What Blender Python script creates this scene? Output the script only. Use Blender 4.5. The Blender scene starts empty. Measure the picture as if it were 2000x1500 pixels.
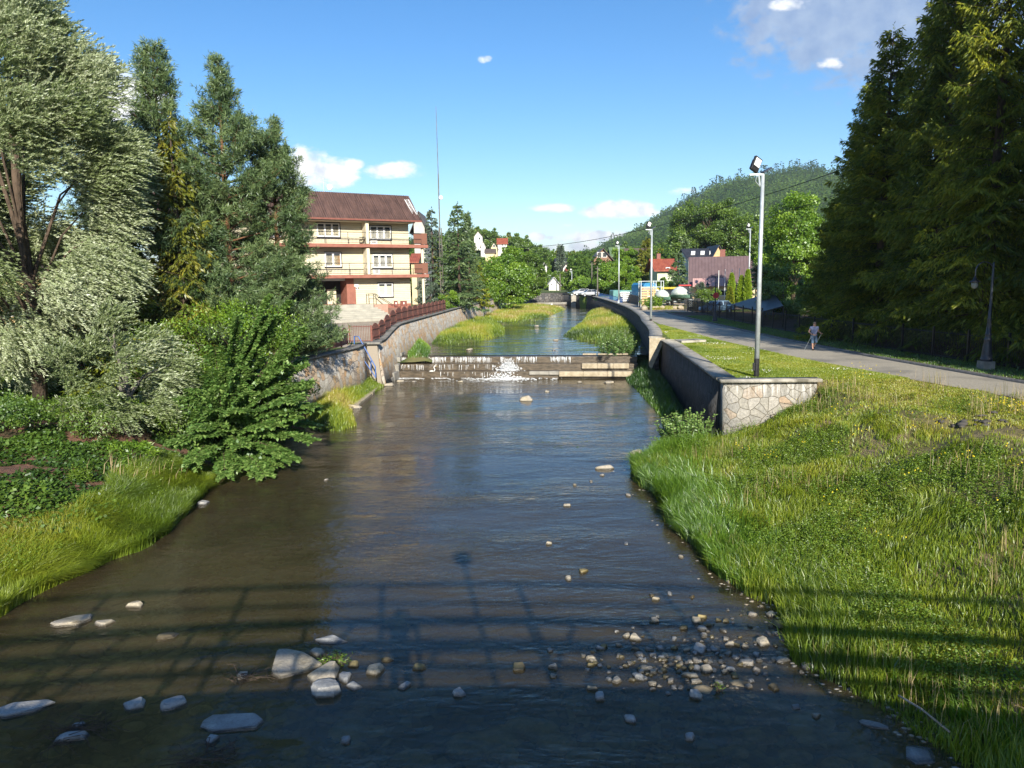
import bpy, math, random
import numpy as np
from mathutils import Vector, Matrix

C = bpy.context.scene
COL = C.collection
rng = np.random.default_rng(11)
random.seed(4)

# ------------------------------------------------------------------ camera, sky, sun, exposure
FPX, CAM_H = 1388.0, 7.3
_t, _r = math.radians(8.12), math.radians(0.9)
_f = np.array([0, math.cos(_t), -math.sin(_t)])
_u0 = np.array([0, math.sin(_t), math.cos(_t)])
_r0 = np.array([1., 0, 0])
_R = math.cos(_r)*_r0 - math.sin(_r)*_u0
_U = math.sin(_r)*_r0 + math.cos(_r)*_u0
cam_d = bpy.data.cameras.new("camera")
cam = bpy.data.objects.new("camera", cam_d)
COL.objects.link(cam)
mw = Matrix.Identity(4)
for i in range(3):
    mw[i][0] = _R[i]; mw[i][1] = _U[i]; mw[i][2] = -_f[i]
mw[2][3] = CAM_H
cam.matrix_world = mw
cam_d.sensor_width = 36; cam_d.lens = 36*FPX/2000
cam_d.clip_start = 0.05; cam_d.clip_end = 20000
C.camera = cam

# directions and places read off the photograph (2000 x 1500), all turned into metres
def ray(px, py): return _f*FPX + (px-1000)*_R + (750-py)*_U
def P(px, py, z=0., s=0., y0=0.):
    d = ray(px, py); t = (z - s*y0 - CAM_H)/(d[2]-s*d[1])
    return d*t + np.array([0, 0, CAM_H])
def D(px, py, Y):
    d = ray(px, py); return d*(Y/d[1]) + np.array([0, 0, CAM_H])
def PL(px, py, pt, n):
    d = ray(px, py); o = np.array([0, 0, CAM_H]); n = np.array(n, float)
    return o + d*(np.dot(np.array(pt)-o, n)/np.dot(d, n))
def azel(px, py):
    d = ray(px, py); return math.atan2(d[0], d[1]), math.atan2(d[2], math.hypot(d[0], d[1]))

_sd = ray(785, 1172); _sd = -_sd/np.linalg.norm(_sd)       # towards the sun
SUN_EL = math.asin(_sd[2]); SUN_AZ = math.atan2(_sd[0], _sd[1])
sl = bpy.data.lights.new("sun", 'SUN'); so = bpy.data.objects.new("sun", sl); COL.objects.link(so)
sl.energy = 5.0; sl.angle = math.radians(0.53); sl.color = (1.0, 0.93, 0.80)
so.rotation_euler = Vector(_sd.tolist()).to_track_quat('Z', 'Y').to_euler()
so.location = (10, -40, 40)

C.view_settings.view_transform = 'Standard'; C.view_settings.look = 'None'
C.view_settings.gamma = 1.0; C.view_settings.exposure = 0.85
C.render.engine = 'CYCLES'
cy = C.cycles
cy.max_bounces = 7; cy.diffuse_bounces = 2; cy.glossy_bounces = 3; cy.transmission_bounces = 3
cy.transparent_max_bounces = 10; cy.use_denoising = True
cy.caustics_reflective = False; cy.caustics_refractive = False

class NT:
    """small node-tree helper"""
    def __init__(s, tree): s.t = tree; s.n = tree.nodes; s.l = tree.links
    def add(s, typ, props=None, **ins):
        nd = s.n.new(typ)
        for k, v in (props or {}).items(): setattr(nd, k, v)
        for k, v in ins.items():
            key = int(k[1:]) if k[0] == 'i' and k[1:].isdigit() else k.replace('_', ' ')
            if isinstance(v, tuple) and len(v) == 2 and hasattr(v[0], 'outputs'):
                s.l.new(v[0].outputs[v[1]], nd.inputs[key])
            elif hasattr(v, 'outputs'): s.l.new(v.outputs[0], nd.inputs[key])
            else: nd.inputs[key].default_value = v
        return nd
    def math(s, op, a, b=0., c=None, clamp=False):
        kw = {'i0': a, 'i1': b}
        if c is not None: kw['i2'] = c
        return s.add('ShaderNodeMath', {'operation': op, 'use_clamp': clamp}, **kw)
    def ramp(s, fac, stops, interp='LINEAR'):
        r = s.n.new('ShaderNodeValToRGB'); cr = r.color_ramp; cr.interpolation = interp
        while len(cr.elements) < len(stops): cr.elements.new(0.5)
        for e, (p, c) in zip(cr.elements, stops):
            e.position = p; e.color = (*c, 1) if len(c) == 3 else c
        s.l.new(fac.outputs[0] if hasattr(fac, 'outputs') else fac[0].outputs[fac[1]], r.inputs[0])
        return r
    def mix(s, fac, a, b, blend='MIX'):
        m = s.n.new('ShaderNodeMix'); m.data_type = 'RGBA'; m.blend_type = blend
        for idx, v in ((0, fac), (6, a), (7, b)):
            if isinstance(v, tuple) and len(v) == 2 and hasattr(v[0], 'outputs'): s.l.new(v[0].outputs[v[1]], m.inputs[idx])
            elif hasattr(v, 'outputs'):
                o = v.outputs[2] if v.bl_idname == 'ShaderNodeMix' else v.outputs[0]
                s.l.new(o, m.inputs[idx])
            else: m.inputs[idx].default_value = (*v, 1) if isinstance(v, (tuple, list)) and len(v) == 3 else v
        return m

def C2(m): return (m, 2)

# world: physical sky plus clouds laid on the sphere of directions
w = bpy.data.worlds.new("World"); C.world = w; w.use_nodes = True
t = NT(w.node_tree); t.n.clear()
sky = t.add('ShaderNodeTexSky', {'sky_type': 'NISHITA', 'sun_disc': False, 'sun_elevation': SUN_EL,
            'sun_rotation': SUN_AZ, 'air_density': 1.0, 'dust_density': 0.35, 'ozone_density': 2.2, 'altitude': 300})
hs = t.add('ShaderNodeHueSaturation', Saturation=1.32, Value=1.0, Hue=.504, Color=sky)
tc = t.add('ShaderNodeTexCoord')
sx = t.add('ShaderNodeSeparateXYZ', i0=(tc, 0))
az = t.math('ARCTAN2', (sx, 0), (sx, 1)); el = t.math('ARCSINE', (sx, 2))
uv = t.add('ShaderNodeCombineXYZ', i0=az, i1=el)
def cloud_mask(lst):
    cur = None
    for (px, py, hw, hh, k) in lst:
        a, e = azel(px, py); sc = 1/FPX
        v = t.add('ShaderNodeVectorMath', {'operation': 'SUBTRACT'}, i0=uv, i1=(a, e, 0))
        v = t.add('ShaderNodeVectorMath', {'operation': 'DIVIDE'}, i0=v, i1=(hw*sc*1.25, hh*sc*1.25, 1))
        v = t.add('ShaderNodeVectorMath', {'operation': 'DOT_PRODUCT'}, i0=v, i1=v)
        m = t.math('SUBTRACT', k, (v, 'Value'))
        cur = m if cur is None else t.math('MAXIMUM', cur, m)
    return t.math('MAXIMUM', cur, -2.0)
ns = t.add('ShaderNodeTexNoise', Vector=t.add('ShaderNodeVectorMath', {'operation': 'MULTIPLY'}, i0=uv, i1=(1, 1.7, 1)),
           Scale=30.0, Detail=9.0, Roughness=0.62)
nb = t.math('MULTIPLY', t.math('SUBTRACT', (ns, 0), 0.5), 3.6)
white = cloud_mask([(625, 336, 58, 24, .8), (600, 322, 40, 26, .7), (690, 322, 20, 9, .7), (765, 333, 44, 12, .9), (235, 188, 60, 36, .8),
                    (948, 116, 12, 6, .5), (1078, 407, 36, 7, .7), (1205, 410, 48, 12, 1.), (1240, 415, 42, 8, .8),
                    (1160, 463, 66, 10, .9), (1110, 440, 20, 4, .2), (1045, 463, 16, 8, .8), (1150, 482, 80, 9, .8),
                    (1540, 8, 30, 10, .3), (1330, 375, 34, 7, .2), (1622, 124, 22, 9, .3)])
grey = cloud_mask([(1690, 0, 160, 80, 1.1), (1700, 75, 90, 60, .8), (1790, 20, 150, 90, 1.), (1628, 122, 40, 20, .6)])
wm = t.add('ShaderNodeMapRange', {'interpolation_type': 'SMOOTHSTEP'}, i0=t.math('ADD', white, nb), i1=-0.55, i2=.75)
gm = t.add('ShaderNodeMapRange', {'interpolation_type': 'SMOOTHSTEP'}, i0=t.math('ADD', grey, t.math('MULTIPLY', nb, 1.0)), i1=-.45, i2=.6)
gm = t.math('MULTIPLY', gm, .8)
SKYC = 4.9
n2 = t.add('ShaderNodeTexNoise', Vector=t.add('ShaderNodeVectorMath', {'operation': 'ADD'}, i0=uv, i1=(.004, .012, 0)), Scale=42.0, Detail=5.0)
wcol = t.ramp((n2, 0), [(.32, (SKYC*1.0, SKYC*1.08, SKYC*1.2)), (.55, (SKYC*1.6, SKYC*1.6, SKYC*1.58))])
gcol = t.ramp((n2, 0), [(.3, (SKYC*.40, SKYC*.53, SKYC*.80)), (.7, (SKYC*.62, SKYC*.74, SKYC*.94))])
c1 = t.mix(gm, hs, gcol); c2 = t.mix(wm, C2(c1), wcol)
bg = t.add('ShaderNodeBackground', Color=C2(c2), Strength=0.099)
t.add('ShaderNodeOutputWorld', Surface=bg)

# ------------------------------------------------------------------ helpers
def hashn(i, j, k=0):
    n = (i*374761393 + j*668265263 + k*1274126177).astype(np.int64) & 0x7fffffff
    n = ((n ^ (n >> 13))*1274126177) & 0x7fffffff
    return ((n ^ (n >> 16)) & 0xffff)/65535.0
def vnoise(x, y, k=0):
    x = np.asarray(x, float); y = np.asarray(y, float)
    xi = np.floor(x).astype(np.int64); yi = np.floor(y).astype(np.int64)
    u = x-xi; v = y-yi; u = u*u*(3-2*u); v = v*v*(3-2*v)
    return (hashn(xi, yi, k)*(1-u)+hashn(xi+1, yi, k)*u)*(1-v)+(hashn(xi, yi+1, k)*(1-u)+hashn(xi+1, yi+1, k)*u)*v
def fbm(x, y, o=4, k=0):
    s = 0; a = .5
    for i in range(o): s = s+a*vnoise(np.asarray(x)*2**i, np.asarray(y)*2**i, k+i*7); a *= .5
    return s
def nrm(v): return v/np.maximum(np.linalg.norm(v, axis=-1, keepdims=True), 1e-9)

def link(o, parent=None):
    COL.objects.link(o)
    if parent is not None: o.parent = parent
    return o
def tag(o, label=None, cat=None, group=None, kind=None):
    if label: o['label'] = label
    if cat: o['category'] = cat
    if group: o['group'] = group
    if kind: o['kind'] = kind
    return o
def thing(name, label, cat, loc=(0, 0, 0), rotz=0, group=None):
    o = bpy.data.objects.new(name, None); COL.objects.link(o)
    o.empty_display_size = .2
    o.location = [float(v) for v in loc]; o.rotation_euler = (0, 0, rotz)
    return tag(o, label, cat, group)
def np_obj(name, V, F, mat=None, parent=None, rnd=None, smooth=False, uv=None, world=False):
    """V (n,3); F = list of int arrays (m,k)"""
    V = np.asarray(V, float)
    if world and parent is not None:
        V = V-np.array(parent.location)
        a = -parent.rotation_euler.z
        if a:
            c, s = math.cos(a), math.sin(a)
            V = np.stack([V[:, 0]*c-V[:, 1]*s, V[:, 0]*s+V[:, 1]*c, V[:, 2]], 1)
    if not isinstance(F, (list, tuple)): F = [F]
    F = [np.asarray(f, np.int32) for f in F if len(f)]
    me = bpy.data.meshes.new(name)
    me.vertices.add(len(V)); me.vertices.foreach_set('co', V.astype(np.float32).ravel())
    loops = np.concatenate([f.ravel() for f in F]); tot = np.concatenate([np.full(len(f), f.shape[1], np.int32) for f in F])
    st = np.concatenate([[0], np.cumsum(tot)[:-1]]).astype(np.int32)
    me.loops.add(len(loops)); me.loops.foreach_set('vertex_index', loops)
    me.polygons.add(len(tot)); me.polygons.foreach_set('loop_start', st)
    if smooth: me.polygons.foreach_set('use_smooth', np.ones(len(tot), bool))
    if rnd is not None:
        at = me.attributes.new('rnd', 'FLOAT', 'POINT'); at.data.foreach_set('value', np.asarray(rnd, np.float32))
    if uv is not None:
        ul = me.uv_layers.new(name='UVMap'); ul.data.foreach_set('uv', np.asarray(uv, np.float32)[loops].ravel())
    me.update(calc_edges=True)
    if mat: me.materials.append(mat)
    return link(bpy.data.objects.new(name, me), parent)

class MB:
    """collects simple solids into ONE mesh"""
    def __init__(s): s.v = []; s.f = []; s.uv = []
    def add(s, vs, fs):
        b = len(s.v); s.v += [tuple(map(float, v)) for v in vs]; s.f += [tuple(b+i for i in f) for f in fs]; return s
    def box(s, c, d, rz=0, bev=0):
        x, y, z = [q/2 for q in d]; vs = []
        cs, sn = math.cos(rz), math.sin(rz)
        for sz in (-1, 1):
            for sx_, sy in ((-1, -1), (1, -1), (1, 1), (-1, 1)):
                a, b = sx_*x, sy*y
                vs.append((c[0]+a*cs-b*sn, c[1]+a*sn+b*cs, c[2]+sz*z))
        return s.add(vs, [(3, 2, 1, 0), (4, 5, 6, 7), (0, 1, 5, 4), (1, 2, 6, 5), (2, 3, 7, 6), (3, 0, 4, 7)])
    def obox(s, o, ax, ay, az):
        """box from corner o and three edge vectors"""
        o, ax, ay, az = map(np.array, (o, ax, ay, az))
        vs = [o, o+ax, o+ax+ay, o+ay, o+az, o+ax+az, o+ax+ay+az, o+ay+az]
        return s.add(vs, [(3, 2, 1, 0), (4, 5, 6, 7), (0, 1, 5, 4), (1, 2, 6, 5), (2, 3, 7, 6), (3, 0, 4, 7)])
    def tube(s, pts, rad, n=8, cap=True):
        pts = [np.array(p, float) for p in pts]
        if not hasattr(rad, '__len__'): rad = [rad]*len(pts)
        b = len(s.v); prev = None
        for i, p in enumerate(pts):
            d = pts[min(i+1, len(pts)-1)]-pts[max(i-1, 0)]; d = d/(np.linalg.norm(d)+1e-9)
            if prev is None:
                a = np.array([0, 0, 1.]) if abs(d[2]) < .9 else np.array([1., 0, 0]); prev = np.cross(d, a)
            u = prev-d*np.dot(prev, d); u /= np.linalg.norm(u)+1e-9; v = np.cross(d, u); prev = u
            for k in range(n):
                a = 2*math.pi*k/n; s.v.append(tuple(p+rad[i]*(math.cos(a)*u+math.sin(a)*v)))
        for i in range(len(pts)-1):
            for k in range(n):
                k2 = (k+1) % n; s.f.append((b+i*n+k, b+i*n+k2, b+(i+1)*n+k2, b+(i+1)*n+k))
        if cap:
            s.f.append(tuple(b+k for k in range(n))[::-1]); e = b+(len(pts)-1)*n; s.f.append(tuple(e+k for k in range(n)))
        return s
    def lathe(s, prof, c=(0, 0, 0), n=16):
        b = len(s.v)
        for r, z in prof:
            for k in range(n):
                a = 2*math.pi*k/n; s.v.append((c[0]+r*math.cos(a), c[1]+r*math.sin(a), c[2]+z))
        for i in range(len(prof)-1):
            for k in range(n):
                k2 = (k+1) % n; s.f.append((b+i*n+k, b+i*n+k2, b+(i+1)*n+k2, b+(i+1)*n+k))
        s.f.append(tuple(b+k for k in range(n))[::-1]); e = b+(len(prof)-1)*n; s.f.append(tuple(e+k for k in range(n)))
        return s
    def ell(s, c, r, nu=14, nv=9, fn=None):
        b = len(s.v)
        for i in range(nv+1):
            th = math.pi*i/nv
            for k in range(nu):
                a = 2*math.pi*k/nu; p = [math.sin(th)*math.cos(a), math.sin(th)*math.sin(a), math.cos(th)]
                if fn: p = fn(p)
                s.v.append((c[0]+r[0]*p[0], c[1]+r[1]*p[1], c[2]+r[2]*p[2]))
        for i in range(nv):
            for k in range(nu):
                k2 = (k+1) % nu; s.f.append((b+i*nu+k, b+(i+1)*nu+k, b+(i+1)*nu+k2, b+i*nu+k2))
        return s
    def prism(s, poly, o, ax, ay, ext):
        """2-D polygon in plane (ax, ay) at o, extruded by vector ext"""
        o, ax, ay, ext = map(lambda q: np.array(q, float), (o, ax, ay, ext)); n = len(poly)
        vs = [o+ax*p[0]+ay*p[1] for p in poly]+[o+ax*p[0]+ay*p[1]+ext for p in poly]
        fs = [tuple(range(n))[::-1], tuple(range(n, 2*n))]+[(i, (i+1) % n, n+(i+1) % n, n+i) for i in range(n)]
        return s.add(vs, fs)
    def build(s, name, mat, parent=None, world=False, smooth=False, label=None, bevel=0, loc=None):
        V = np.array(s.v, float).reshape(-1, 3)
        if world and parent is not None:
            V = V-np.array(parent.location); a = -parent.rotation_euler.z
            if a:
                c, sn = math.cos(a), math.sin(a); V = np.stack([V[:, 0]*c-V[:, 1]*sn, V[:, 0]*sn+V[:, 1]*c, V[:, 2]], 1)
        elif parent is None and loc is None:
            loc = (V[:, 0].mean(), V[:, 1].mean(), V[:, 2].min()); V = V-np.array(loc)
        me = bpy.data.meshes.new(name); me.from_pydata(V.tolist(), [], s.f); me.update()
        if smooth: me.polygons.foreach_set('use_smooth', [True]*len(me.polygons))
        if mat: me.materials.append(mat)
        o = link(bpy.data.objects.new(name, me), parent)
        if parent is None: o.location = loc
        if bevel:
            b = o.modifiers.new('bevel', 'BEVEL'); b.width = bevel; b.segments = 1; b.limit_method = 'ANGLE'
        if label: o['label'] = label
        return o

def copy_tree(o, parent=None):
    c = o.copy(); COL.objects.link(c); c.parent = parent
    for ch in list(o.children): copy_tree(ch, c)
    return c

# ------------------------------------------------------------------ materials
def new_mat(name):
    m = bpy.data.materials.new(name); m.use_nodes = True; k = NT(m.node_tree); k.n.clear()
    return m, k
def pmat(name, c1, c2=None, scale=3., rough=.7, bump=0., bscale=None, metal=0., coord='Object', stretch=(1, 1, 1), lo=.35, hi=.65, spec=.4, c3=None, scale3=.4):
    m, k = new_mat(name); tcn = k.add('ShaderNodeTexCoord')
    co = k.add('ShaderNodeVectorMath', {'operation': 'MULTIPLY'}, i0=(tcn, coord), i1=stretch)
    pb = k.add('ShaderNodeBsdfPrincipled', Roughness=rough, Metallic=metal)
    pb.inputs['Specular IOR Level'].default_value = spec
    if c2 is None: c2 = tuple(min(1, q*1.25) for q in c1)
    n = k.add('ShaderNodeTexNoise', Vector=co, Scale=scale, Detail=6., Roughness=.6)
    r = k.ramp(n, [(lo, c1), (hi, c2)])
    out = (r, 0)
    if c3:
        n3 = k.add('ShaderNodeTexNoise', Vector=co, Scale=scale3, Detail=4.)
        f3 = k.add('ShaderNodeMapRange', i0=n3, i1=.5, i2=.68)
        out = C2(k.mix(f3, (r, 0), c3))
    k.l.new(out[0].outputs[out[1]], pb.inputs['Base Color'])
    if bump:
        nb_ = k.add('ShaderNodeTexNoise', Vector=co, Scale=bscale or scale*3, Detail=5.)
        bp = k.add('ShaderNodeBump', Strength=bump, Distance=.05, Height=nb_); k.l.new(bp.outputs[0], pb.inputs['Normal'])
    k.add('ShaderNodeOutputMaterial', Surface=pb)
    return m
def leafmat(name, cols, trans=.3, gloss=.06, rough=.45):
    m, k = new_mat(name)
    at = k.add('ShaderNodeAttribute', {'attribute_name': 'rnd'})
    r = k.ramp((at, 'Fac'), [(i/(len(cols)-1), c) for i, c in enumerate(cols)])
    d = k.add('ShaderNodeBsdfDiffuse', Color=r)
    tr = k.add('ShaderNodeBsdfTranslucent', Color=k.add('ShaderNodeHueSaturation', Hue=.49, Saturation=1.15, Value=1.15, Color=r))
    mx = k.add('ShaderNodeMixShader', i0=trans, i1=d, i2=tr)
    gl = k.add('ShaderNodeBsdfGlossy', Roughness=rough, Color=(.9, .95, 1, 1))
    mx2 = k.add('ShaderNodeMixShader', i0=gloss, i1=mx, i2=gl)
    k.add('ShaderNodeOutputMaterial', Surface=mx2)
    return m
def stone_wall_mat(name, cols, mortar, scale=2.2, edge=.035, streak=None, band=None, sk_=.85):
    """irregular masonry in wall metres (UV)"""
    m, k = new_mat(name); tcn = k.add('ShaderNodeTexCoord')
    wn = k.add('ShaderNodeTexNoise', Vector=(tcn, 'UV'), Scale=1.5, Detail=3.)
    wv = k.add('ShaderNodeVectorMath', {'operation': 'SCALE'}, i0=(wn, 1)); wv.inputs['Scale'].default_value = .22
    co = k.add('ShaderNodeVectorMath', {'operation': 'ADD'}, i0=(tcn, 'UV'), i1=wv)
    vo = k.add('ShaderNodeTexVoronoi', {'voronoi_dimensions': '2D', 'feature': 'DISTANCE_TO_EDGE'}, Vector=co, Scale=scale)
    vc = k.add('ShaderNodeTexVoronoi', {'voronoi_dimensions': '2D'}, Vector=co, Scale=scale)
    sp = k.add('ShaderNodeSeparateColor', i0=(vc, 'Color'))
    sc = k.ramp((sp, 0), [(i/(len(cols)-1), c) for i, c in enumerate(cols)])
    nz = k.add('ShaderNodeTexNoise', Vector=co, Scale=9., Detail=6.)
    sc2 = k.mix(.55, (sc, 0), k.ramp(nz, [(.3, (.35, .35, .35)), (.7, (1, 1, 1))]), 'MULTIPLY')
    me_ = k.add('ShaderNodeMapRange', {'interpolation_type': 'SMOOTHSTEP'}, i0=(vo, 'Distance'), i1=edge*.4, i2=edge)
    cc = k.mix(me_, mortar, C2(sc2))
    last = cc
    if streak:
        sv = k.add('ShaderNodeVectorMath', {'operation': 'MULTIPLY'}, i0=(tcn, 'UV'), i1=(5., .35, 1))
        sn = k.add('ShaderNodeTexNoise', Vector=sv, Scale=1.2, Detail=5.)
        sf = k.add('ShaderNodeMapRange', i0=sn, i1=.46, i2=.66)
        if band is not None:
            su = k.add('ShaderNodeSeparateXYZ', i0=(tcn, 'UV'))
            bf = k.add('ShaderNodeMapRange', i0=(su, 1), i1=band[0], i2=band[1])
            sf = k.math('MULTIPLY', sf, bf)
        last = k.mix(k.math('MULTIPLY', sf, sk_), C2(cc), streak)
    pb = k.add('ShaderNodeBsdfPrincipled', Roughness=.85, Base_Color=C2(last))
    h = k.math('ADD', k.math('MULTIPLY', me_, .8), k.math('MULTIPLY', nz, .5))
    bp = k.add('ShaderNodeBump', Strength=1., Distance=.11, Height=h); k.l.new(bp.outputs[0], pb.inputs['Normal'])
    k.add('ShaderNodeOutputMaterial', Surface=pb)
    return m
def stripes_mat(name, c1, c2, freq, axis='x', rough=.7, coord='Object', noise=None, bump=.3, dirt=None):
    """boards / siding / ribs, along one axis"""
    m, k = new_mat(name); tcn = k.add('ShaderNodeTexCoord')
    s_ = k.add('ShaderNodeSeparateXYZ', i0=(tcn, coord)); ax = {'x': 0, 'y': 1, 'z': 2}[axis]
    fr = k.math('FRACT', k.math('MULTIPLY', (s_, ax), freq))
    g = k.add('ShaderNodeMapRange', i0=k.math('ABSOLUTE', k.math('SUBTRACT', fr, .5)), i1=.40, i2=.48)
    st = [1., 1., 1.]; st[ax] = freq*.5
    for q in range(3):
        if q != ax: st[q] = .5
    n = k.add('ShaderNodeTexNoise', Vector=k.add('ShaderNodeVectorMath', {'operation': 'MULTIPLY'}, i0=(tcn, coord), i1=tuple(st)), Scale=1.6, Detail=5.)
    base = k.ramp(n, [(.32, c1), (.68, c2)])
    out = k.mix(k.math('MULTIPLY', g, .6), (base, 0), tuple(q*.35 for q in c1))
    if dirt:
        n2_ = k.add('ShaderNodeTexNoise', Vector=(tcn, coord), Scale=.6, Detail=6.)
        out = k.mix(k.add('ShaderNodeMapRange', i0=n2_, i1=.52, i2=.72), C2(out), dirt)
    pb = k.add('ShaderNodeBsdfPrincipled', Roughness=rough, Base_Color=C2(out))
    bp = k.add('ShaderNodeBump', Strength=bump, Distance=.03, Height=k.math('SUBTRACT', 1., g)); k.l.new(bp.outputs[0], pb.inputs['Normal'])
    k.add('ShaderNodeOutputMaterial', Surface=pb)
    return m

M = {}
M['concrete'] = pmat('concrete', (.20, .19, .165), (.34, .32, .28), 2.2, .85, .5, 14)
M['coping'] = pmat('coping', (.15, .145, .135), (.26, .25, .225), 3., .85, .5, 20, c3=(.10, .10, .08), scale3=.9)
M['coping_light'] = pmat('coping_light', (.30, .28, .24), (.44, .41, .35), 3., .85, .5, 20, c3=(.15, .14, .11), scale3=1.2)
M['beige_concrete'] = pmat('beige_concrete', (.30, .25, .17), (.48, .41, .30), 3., .9, .6, 12)
M['wet_concrete'] = pmat('wet_concrete', (.04, .03, .018), (.125, .095, .062), 2.4, .35, .6, 12, stretch=(1, 1, 2.5))
M['wall_wing'] = stone_wall_mat('wall_wing', [(.30, .285, .25), (.38, .355, .31), (.27, .26, .235), (.35, .325, .27), (.32, .30, .26), (.38, .28, .19)], (.20, .17, .12), 2.4, .03, streak=(.60, .59, .56), band=(2.2, 2.7))
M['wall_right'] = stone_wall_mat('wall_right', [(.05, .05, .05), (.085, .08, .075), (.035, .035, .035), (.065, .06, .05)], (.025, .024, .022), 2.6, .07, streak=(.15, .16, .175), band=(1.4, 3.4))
M['wall_left'] = stone_wall_mat('wall_left', [(.62, .58, .50), (.72, .67, .58), (.60, .36, .17), (.55, .52, .47), (.66, .45, .24), (.64, .60, .53)], (.40, .34, .27), 2.2, .04, streak=(.74, .71, .64), band=(1.6, 4.4), sk_=.6)
M['wall_old'] = stone_wall_mat('wall_old', [(.13, .125, .12), (.20, .185, .165), (.09, .09, .09)], (.06, .055, .05), 1.3, .09)
M['asphalt'] = pmat('asphalt', (.32, .285, .225), (.43, .385, .305), 9., .9, .3, 60, c3=(.23, .21, .175), scale3=.35)
M['kerb'] = pmat('kerb', (.13, .125, .12), (.2, .19, .18), 5., .9, .3)
M['sand'] = pmat('sand', (.34, .26, .17), (.45, .36, .25), 1.5, .95, .4)
M['soil'] = pmat('soil', (.055, .035, .022), (.13, .08, .05), 3., .95, .8, 9, c3=(.17, .095, .06), scale3=.6)
M['bark'] = pmat('bark', (.045, .032, .022), (.12, .085, .06), 6., .95, 1., 22, stretch=(1, 1, .25))
M['bark_pine'] = pmat('bark_pine', (.10, .055, .03), (.24, .12, .06), 5., .95, 1., 18, stretch=(1, 1, .3))
M['bark_grey'] = pmat('bark_grey', (.08, .075, .065), (.2, .18, .15), 6., .95, 1., 22, stretch=(1, 1, .25))
M['galv'] = pmat('galv', (.42, .46, .48), (.55, .60, .62), 4., .45, .1, metal=.35)
M['black_metal'] = pmat('black_metal', (.012, .012, .013), (.03, .03, .032), 6., .4, .1)
M['iron_blue'] = pmat('iron_blue', (.02, .025, .035), (.04, .048, .065), 6., .35, .2)
M['brown_paint'] = pmat('brown_paint', (.17, .055, .04), (.24, .09, .065), 4., .6, .1)
M['brown_board'] = stripes_mat('brown_board', (.19, .075, .055), (.28, .115, .085), 7., 'x', .65)
M['blue_paint'] = pmat('blue_paint', (.03, .09, .30), (.05, .14, .40), 5., .5)
M['white_paint'] = pmat('white_paint', (.72, .72, .70), (.82, .82, .8), 3., .5)
M['glass'] = pmat('glass', (.02, .025, .03), (.06, .07, .08), 1.5, .08, spec=.8)
M['curtain'] = stripes_mat('curtain', (.30, .31, .30), (.55, .55, .52), 9., 'x', .8)
M['curtain_orange'] = pmat('curtain_orange', (.45, .22, .08), (.5, .28, .12), 4.)
M['siding'] = stripes_mat('siding', (.58, .53, .37), (.67, .62, .46), 5.2, 'z', .75, bump=.5)
M['plaster'] = pmat('plaster', (.60, .54, .40), (.68, .62, .48), 2., .85, .1)
M['roof_brown'] = stripes_mat('roof_brown', (.085, .052, .044), (.16, .095, .078), 4.3, 'x', .5, bump=.8)
M['terracotta'] = pmat('terracotta', (.26, .10, .07), (.33, .135, .095), 2., .75, .1)
M['pink_plaster'] = pmat('pink_plaster', (.38, .22, .165), (.46, .29, .22), 2., .8, .1)
M['steps'] = pmat('steps', (.30, .29, .25), (.42, .40, .34), 1.3, .85, .3)
M['paving'] = pmat('paving', (.33, .28, .21), (.42, .36, .28), 1.2, .9, .3, 30)
M['dark'] = pmat('dark', (.01, .01, .01), (.025, .022, .02), 3., .6)
def wet_stone(name, c1, c2, c3):
    """rock with grain and veins, dark and shiny where the river wets its foot"""
    m, k = new_mat(name); tcn = k.add('ShaderNodeTexCoord'); g = k.add('ShaderNodeNewGeometry'); s_ = k.add('ShaderNodeSeparateXYZ', i0=(g, 'Position'))
    n = k.add('ShaderNodeTexNoise', Vector=(g, 'Position'), Scale=5., Detail=7., Roughness=.65); n2_ = k.add('ShaderNodeTexNoise', Vector=(g, 'Position'), Scale=1.7, Detail=4.); n3_ = k.add('ShaderNodeTexNoise', Vector=(g, 'Position'), Scale=26., Detail=5.)
    b = k.mix(k.add('ShaderNodeMapRange', i0=n2_, i1=.45, i2=.62), (k.ramp(n, [(.32, c1), (.66, c2)]), 0), c3)
    b = k.mix(.5, C2(b), (k.ramp(n3_, [(.35, (.55, .55, .55)), (.6, (1., 1., 1.))]), 0), 'MULTIPLY')
    zz = k.math('SUBTRACT', (s_, 2), k.math('MULTIPLY', n2_, .05)); zf_ = k.math('MULTIPLY', k.math('FLOOR', (s_, 2)), 1.5)
    wet = k.add('ShaderNodeMapRange', i0=k.math('SUBTRACT', zz, zf_), i1=.0, i2=.035, i3=.30, i4=1.)
    b = k.mix(1., C2(b), k.add('ShaderNodeCombineColor', i0=wet, i1=wet, i2=wet), 'MULTIPLY')
    pb = k.add('ShaderNodeBsdfPrincipled', Base_Color=C2(b), Roughness=k.add('ShaderNodeMapRange', i0=wet, i1=.3, i2=1., i3=.25, i4=.85))
    bp = k.add('ShaderNodeBump', Strength=.9, Distance=.03, Height=k.math('ADD', n, k.math('MULTIPLY', n3_, .5))); k.l.new(bp.outputs[0], pb.inputs['Normal']); k.add('ShaderNodeOutputMaterial', Surface=pb)
    return m
M['river_stone'] = pmat('river_stone', (.24, .21, .165), (.46, .41, .33), 4.5, .8, .9, 16, c3=(.30, .24, .16), scale3=1.2)
M['grey_stone'] = pmat('grey_stone', (.26, .26, .255), (.48, .475, .455), 6., .8, .9, 18)
M['moss_stone'] = pmat('moss_stone', (.12, .11, .04), (.32, .26, .10), 6., .8, .9, 18)
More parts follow.
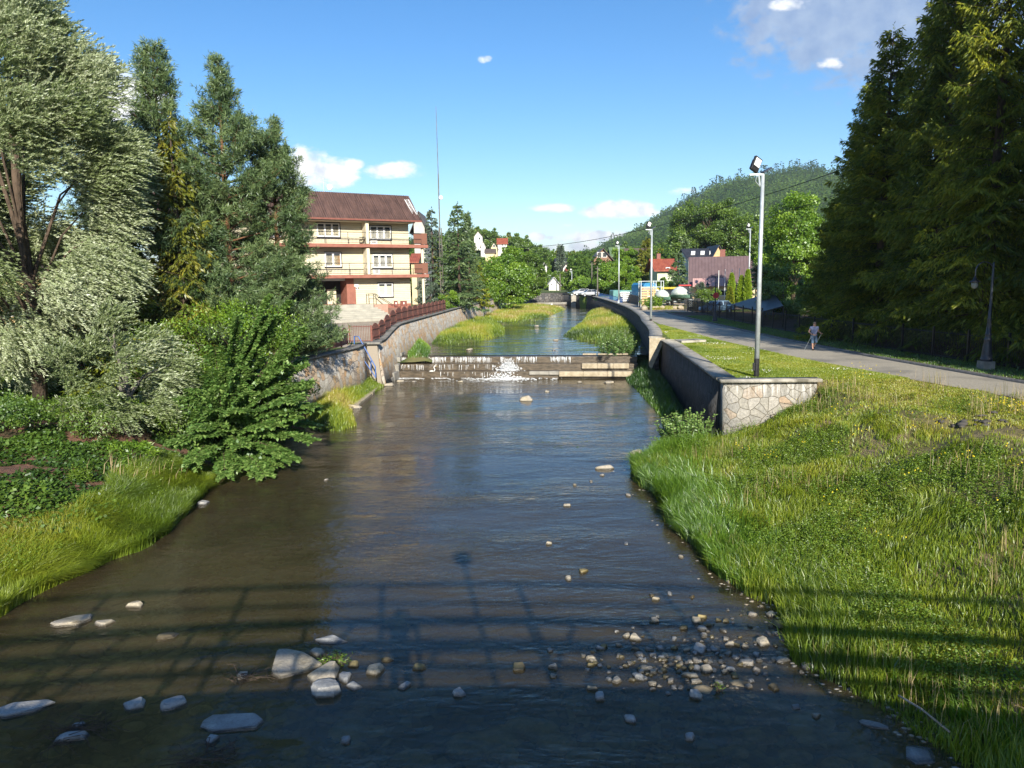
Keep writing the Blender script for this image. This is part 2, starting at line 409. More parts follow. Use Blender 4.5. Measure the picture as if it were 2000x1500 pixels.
M['wet_river_stone'] = wet_stone('wet_river_stone', (.26, .22, .15), (.50, .44, .33), (.38, .34, .28)); M['wet_grey_stone'] = wet_stone('wet_grey_stone', (.26, .255, .24), (.48, .47, .44), (.34, .34, .33)); M['wet_moss_stone'] = wet_stone('wet_moss_stone', (.14, .12, .045), (.34, .27, .12), (.22, .17, .09))
M['drowned'] = pmat('drowned', (.22, .17, .08), (.50, .40, .20), 2.5, .8, .8, 12)
M['gravel'] = pmat('gravel', (.14, .11, .065), (.30, .24, .15), 1.3, .7, .6, 9)
M['skin'] = pmat('skin', (.42, .24, .17), (.5, .3, .22), 4., .6)
M['foam'] = pmat('foam', (.62, .65, .67), (.78, .80, .82), 8., .6, .6)
M['cable'] = pmat('cable', (.02, .02, .022), (.03, .03, .03), 3.)
M['red'] = pmat('red', (.45, .04, .04), (.55, .06, .05), 3., .5)
M['grass_base'] = pmat('grass_base', (.055, .085, .015), (.12, .16, .03), 2.2, .95, .8, 25, c3=(.17, .14, .07), scale3=.30)
M['bank_ground'] = pmat('bank_ground', (.11, .10, .03), (.20, .17, .065), 1.6, .95, .8, 22, c3=(.27, .20, .12), scale3=.5)
M['lawn_base'] = pmat('lawn_base', (.10, .17, .02), (.19, .26, .035), 3.2, .95, .8, 40, c3=(.20, .20, .06), scale3=.5)
M['mulch'] = pmat('mulch', (.10, .055, .035), (.24, .12, .075), 7., .95, .8, 20, c3=(.06, .05, .02), scale3=.8)
M['leaf_willow'] = leafmat('leaf_willow', [(.07, .11, .02), (.20, .26, .09), (.39, .45, .25), (.58, .62, .44)], .25, .06)
M['leaf_green'] = leafmat('leaf_green', [(.04, .085, .010), (.11, .19, .022), (.23, .34, .045)], .35, .05)
M['leaf_bright'] = leafmat('leaf_bright', [(.06, .14, .010), (.16, .29, .02), (.31, .45, .035)], .4, .05)
M['leaf_hazel'] = leafmat('leaf_hazel', [(.05, .12, .025), (.13, .25, .05), (.38, .52, .15)], .38, .05)
M['leaf_ivy'] = leafmat('leaf_ivy', [(.035, .08, .012), (.09, .17, .022), (.19, .29, .04)], .3, .04)
M['needle_pine'] = leafmat('needle_pine', [(.03, .062, .024), (.085, .14, .05), (.20, .27, .10)], .12, .04)
M['needle_spruce'] = leafmat('needle_spruce', [(.028, .052, .010), (.12, .16, .018), (.37, .37, .035)], .22, .02)
M['needle_yellow'] = leafmat('needle_yellow', [(.07, .10, .015), (.16, .18, .02), (.30, .26, .03)], .25, .04)
M['needle_blue'] = leafmat('needle_blue', [(.05, .08, .05), (.10, .14, .09), (.17, .21, .14)], .12, .05)
M['thuja'] = leafmat('thuja', [(.11, .19, .01), (.2, .31, .02), (.32, .42, .03)], .25, .05)
M['grass_blade'] = leafmat('grass_blade', [(.055, .11, .010), (.16, .25, .018), (.31, .385, .03), (.44, .42, .06), (.52, .41, .16)], .45, .05)
M['leaf_weed'] = leafmat('leaf_weed', [(.05, .10, .012), (.12, .21, .02), (.25, .34, .04)], .35, .03)
M['grass_lush'] = leafmat('grass_lush', [(.045, .12, .010), (.13, .26, .02), (.24, .39, .03), (.36, .45, .05)], .45, .07)
M['grass_dry'] = leafmat('grass_dry', [(.20, .22, .05), (.34, .30, .10), (.48, .38, .19), (.55, .42, .25)], .4, .04)
M['flower'] = leafmat('flower', [(.55, .42, .02), (.70, .60, .03)], .2, .02)
M['clover'] = leafmat('clover', [(.6, .6, .5), (.75, .75, .68)], .2, .02)
M['far_leaf'] = leafmat('far_leaf', [(.03, .065, .018), (.075, .135, .028), (.16, .24, .05)], .3, .0)

# ------------------------------------------------------------------ terrain
def ip(y, pts):
    a = np.array(sorted([(q[1], q[0]) for q in pts])); return np.interp(y, a[:, 0], a[:, 1])
R_EDGE = [(9, -60), (9, 0), (7.8, 5), (6.8, 9.7), (6.3, 11), (5.8, 12.8), (5.9, 15.2), (5.2, 17.3), (4.8, 22.3), (4.6, 25.3), (5.6, 28.5), (7.2, 30.6)]
PATH_N = [(22.5, -60), (21.5, 5), (19.8, 18), (18.4, 25.2), (17.5, 30), (16.3, 37.5), (14.9, 50.9), (14.3, 67.4), (14.9, 79), (16.7, 98), (18.2, 130), (18.4, 158)]
PATH_F = [(27.5, -60), (26, 5), (22.9, 18), (21.0, 28.9), (20.1, 39.4), (19.3, 52.5), (19.1, 70), (19.2, 86), (20.2, 100), (22, 130), (22.5, 158)]
R_WALL = [(9.2, 30.7), (9.9, 39), (10.6, 47), (10.9, 52.0), (12.9, 69.9), (14.2, 78.9), (16.0, 98.0), (17.1, 128), (17.2, 157.7), (15.1, 167.9)]
L_EDGE = [(-13.5, -60), (-13, 0), (-12.5, 10), (-11.9, 15.6), (-11.4, 17.3), (-10.8, 19), (-10.7, 21.5), (-11.2, 24.9), (-11.6, 27), (-11.8, 32), (-11.8, 38)]
L_WALL = [(-12.2, 36.5), (-11.4, 42.8), (-10.45, 47.6), (-10.5, 51.15), (-9.75, 51.4), (-9.6, 53.8), (-9.35, 60), (-8.3, 72), (-6.9, 88.7), (-4.6, 115), (-2.0, 150), (-1.3, 160)]
def RE(y): y = np.asarray(y, float); return ip(y, R_EDGE)+(fbm(y*.55+3, y*0+1.7, 3, 301)-.44)*1.5*(y < 29)
def LE(y): y = np.asarray(y, float); return ip(y, L_EDGE)+(fbm(y*.6+8, y*0+2.7, 3, 302)-.44)*.9*(y < 33)
def up_z(y): return 2.85+np.maximum(0, np.asarray(y)-40)*.0085
def rw_x(y): return ip(y, R_WALL)
def lw_x(y): return ip(y, L_WALL)
def right_z(x, y):
    """ground height on the right side"""
    x = np.asarray(x, float); y = np.asarray(y, float)
    E = RE(y); Pn = ip(y, PATH_N); s = (x-E)/np.maximum(Pn-E, .5)
    z = np.interp(s, [-.1, 0, .04, .2, .34, .66, 1, 1.6], [-.5, -.06, .10, .42, .85, 2.42, 2.85, 2.85])
    amp = np.clip(s*4, 0, 1)*np.clip((1.05-s)*4, 0, 1)
    z = z+amp*((fbm(x*.7, y*.7, 3, 5)-.45)*.55+(fbm(x*2.5, y*2.5, 2, 9)-.4)*.14)
    z2 = up_z(y)
    z = z+(2.83-z)*np.clip((y-28.3)/2.4, 0, 1)*np.clip((s-.64)*8, 0, 1)
    z = np.where((x > 13.1) & (y > 29.2), z+(2.84-z)*np.clip((y-29.2)/1.5, 0, 1), z)
    return np.where(y < 30.955, z, z2)
def left_z(x, y):
    x = np.asarray(x, float); y = np.asarray(y, float); tt = LE(y)-x
    z = np.interp(tt, [-1, 0, .5, 2, 4, 8, 14, 18, 60], [-.5, -.08, .22, .7, 1.15, 1.8, 2.2, 2.45, 2.6])
    z = z+np.clip(tt, 0, 1)*((fbm(x*.6, y*.6, 3, 15)-.45)*.5)
    tw = np.clip((y-36.5)/1.5, 0, 1); zz = 2.78+0*y
    court = np.interp(y, [50, 53.8, 59.7, 88, 150, 200], [0, .12, .92, 1.12, 1.3, 1.4])
    return z*(1-tw)+(zz+court)*tw
def strips(name, ys, offs, edge, zf, mat, sgn, first_drop=True, **kw):
    """ground strip following an edge line; offs = distances away from the edge"""
    ys = np.array(ys, float); offs = np.array(offs, float)
    X = edge(ys)[:, None]+sgn*offs[None, :]; Y = np.repeat(ys[:, None], len(offs), 1); Z = zf(X, Y)
    if first_drop: Z[:, 0] = -1.2
    V = np.stack([X, Y, Z], -1).reshape(-1, 3); n = len(offs); a = np.arange(len(ys)-1)[:, None]*n+np.arange(n-1)[None, :]; a = a.ravel()
    F = np.stack([a, a+1, a+n+1, a+n], 1) if sgn > 0 else np.stack([a, a+n, a+n+1, a+1], 1)
    o = np_obj(name, V, F, mat, smooth=True); return tag(o, **kw) if kw else o
offr = np.concatenate([[-.9, -.5, -.2], np.arange(0, 20, .3), [20.5, 21.5, 23, 26, 32, 45, 80, 160]])
strips('grass_bank', np.arange(-40, 31.0, .35).tolist()+[30.95], offr, lambda y: RE(y), right_z, M['bank_ground'], 1, first_drop=False, kind='structure')
ysr = [30.96]+np.arange(31.5, 60, 1.5).tolist()+np.arange(60, 168, 3).tolist()
strips('ground', ysr, [.15, .16, 1, 3, 5, 8, 12, 16, 25, 45, 90, 170], rw_x, right_z, M['lawn_base'], 1, kind='structure')
offl = np.concatenate([[-.9, -.5, -.2], np.arange(0, 16, .3), np.arange(16, 30, 1.), [34, 40, 55, 90, 160]])
strips('earth_bank', np.arange(-40, 37.0, .4), offl, lambda y: LE(y), left_z, M['mulch'], -1, first_drop=False, kind='structure')
strips('ground', [36.6]+np.arange(37.5, 66, 1.2).tolist()+np.arange(66, 162, 3).tolist(), [.15, .16, 1, 3, 5, 8, 12, 16, 25, 45, 90, 170], lw_x, left_z, M['grass_base'], -1, kind='structure')
# wide ground reaching the horizon, behind the river reach
gx = np.concatenate([[-9000, -2500, -900, -400], np.arange(-260, 261, 20), [400, 900, 2500, 9000]]); gy = np.array([162, 170, 185, 200, 215, 240, 270, 320, 400, 600, 1000, 2500, 9000.])
GX, GY = np.meshgrid(gx, gy)
GZ = 3.9+np.clip((GY-160)*.012, 0, 3)
V = np.stack([GX, GY, GZ], -1).reshape(-1, 3)
chan = (np.abs(GX-8) < 19) & (GY < 186)
V[chan.ravel(), 2] = -.5
n = len(gx); a = (np.arange(len(gy)-1)[:, None]*n+np.arange(n-1)[None, :]).ravel()
tag(np_obj('ground', V, np.stack([a, a+1, a+n+1, a+n], 1), M['grass_base'], smooth=True), kind='structure')
V = [(-9000, -9000, -1.3), (9000, -9000, -1.3), (9000, 165, -1.3), (-9000, 165, -1.3)]
tag(np_obj('ground', V, [np.array([[0, 1, 2, 3]])], M['grass_base']), kind='structure')

# river bed: gravel sheet with hollows
bx = np.arange(-16, 22, .4); by = np.concatenate([np.arange(-26, 58, .4)])
BX, BY = np.meshgrid(bx, by)
def bed_z(x, y):
    z = -.42+(fbm(np.asarray(x)*.35, np.asarray(y)*.25, 4, 30)-.45)*.5
    sh = np.exp(-(((np.asarray(x)-3.4)/3.2)**2+((np.asarray(y)-12.6)/2.8)**2))*.27
    rr = np.clip((np.asarray(x)-(RE(y)-4.5))/4.5, 0, 1)*.30
    ls = np.exp(-(((np.asarray(x)+4.6)/2.)**2+((np.asarray(y)-12.9)/1.1)**2))*.16
    return np.minimum(z+sh+rr*(np.asarray(y) < 32)+ls+(vnoise(np.asarray(x)*2.1, np.asarray(y)*2.1, 3)-.5)*.07, -.035)
BZ = bed_z(BX, BY); n = len(bx); a = (np.arange(len(by)-1)[:, None]*n+np.arange(n-1)[None, :]).ravel()
mb, k = new_mat('river_bed'); tcn = k.add('ShaderNodeTexCoord')
vo = k.add('ShaderNodeTexVoronoi', {'feature': 'DISTANCE_TO_EDGE'}, Vector=(tcn, 'Object'), Scale=4.2, Randomness=1.)
vc = k.add('ShaderNodeTexVoronoi', {}, Vector=(tcn, 'Object'), Scale=4.2)
nz = k.add('ShaderNodeTexNoise', Vector=(tcn, 'Object'), Scale=.5, Detail=5.)
nz2 = k.add('ShaderNodeTexNoise', Vector=(tcn, 'Object'), Scale=9., Detail=5.)
sp = k.add('ShaderNodeSeparateColor', i0=(vc, 'Color'))
c_a = k.ramp((sp, 0), [(0, (.16, .12, .055)), (.5, (.32, .25, .125)), (1, (.52, .42, .24))])
c_b = k.ramp(nz, [(.38, (.30, .32, .22)), (.62, (1., 1., 1.))])
c_c = k.mix(.8, (c_a, 0), (c_b, 0), 'MULTIPLY')
c_c = k.mix(.6, C2(c_c), k.ramp(nz2, [(.3, (.5, .5, .45)), (.7, (1., 1., 1.))]), 'MULTIPLY')
e_ = k.add('ShaderNodeMapRange', i0=(vo, 'Distance'), i1=0., i2=.12, i3=.72, i4=1.)
c_d = k.mix(1., C2(c_c), k.add('ShaderNodeCombineColor', i0=e_, i1=e_, i2=e_), 'MULTIPLY')
pb = k.add('ShaderNodeBsdfPrincipled', Roughness=.8, Base_Color=C2(c_d))
bp = k.add('ShaderNodeBump', Strength=.5, Distance=.04, Height=e_); k.l.new(bp.outputs[0], pb.inputs['Normal'])
k.add('ShaderNodeOutputMaterial', Surface=pb)
tag(np_obj('river_bed', np.stack([BX, BY, BZ], -1).reshape(-1, 3), np.stack([a, a+1, a+n+1, a+n], 1), mb, smooth=True), kind='structure')
def grid(name, x0, x1, y0, y1, st, zf, mat, kind='structure'):
    xs = np.arange(x0, x1+st*.5, st); ys = np.arange(y0, y1+st*.5, st); X, Y = np.meshgrid(xs, ys)
    n = len(xs); a = (np.arange(len(ys)-1)[:, None]*n+np.arange(n-1)[None, :]).ravel()
    return tag(np_obj(name, np.stack([X, Y, zf(X, Y)], -1).reshape(-1, 3), np.stack([a, a+1, a+n+1, a+n], 1), mat, smooth=True), kind=kind)
grid('river_bed', -14, 22, 58.2, 200, 1.2, lambda x, y: 1.22+(fbm(x*.3, y*.12, 3, 40)-.45)*.35, M['gravel'])

# water: fresnel mirror over clear, slightly murky water
def water_mat(name, tint, murk, murkf, sc, dist, st=(1, 1, 1), rough=.02, calm=None):
    m, k = new_mat(name); tcn = k.add('ShaderNodeTexCoord')
    v = k.add('ShaderNodeVectorMath', {'operation': 'MULTIPLY'}, i0=(tcn, 'Object'), i1=st)
    wp = k.add('ShaderNodeTexNoise', Vector=v, Scale=.35, Detail=2.)
    v2 = k.add('ShaderNodeVectorMath', {'operation': 'ADD'}, i0=v, i1=k.add('ShaderNodeVectorMath', {'operation': 'SCALE'}, i0=(wp, 1), Scale=2.2))
    n1 = k.add('ShaderNodeTexNoise', Vector=v2, Scale=sc, Detail=4., Roughness=.55)
    n2 = k.add('ShaderNodeTexNoise', Vector=v, Scale=sc*.22, Detail=3.)
    n3 = k.add('ShaderNodeTexNoise', Vector=v, Scale=.16, Detail=3.)
    amp = k.add('ShaderNodeMapRange', i0=n3, i1=.42, i2=.62, i3=.3, i4=1.)
    h = k.math('MULTIPLY', k.math('ADD', n1, k.math('MULTIPLY', n2, 1.6)), amp)
    bp = k.add('ShaderNodeBump', Strength=1., Distance=dist, Height=h)
    fr = k.add('ShaderNodeFresnel', IOR=1.333, Normal=bp)
    gl = k.add('ShaderNodeBsdfGlossy', Roughness=rough, Color=(1, 1, 1, 1), Normal=bp)
    tr = k.add('ShaderNodeBsdfTransparent', Color=(*tint, 1))
    n4 = k.add('ShaderNodeTexNoise', Vector=(tcn, 'Object'), Scale=.22, Detail=4.)
    df = k.add('ShaderNodeBsdfDiffuse', Color=k.ramp(n4, [(.38, murk), (.65, tuple(q*1.5 for q in murk))]), Normal=bp)
    body = k.add('ShaderNodeMixShader', i0=murkf, i1=tr, i2=df)
    k.add('ShaderNodeOutputMaterial', Surface=k.add('ShaderNodeMixShader', i0=fr, i1=body, i2=gl))
    return m
W1 = water_mat('water', (.90, .82, .60), (.115, .09, .048), .32, 3.6, .042, (.6, 1.25, 1))
W2 = water_mat('water_upper', (.5, .5, .42), (.06, .055, .03), .5, 1.4, .09, (.5, 1., 1))
tag(np_obj('water', [(-17, -26, 0), (13, -26, 0), (13, 56.6, 0), (-17, 56.6, 0)], [np.array([[0, 1, 2, 3]])], W1), kind='structure')
tag(np_obj('water', [(-14, 58.3, 1.5), (-14, 56.6+2.1, 1.5), (11.8, 55.7, 1.5), (12.5, 60, 1.5), (22, 90, 1.5), (22, 177, 1.55), (-14, 177, 1.55)], [np.array([[0, 1, 2, 3, 4, 5, 6]])], W2), kind='structure')
tag(np_obj('water', [(-30, 178.2, 2.3), (22, 178.2, 2.3), (22, 188, 2.3), (-30, 188, 2.3)], [np.array([[0, 1, 2, 3]])], W2), kind='structure')

# ------------------------------------------------------------------ river walls
def wall_solid(parent, line, ztop, zbot, thick, side, mat, name='masonry', batter=.06):
    """masonry following a line; river face has UVs in metres; side = +1 when the river lies left of the walking direction"""
    L = np.array(line, float); n = len(L); d = np.gradient(L, axis=0); d = nrm(d); nr = np.stack([-d[:, 1], d[:, 0]], 1)*side
    s = np.concatenate([[0], np.cumsum(np.linalg.norm(np.diff(L, axis=0), axis=1))])
    zt = np.array([ztop(p[0], p[1]) for p in L]); zb = np.full(n, zbot)
    V = []; UV = []
    for i in range(n):
        hb = (zt[i]-zb[i])*batter
        f = L[i]; fb = L[i]+nr[i]*hb; bk = L[i]-nr[i]*thick
        V += [(fb[0], fb[1], zb[i]), (f[0], f[1], zt[i]), (bk[0], bk[1], zt[i]), (bk[0], bk[1], zb[i])]
        UV += [(s[i], zb[i]-zt[i]+3.), (s[i], 3.), (s[i], 3.+thick), (s[i], zb[i]+20)]
    F = []
    for i in range(n-1):
        a = i*4; b = a+4
        for q in range(4):
            q2 = (q+1) % 4; F.append((a+q, b+q, b+q2, a+q2) if side < 0 else (a+q, a+q2, b+q2, b+q))
    F += [(0, 1, 2, 3) if side < 0 else (3, 2, 1, 0), tuple((n-1)*4+q for q in ((3, 2, 1, 0) if side < 0 else (0, 1, 2, 3)))]
    return np_obj(name, V, np.array(F), mat, parent, uv=np.array(UV), world=True)
def coping(parent, line, ztop, side, w=.62, over=.09, h=.13, mat=None, gap=.0):
    L = np.array(line, float); d = nrm(np.gradient(L, axis=0)); nr = np.stack([-d[:, 1], d[:, 0]], 1)*side; V = []
    for i, p in enumerate(L):
        a = p+nr[i]*over; b = p-nr[i]*(w-over); z = ztop(p[0], p[1])+.003
        V += [(a[0], a[1], z), (a[0], a[1], z+h), (b[0], b[1], z+h), (b[0], b[1], z)]
    F = []
    for i in range(len(L)-1):
        a = i*4; b = a+4
        for q in range(4): F.append((a+q, b+q, b+(q+1) % 4, a+(q+1) % 4) if side < 0 else (a+q, a+(q+1) % 4, b+(q+1) % 4, b+q))
    e = (len(L)-1)*4; F += [(0, 1, 2, 3), (e+3, e+2, e+1, e)]
    return np_obj('coping', V, np.array(F), mat or M['coping'], parent, world=True)
def dens(line, st=1.5):
    out = []
    for a, b in zip(line[:-1], line[1:]):
        m = max(1, int(math.hypot(b[0]-a[0], b[1]-a[1])/st))
        for i in range(m): out.append((a[0]+(b[0]-a[0])*i/m, a[1]+(b[1]-a[1])*i/m))
    return out+[tuple(line[-1])]
def smooth_line(pts, n=6):
    """catmull-rom"""
    p = [np.array(q, float) for q in pts]; p = [2*p[0]-p[1]]+p+[2*p[-1]-p[-2]]; out = []
    for i in range(1, len(p)-2):
        for k_ in range(n):
            t_ = k_/n; a, b, c, d = p[i-1:i+3]
            out.append(tuple(.5*((2*b)+(c-a)*t_+(2*a-5*b+4*c-d)*t_*t_+(3*b-a-3*c+d)*t_**3)))
    return out+[tuple(p[-2])]

wt = thing('stone_wall', 'light rough stone end wall with grey concrete coping facing the viewer, by the grassy bank', 'wall', (9.2, 30.7, 0))
zf = lambda x, y: 2.87
wall_solid(wt, dens([(9.2, 30.55), (13.15, 30.35)], .5), zf, -.4, .6, -1, M['wall_wing'], batter=.07)
V_ = [(9.02, 30.42), (13.3, 30.22)]
coping(wt, V_, zf, -1, w=.72, over=.12, mat=M['coping_light'])
wr = thing('river_wall', 'tall dark shaded stone river wall between the water and the lawn, nearest stretch on the right', 'wall', (9.2, 30.7, 0))
zr1 = lambda x, y: 2.86+.006*max(0, y-31)
ln1 = dens([(9.18, 31.2), (9.9, 39), (10.6, 47), (10.85, 50.8)], 2.)
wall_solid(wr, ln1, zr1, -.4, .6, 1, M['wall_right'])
coping(wr, ln1, zr1, 1, w=.85, over=.12, mat=M['coping_light'])
wr2 = thing('river_wall', 'long dark shaded river wall curving upstream beyond the notch with a pale pointed end', 'wall', (10, 51.3, 0))
ZR2 = lambda x, y: 3.2+.0088*(y-51)
ln2 = smooth_line([(10.05, 51.2), (11.0, 56), (11.9, 62), (12.9, 69.9), (14.2, 78.9), (16.0, 98.0), (17.1, 128), (17.2, 157.7), (15.1, 167.9)], 6)
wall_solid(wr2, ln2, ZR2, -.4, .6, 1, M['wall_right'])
coping(wr2, ln2, ZR2, 1, w=.95, over=.12, mat=M['coping_light'])
m_ = MB(); m_.prism([(0, 0), (1.15, 0), (.16, -2.3), (.0, -2.0)], (9.93, 51.0, 3.2), (1, 0, 0), (0, 0, 1), (0, .14, 0))
m_.build('end_stone', M['beige_concrete'], wr2, world=True)
m_ = MB(); m_.box((12.6, 50.2, 3.03), (1.9, 1.3, .16), .25); m_.build('slab', M['coping_light'], wr2, world=True)
wf = thing('river_wall', 'old rough grey wall closing the river reach at the far bend', 'wall', (9, 185, 0))
lnf = [(15.1, 168.2), (14.6, 176), (13.2, 182), (10, 184.6), (4, 185.6), (-4, 186)]
wall_solid(wf, dens(lnf, 2), lambda x, y: 4.35, 1., .7, 1, M['wall_old'], batter=.04)
coping(wf, dens(lnf, 2), lambda x, y: 4.35, 1, mat=M['coping'])
m_ = MB(); m_.box((14.9, 167.6, 2.9), (1.5, 1.2, 3.5)); m_.build('pillar', M['coping_light'], wf, world=True)
wl = thing('river_wall', 'pale stone river wall with orange and grey stones running upstream on the left bank', 'wall', (-9.7, 51.3, 0))
ZL = lambda x, y: float(np.interp(y, [51, 53.8, 59.7, 88, 150, 200], [3.08, 3.14, 3.94, 4.14, 4.32, 4.4]))
ln3 = smooth_line([(-9.72, 51.2), (-9.6, 53.8), (-9.35, 60), (-8.3, 72), (-6.9, 88.7), (-4.6, 115), (-2.0, 150), (-1.3, 160)], 6)
wall_solid(wl, ln3, ZL, -.4, .6, -1, M['wall_left'], batter=.17)
coping(wl, ln3, ZL, -1, mat=M['coping'])
m_ = MB(); m_.prism([(-.45, -3.4), (.62, -3.4), (.36, 0), (-.36, 0)], (-10.02, 51.0, 3.06), (1, 0, 0), (0, 0, 1), (0, .5, 0))
pil = m_.build('pillar', M['wall_wing'], wl, world=True)
m_ = MB(); m_.box((-10.02, 51.15, 3.16), (1.3, .9, .14)); m_.build('pillar_cap', M['coping'], wl, world=True)
wl2 = thing('river_wall', 'short stained stone wall below the brown fence, half hidden behind the pine', 'wall', (-11.4, 42.8, 0))
ln4 = dens([(-12.2, 36.5), (-11.4, 42.8), (-10.42, 47.6), (-10.42, 50.95)], 1.2)
ZL2 = lambda x, y: 3.05
wall_solid(wl2, ln4, ZL2, -.4, .6, -1, M['wall_left'], batter=.08)
coping(wl2, ln4, ZL2, -1, mat=M['coping'])

# ------------------------------------------------------------------ weir
WA = np.array([-9.6, 58.55]); WB = np.array([9.9, 56.05]); WD = nrm(WB-WA); WN = np.array([WD[1], -WD[0]])   # WN points downstream
if WN[1] > 0: WN = -WN
WL_ = float(np.linalg.norm(WB-WA))
weir = thing('weir', 'three stepped concrete weir across the river with thin water running over it', 'weir', (0, 57, 0))
def wp(u, v, z): q = WA+WD*u+WN*v; return np.array([q[0], q[1], z])
for i in range(3):
    top = 1.46-.48*i; m_ = MB()
    m_.obox(wp(0, i*.95-.8, -.6), wp(WL_, 0, 0)-wp(0, 0, 0), wp(0, .95+.8-.02*i, 0)-wp(0, 0, 0), (0, 0, top+.6))
    m_.build('step', M['wet_concrete'], weir, world=True)
for (u0, u1, i, hh, pr_) in ((13.7, 19.2, 2, .42, .28), (11.4, 13.68, 2, .30, .16), (15.4, 19.0, 1, .40, .22)):
    m_ = MB(); nseg = 3
    for q in range(nseg):
        a = u0+(u1-u0)*q/nseg; b = u0+(u1-u0)*(q+1)/nseg-.006; r_ = random.uniform(-.04, .04)
        m_.obox(wp(a, (i+1)*.95-.3, 1.46-.48*i-hh+.06), wp(b, 0, 0)-wp(a, 0, 0), wp(0, pr_+.3+r_, 0)-wp(0, 0, 0), (0, 0, hh+r_*.5-.02))
    m_.build('dry_block', M['beige_concrete'] if u0 > 13 else M['concrete'], weir, world=True, bevel=.03)
m_ = MB()
for a, b in ((15.4, 16.5), (16.6, 17.9), (18.0, 19.0)): m_.obox(wp(a, -.5, 1.46), wp(b, 0, 0)-wp(a, 0, 0), wp(0, .5, 0)-wp(0, 0, 0), (0, 0, .12))
m_.build('crest_stone', M['beige_concrete'], weir, world=True, bevel=.03)
# thin falling water: many little streaks on the step faces, and wet films on the treads
vs = []; fs = []
def streaks(u0, u1, i, n, dens_k):
    for _ in range(n):
        u = random.uniform(u0, u1)
        if vnoise(np.array([u*1.3]), np.array([i*5.+.5]), 2)[0] < dens_k: continue
        ztop = 1.47-.48*i; L_ = random.uniform(.12, .46); wd = random.uniform(.008, .03); v0 = (i+1)*.95+.02
        b = len(vs); o_ = random.uniform(0, .12)
        for (uu, vv, zz) in ((u, v0, ztop-o_), (u+wd, v0, ztop-o_), (u+wd*.8, v0+.07, ztop-o_-L_), (u+.1*wd, v0+.07, ztop-o_-L_)): vs.append(wp(uu, vv, zz))
        fs.append((b, b+1, b+2, b+3))
streaks(.8, 9.3, 0, 260, .46); streaks(9.6, 14.5, 0, 130, .42); streaks(.6, 5., 1, 40, .5); streaks(5, 9., 1, 18, .52); streaks(.5, 9., 2, 26, .54)
tag(np_obj('falling_water', vs, np.array(fs), M['foam']), 'thin white trickles of water dripping down the weir steps', 'water', kind='stuff')
# the white splash: a heap of ragged droplets and lobes
ico = None
def ico_mesh(sub=1):
    import bmesh
    bm = bmesh.new(); bmesh.ops.create_icosphere(bm, subdivisions=sub, radius=1); v = np.array([q.co[:] for q in bm.verts]); f = np.array([[x.index for x in q.verts] for q in bm.faces]); bm.free(); return v, f
IV, IF = ico_mesh(1); IV2, IF2 = ico_mesh(2); IV3, IF3 = ico_mesh(3)
def blobs(cs, rs, V0=None, F0=None, jit=.25):
    V0 = IV if V0 is None else V0; F0 = IF if F0 is None else F0
    cs = np.asarray(cs, float); rs = np.asarray(rs, float); rs = rs[:, None] if rs.ndim == 1 else rs; n = len(cs)
    R_ = V0[None]*(1+rng.uniform(-jit, jit, (n, len(V0), 1)))*rs[:, None, :]
    V = (cs[:, None, :]+R_).reshape(-1, 3); F = (F0[None]+np.arange(n)[:, None, None]*len(V0)).reshape(-1, 3); return V, F
sc_ = D(992, 738, 54.6); cs = []; rs = []
for _ in range(3600):
    h = abs(random.gauss(0, .55)); h = h if h < 1.4 else random.uniform(0, 1); sp_ = .14+.46*(1-h/1.45)
    cs.append((sc_[0]+random.gauss(0, sp_)+h*.05, sc_[1]+random.gauss(.55, .22)-(1.35-h)*.25, .02+h)); rs.append(random.uniform(.01, .055)*(1.15-h*.4))
for _ in range(900):
    a = random.uniform(0, 6.28); r = abs(random.gauss(0, 1.))
    cs.append((sc_[0]+r*1.5*math.cos(a), sc_[1]-.5+r*.75*math.sin(a), .015)); rs.append(random.uniform(.02, .07))
cs = np.array(cs); rs = np.array(rs); rr = np.stack([rs*1.3, rs, rs*.9], 1); rr[3600:, 2] *= .35
V, F = blobs(cs, rr)
tag(np_obj('splash', V, F, M['foam'], smooth=True), 'white frothing splash where the water drops through the gap of the weir', 'water splash', kind='stuff')
# scattered foam flecks below the weir
cs = []
for _ in range(420):
    u = random.uniform(.5, 13.5); v = 2.95+abs(random.gauss(0, .35))
    q = wp(u, v, .012)
    if vnoise(np.array([u*1.7]), np.array([v*3]), 8)[0] > .5: cs.append(q)
V, F = blobs(cs, np.stack([rng.uniform(.04, .16, len(cs)), rng.uniform(.02, .05, len(cs)), np.full(len(cs), .012)], 1))
tag(np_obj('foam', V, F, M['foam'], smooth=True), 'white foam line along the foot of the weir', 'foam', kind='stuff')
# second low weir far upstream
w2 = thing('weir', 'low far weir with bright foam below the old grey wall', 'weir', (8, 177, 1.5))
m_ = MB(); m_.box((6.5, 177.8, 1.6), (17.5, 1., 1.4)); m_.build('sill', M['concrete'], w2, world=True)
m_ = MB(); m_.box((6.5, 177.1, 1.3), (17.5, .9, 1.)); m_.build('step', M['wet_concrete'], w2, world=True)
cs = [(random.gauss(6.2, 1.2), random.uniform(174, 176.8), 1.6+random.random()*.3) for _ in range(70)]
V, F = blobs(cs, rng.uniform(.1, .3, 70)); tag(np_obj('foam', V, F, M['foam'], smooth=True), 'bright patch of foam below the far weir', 'foam', kind='stuff')

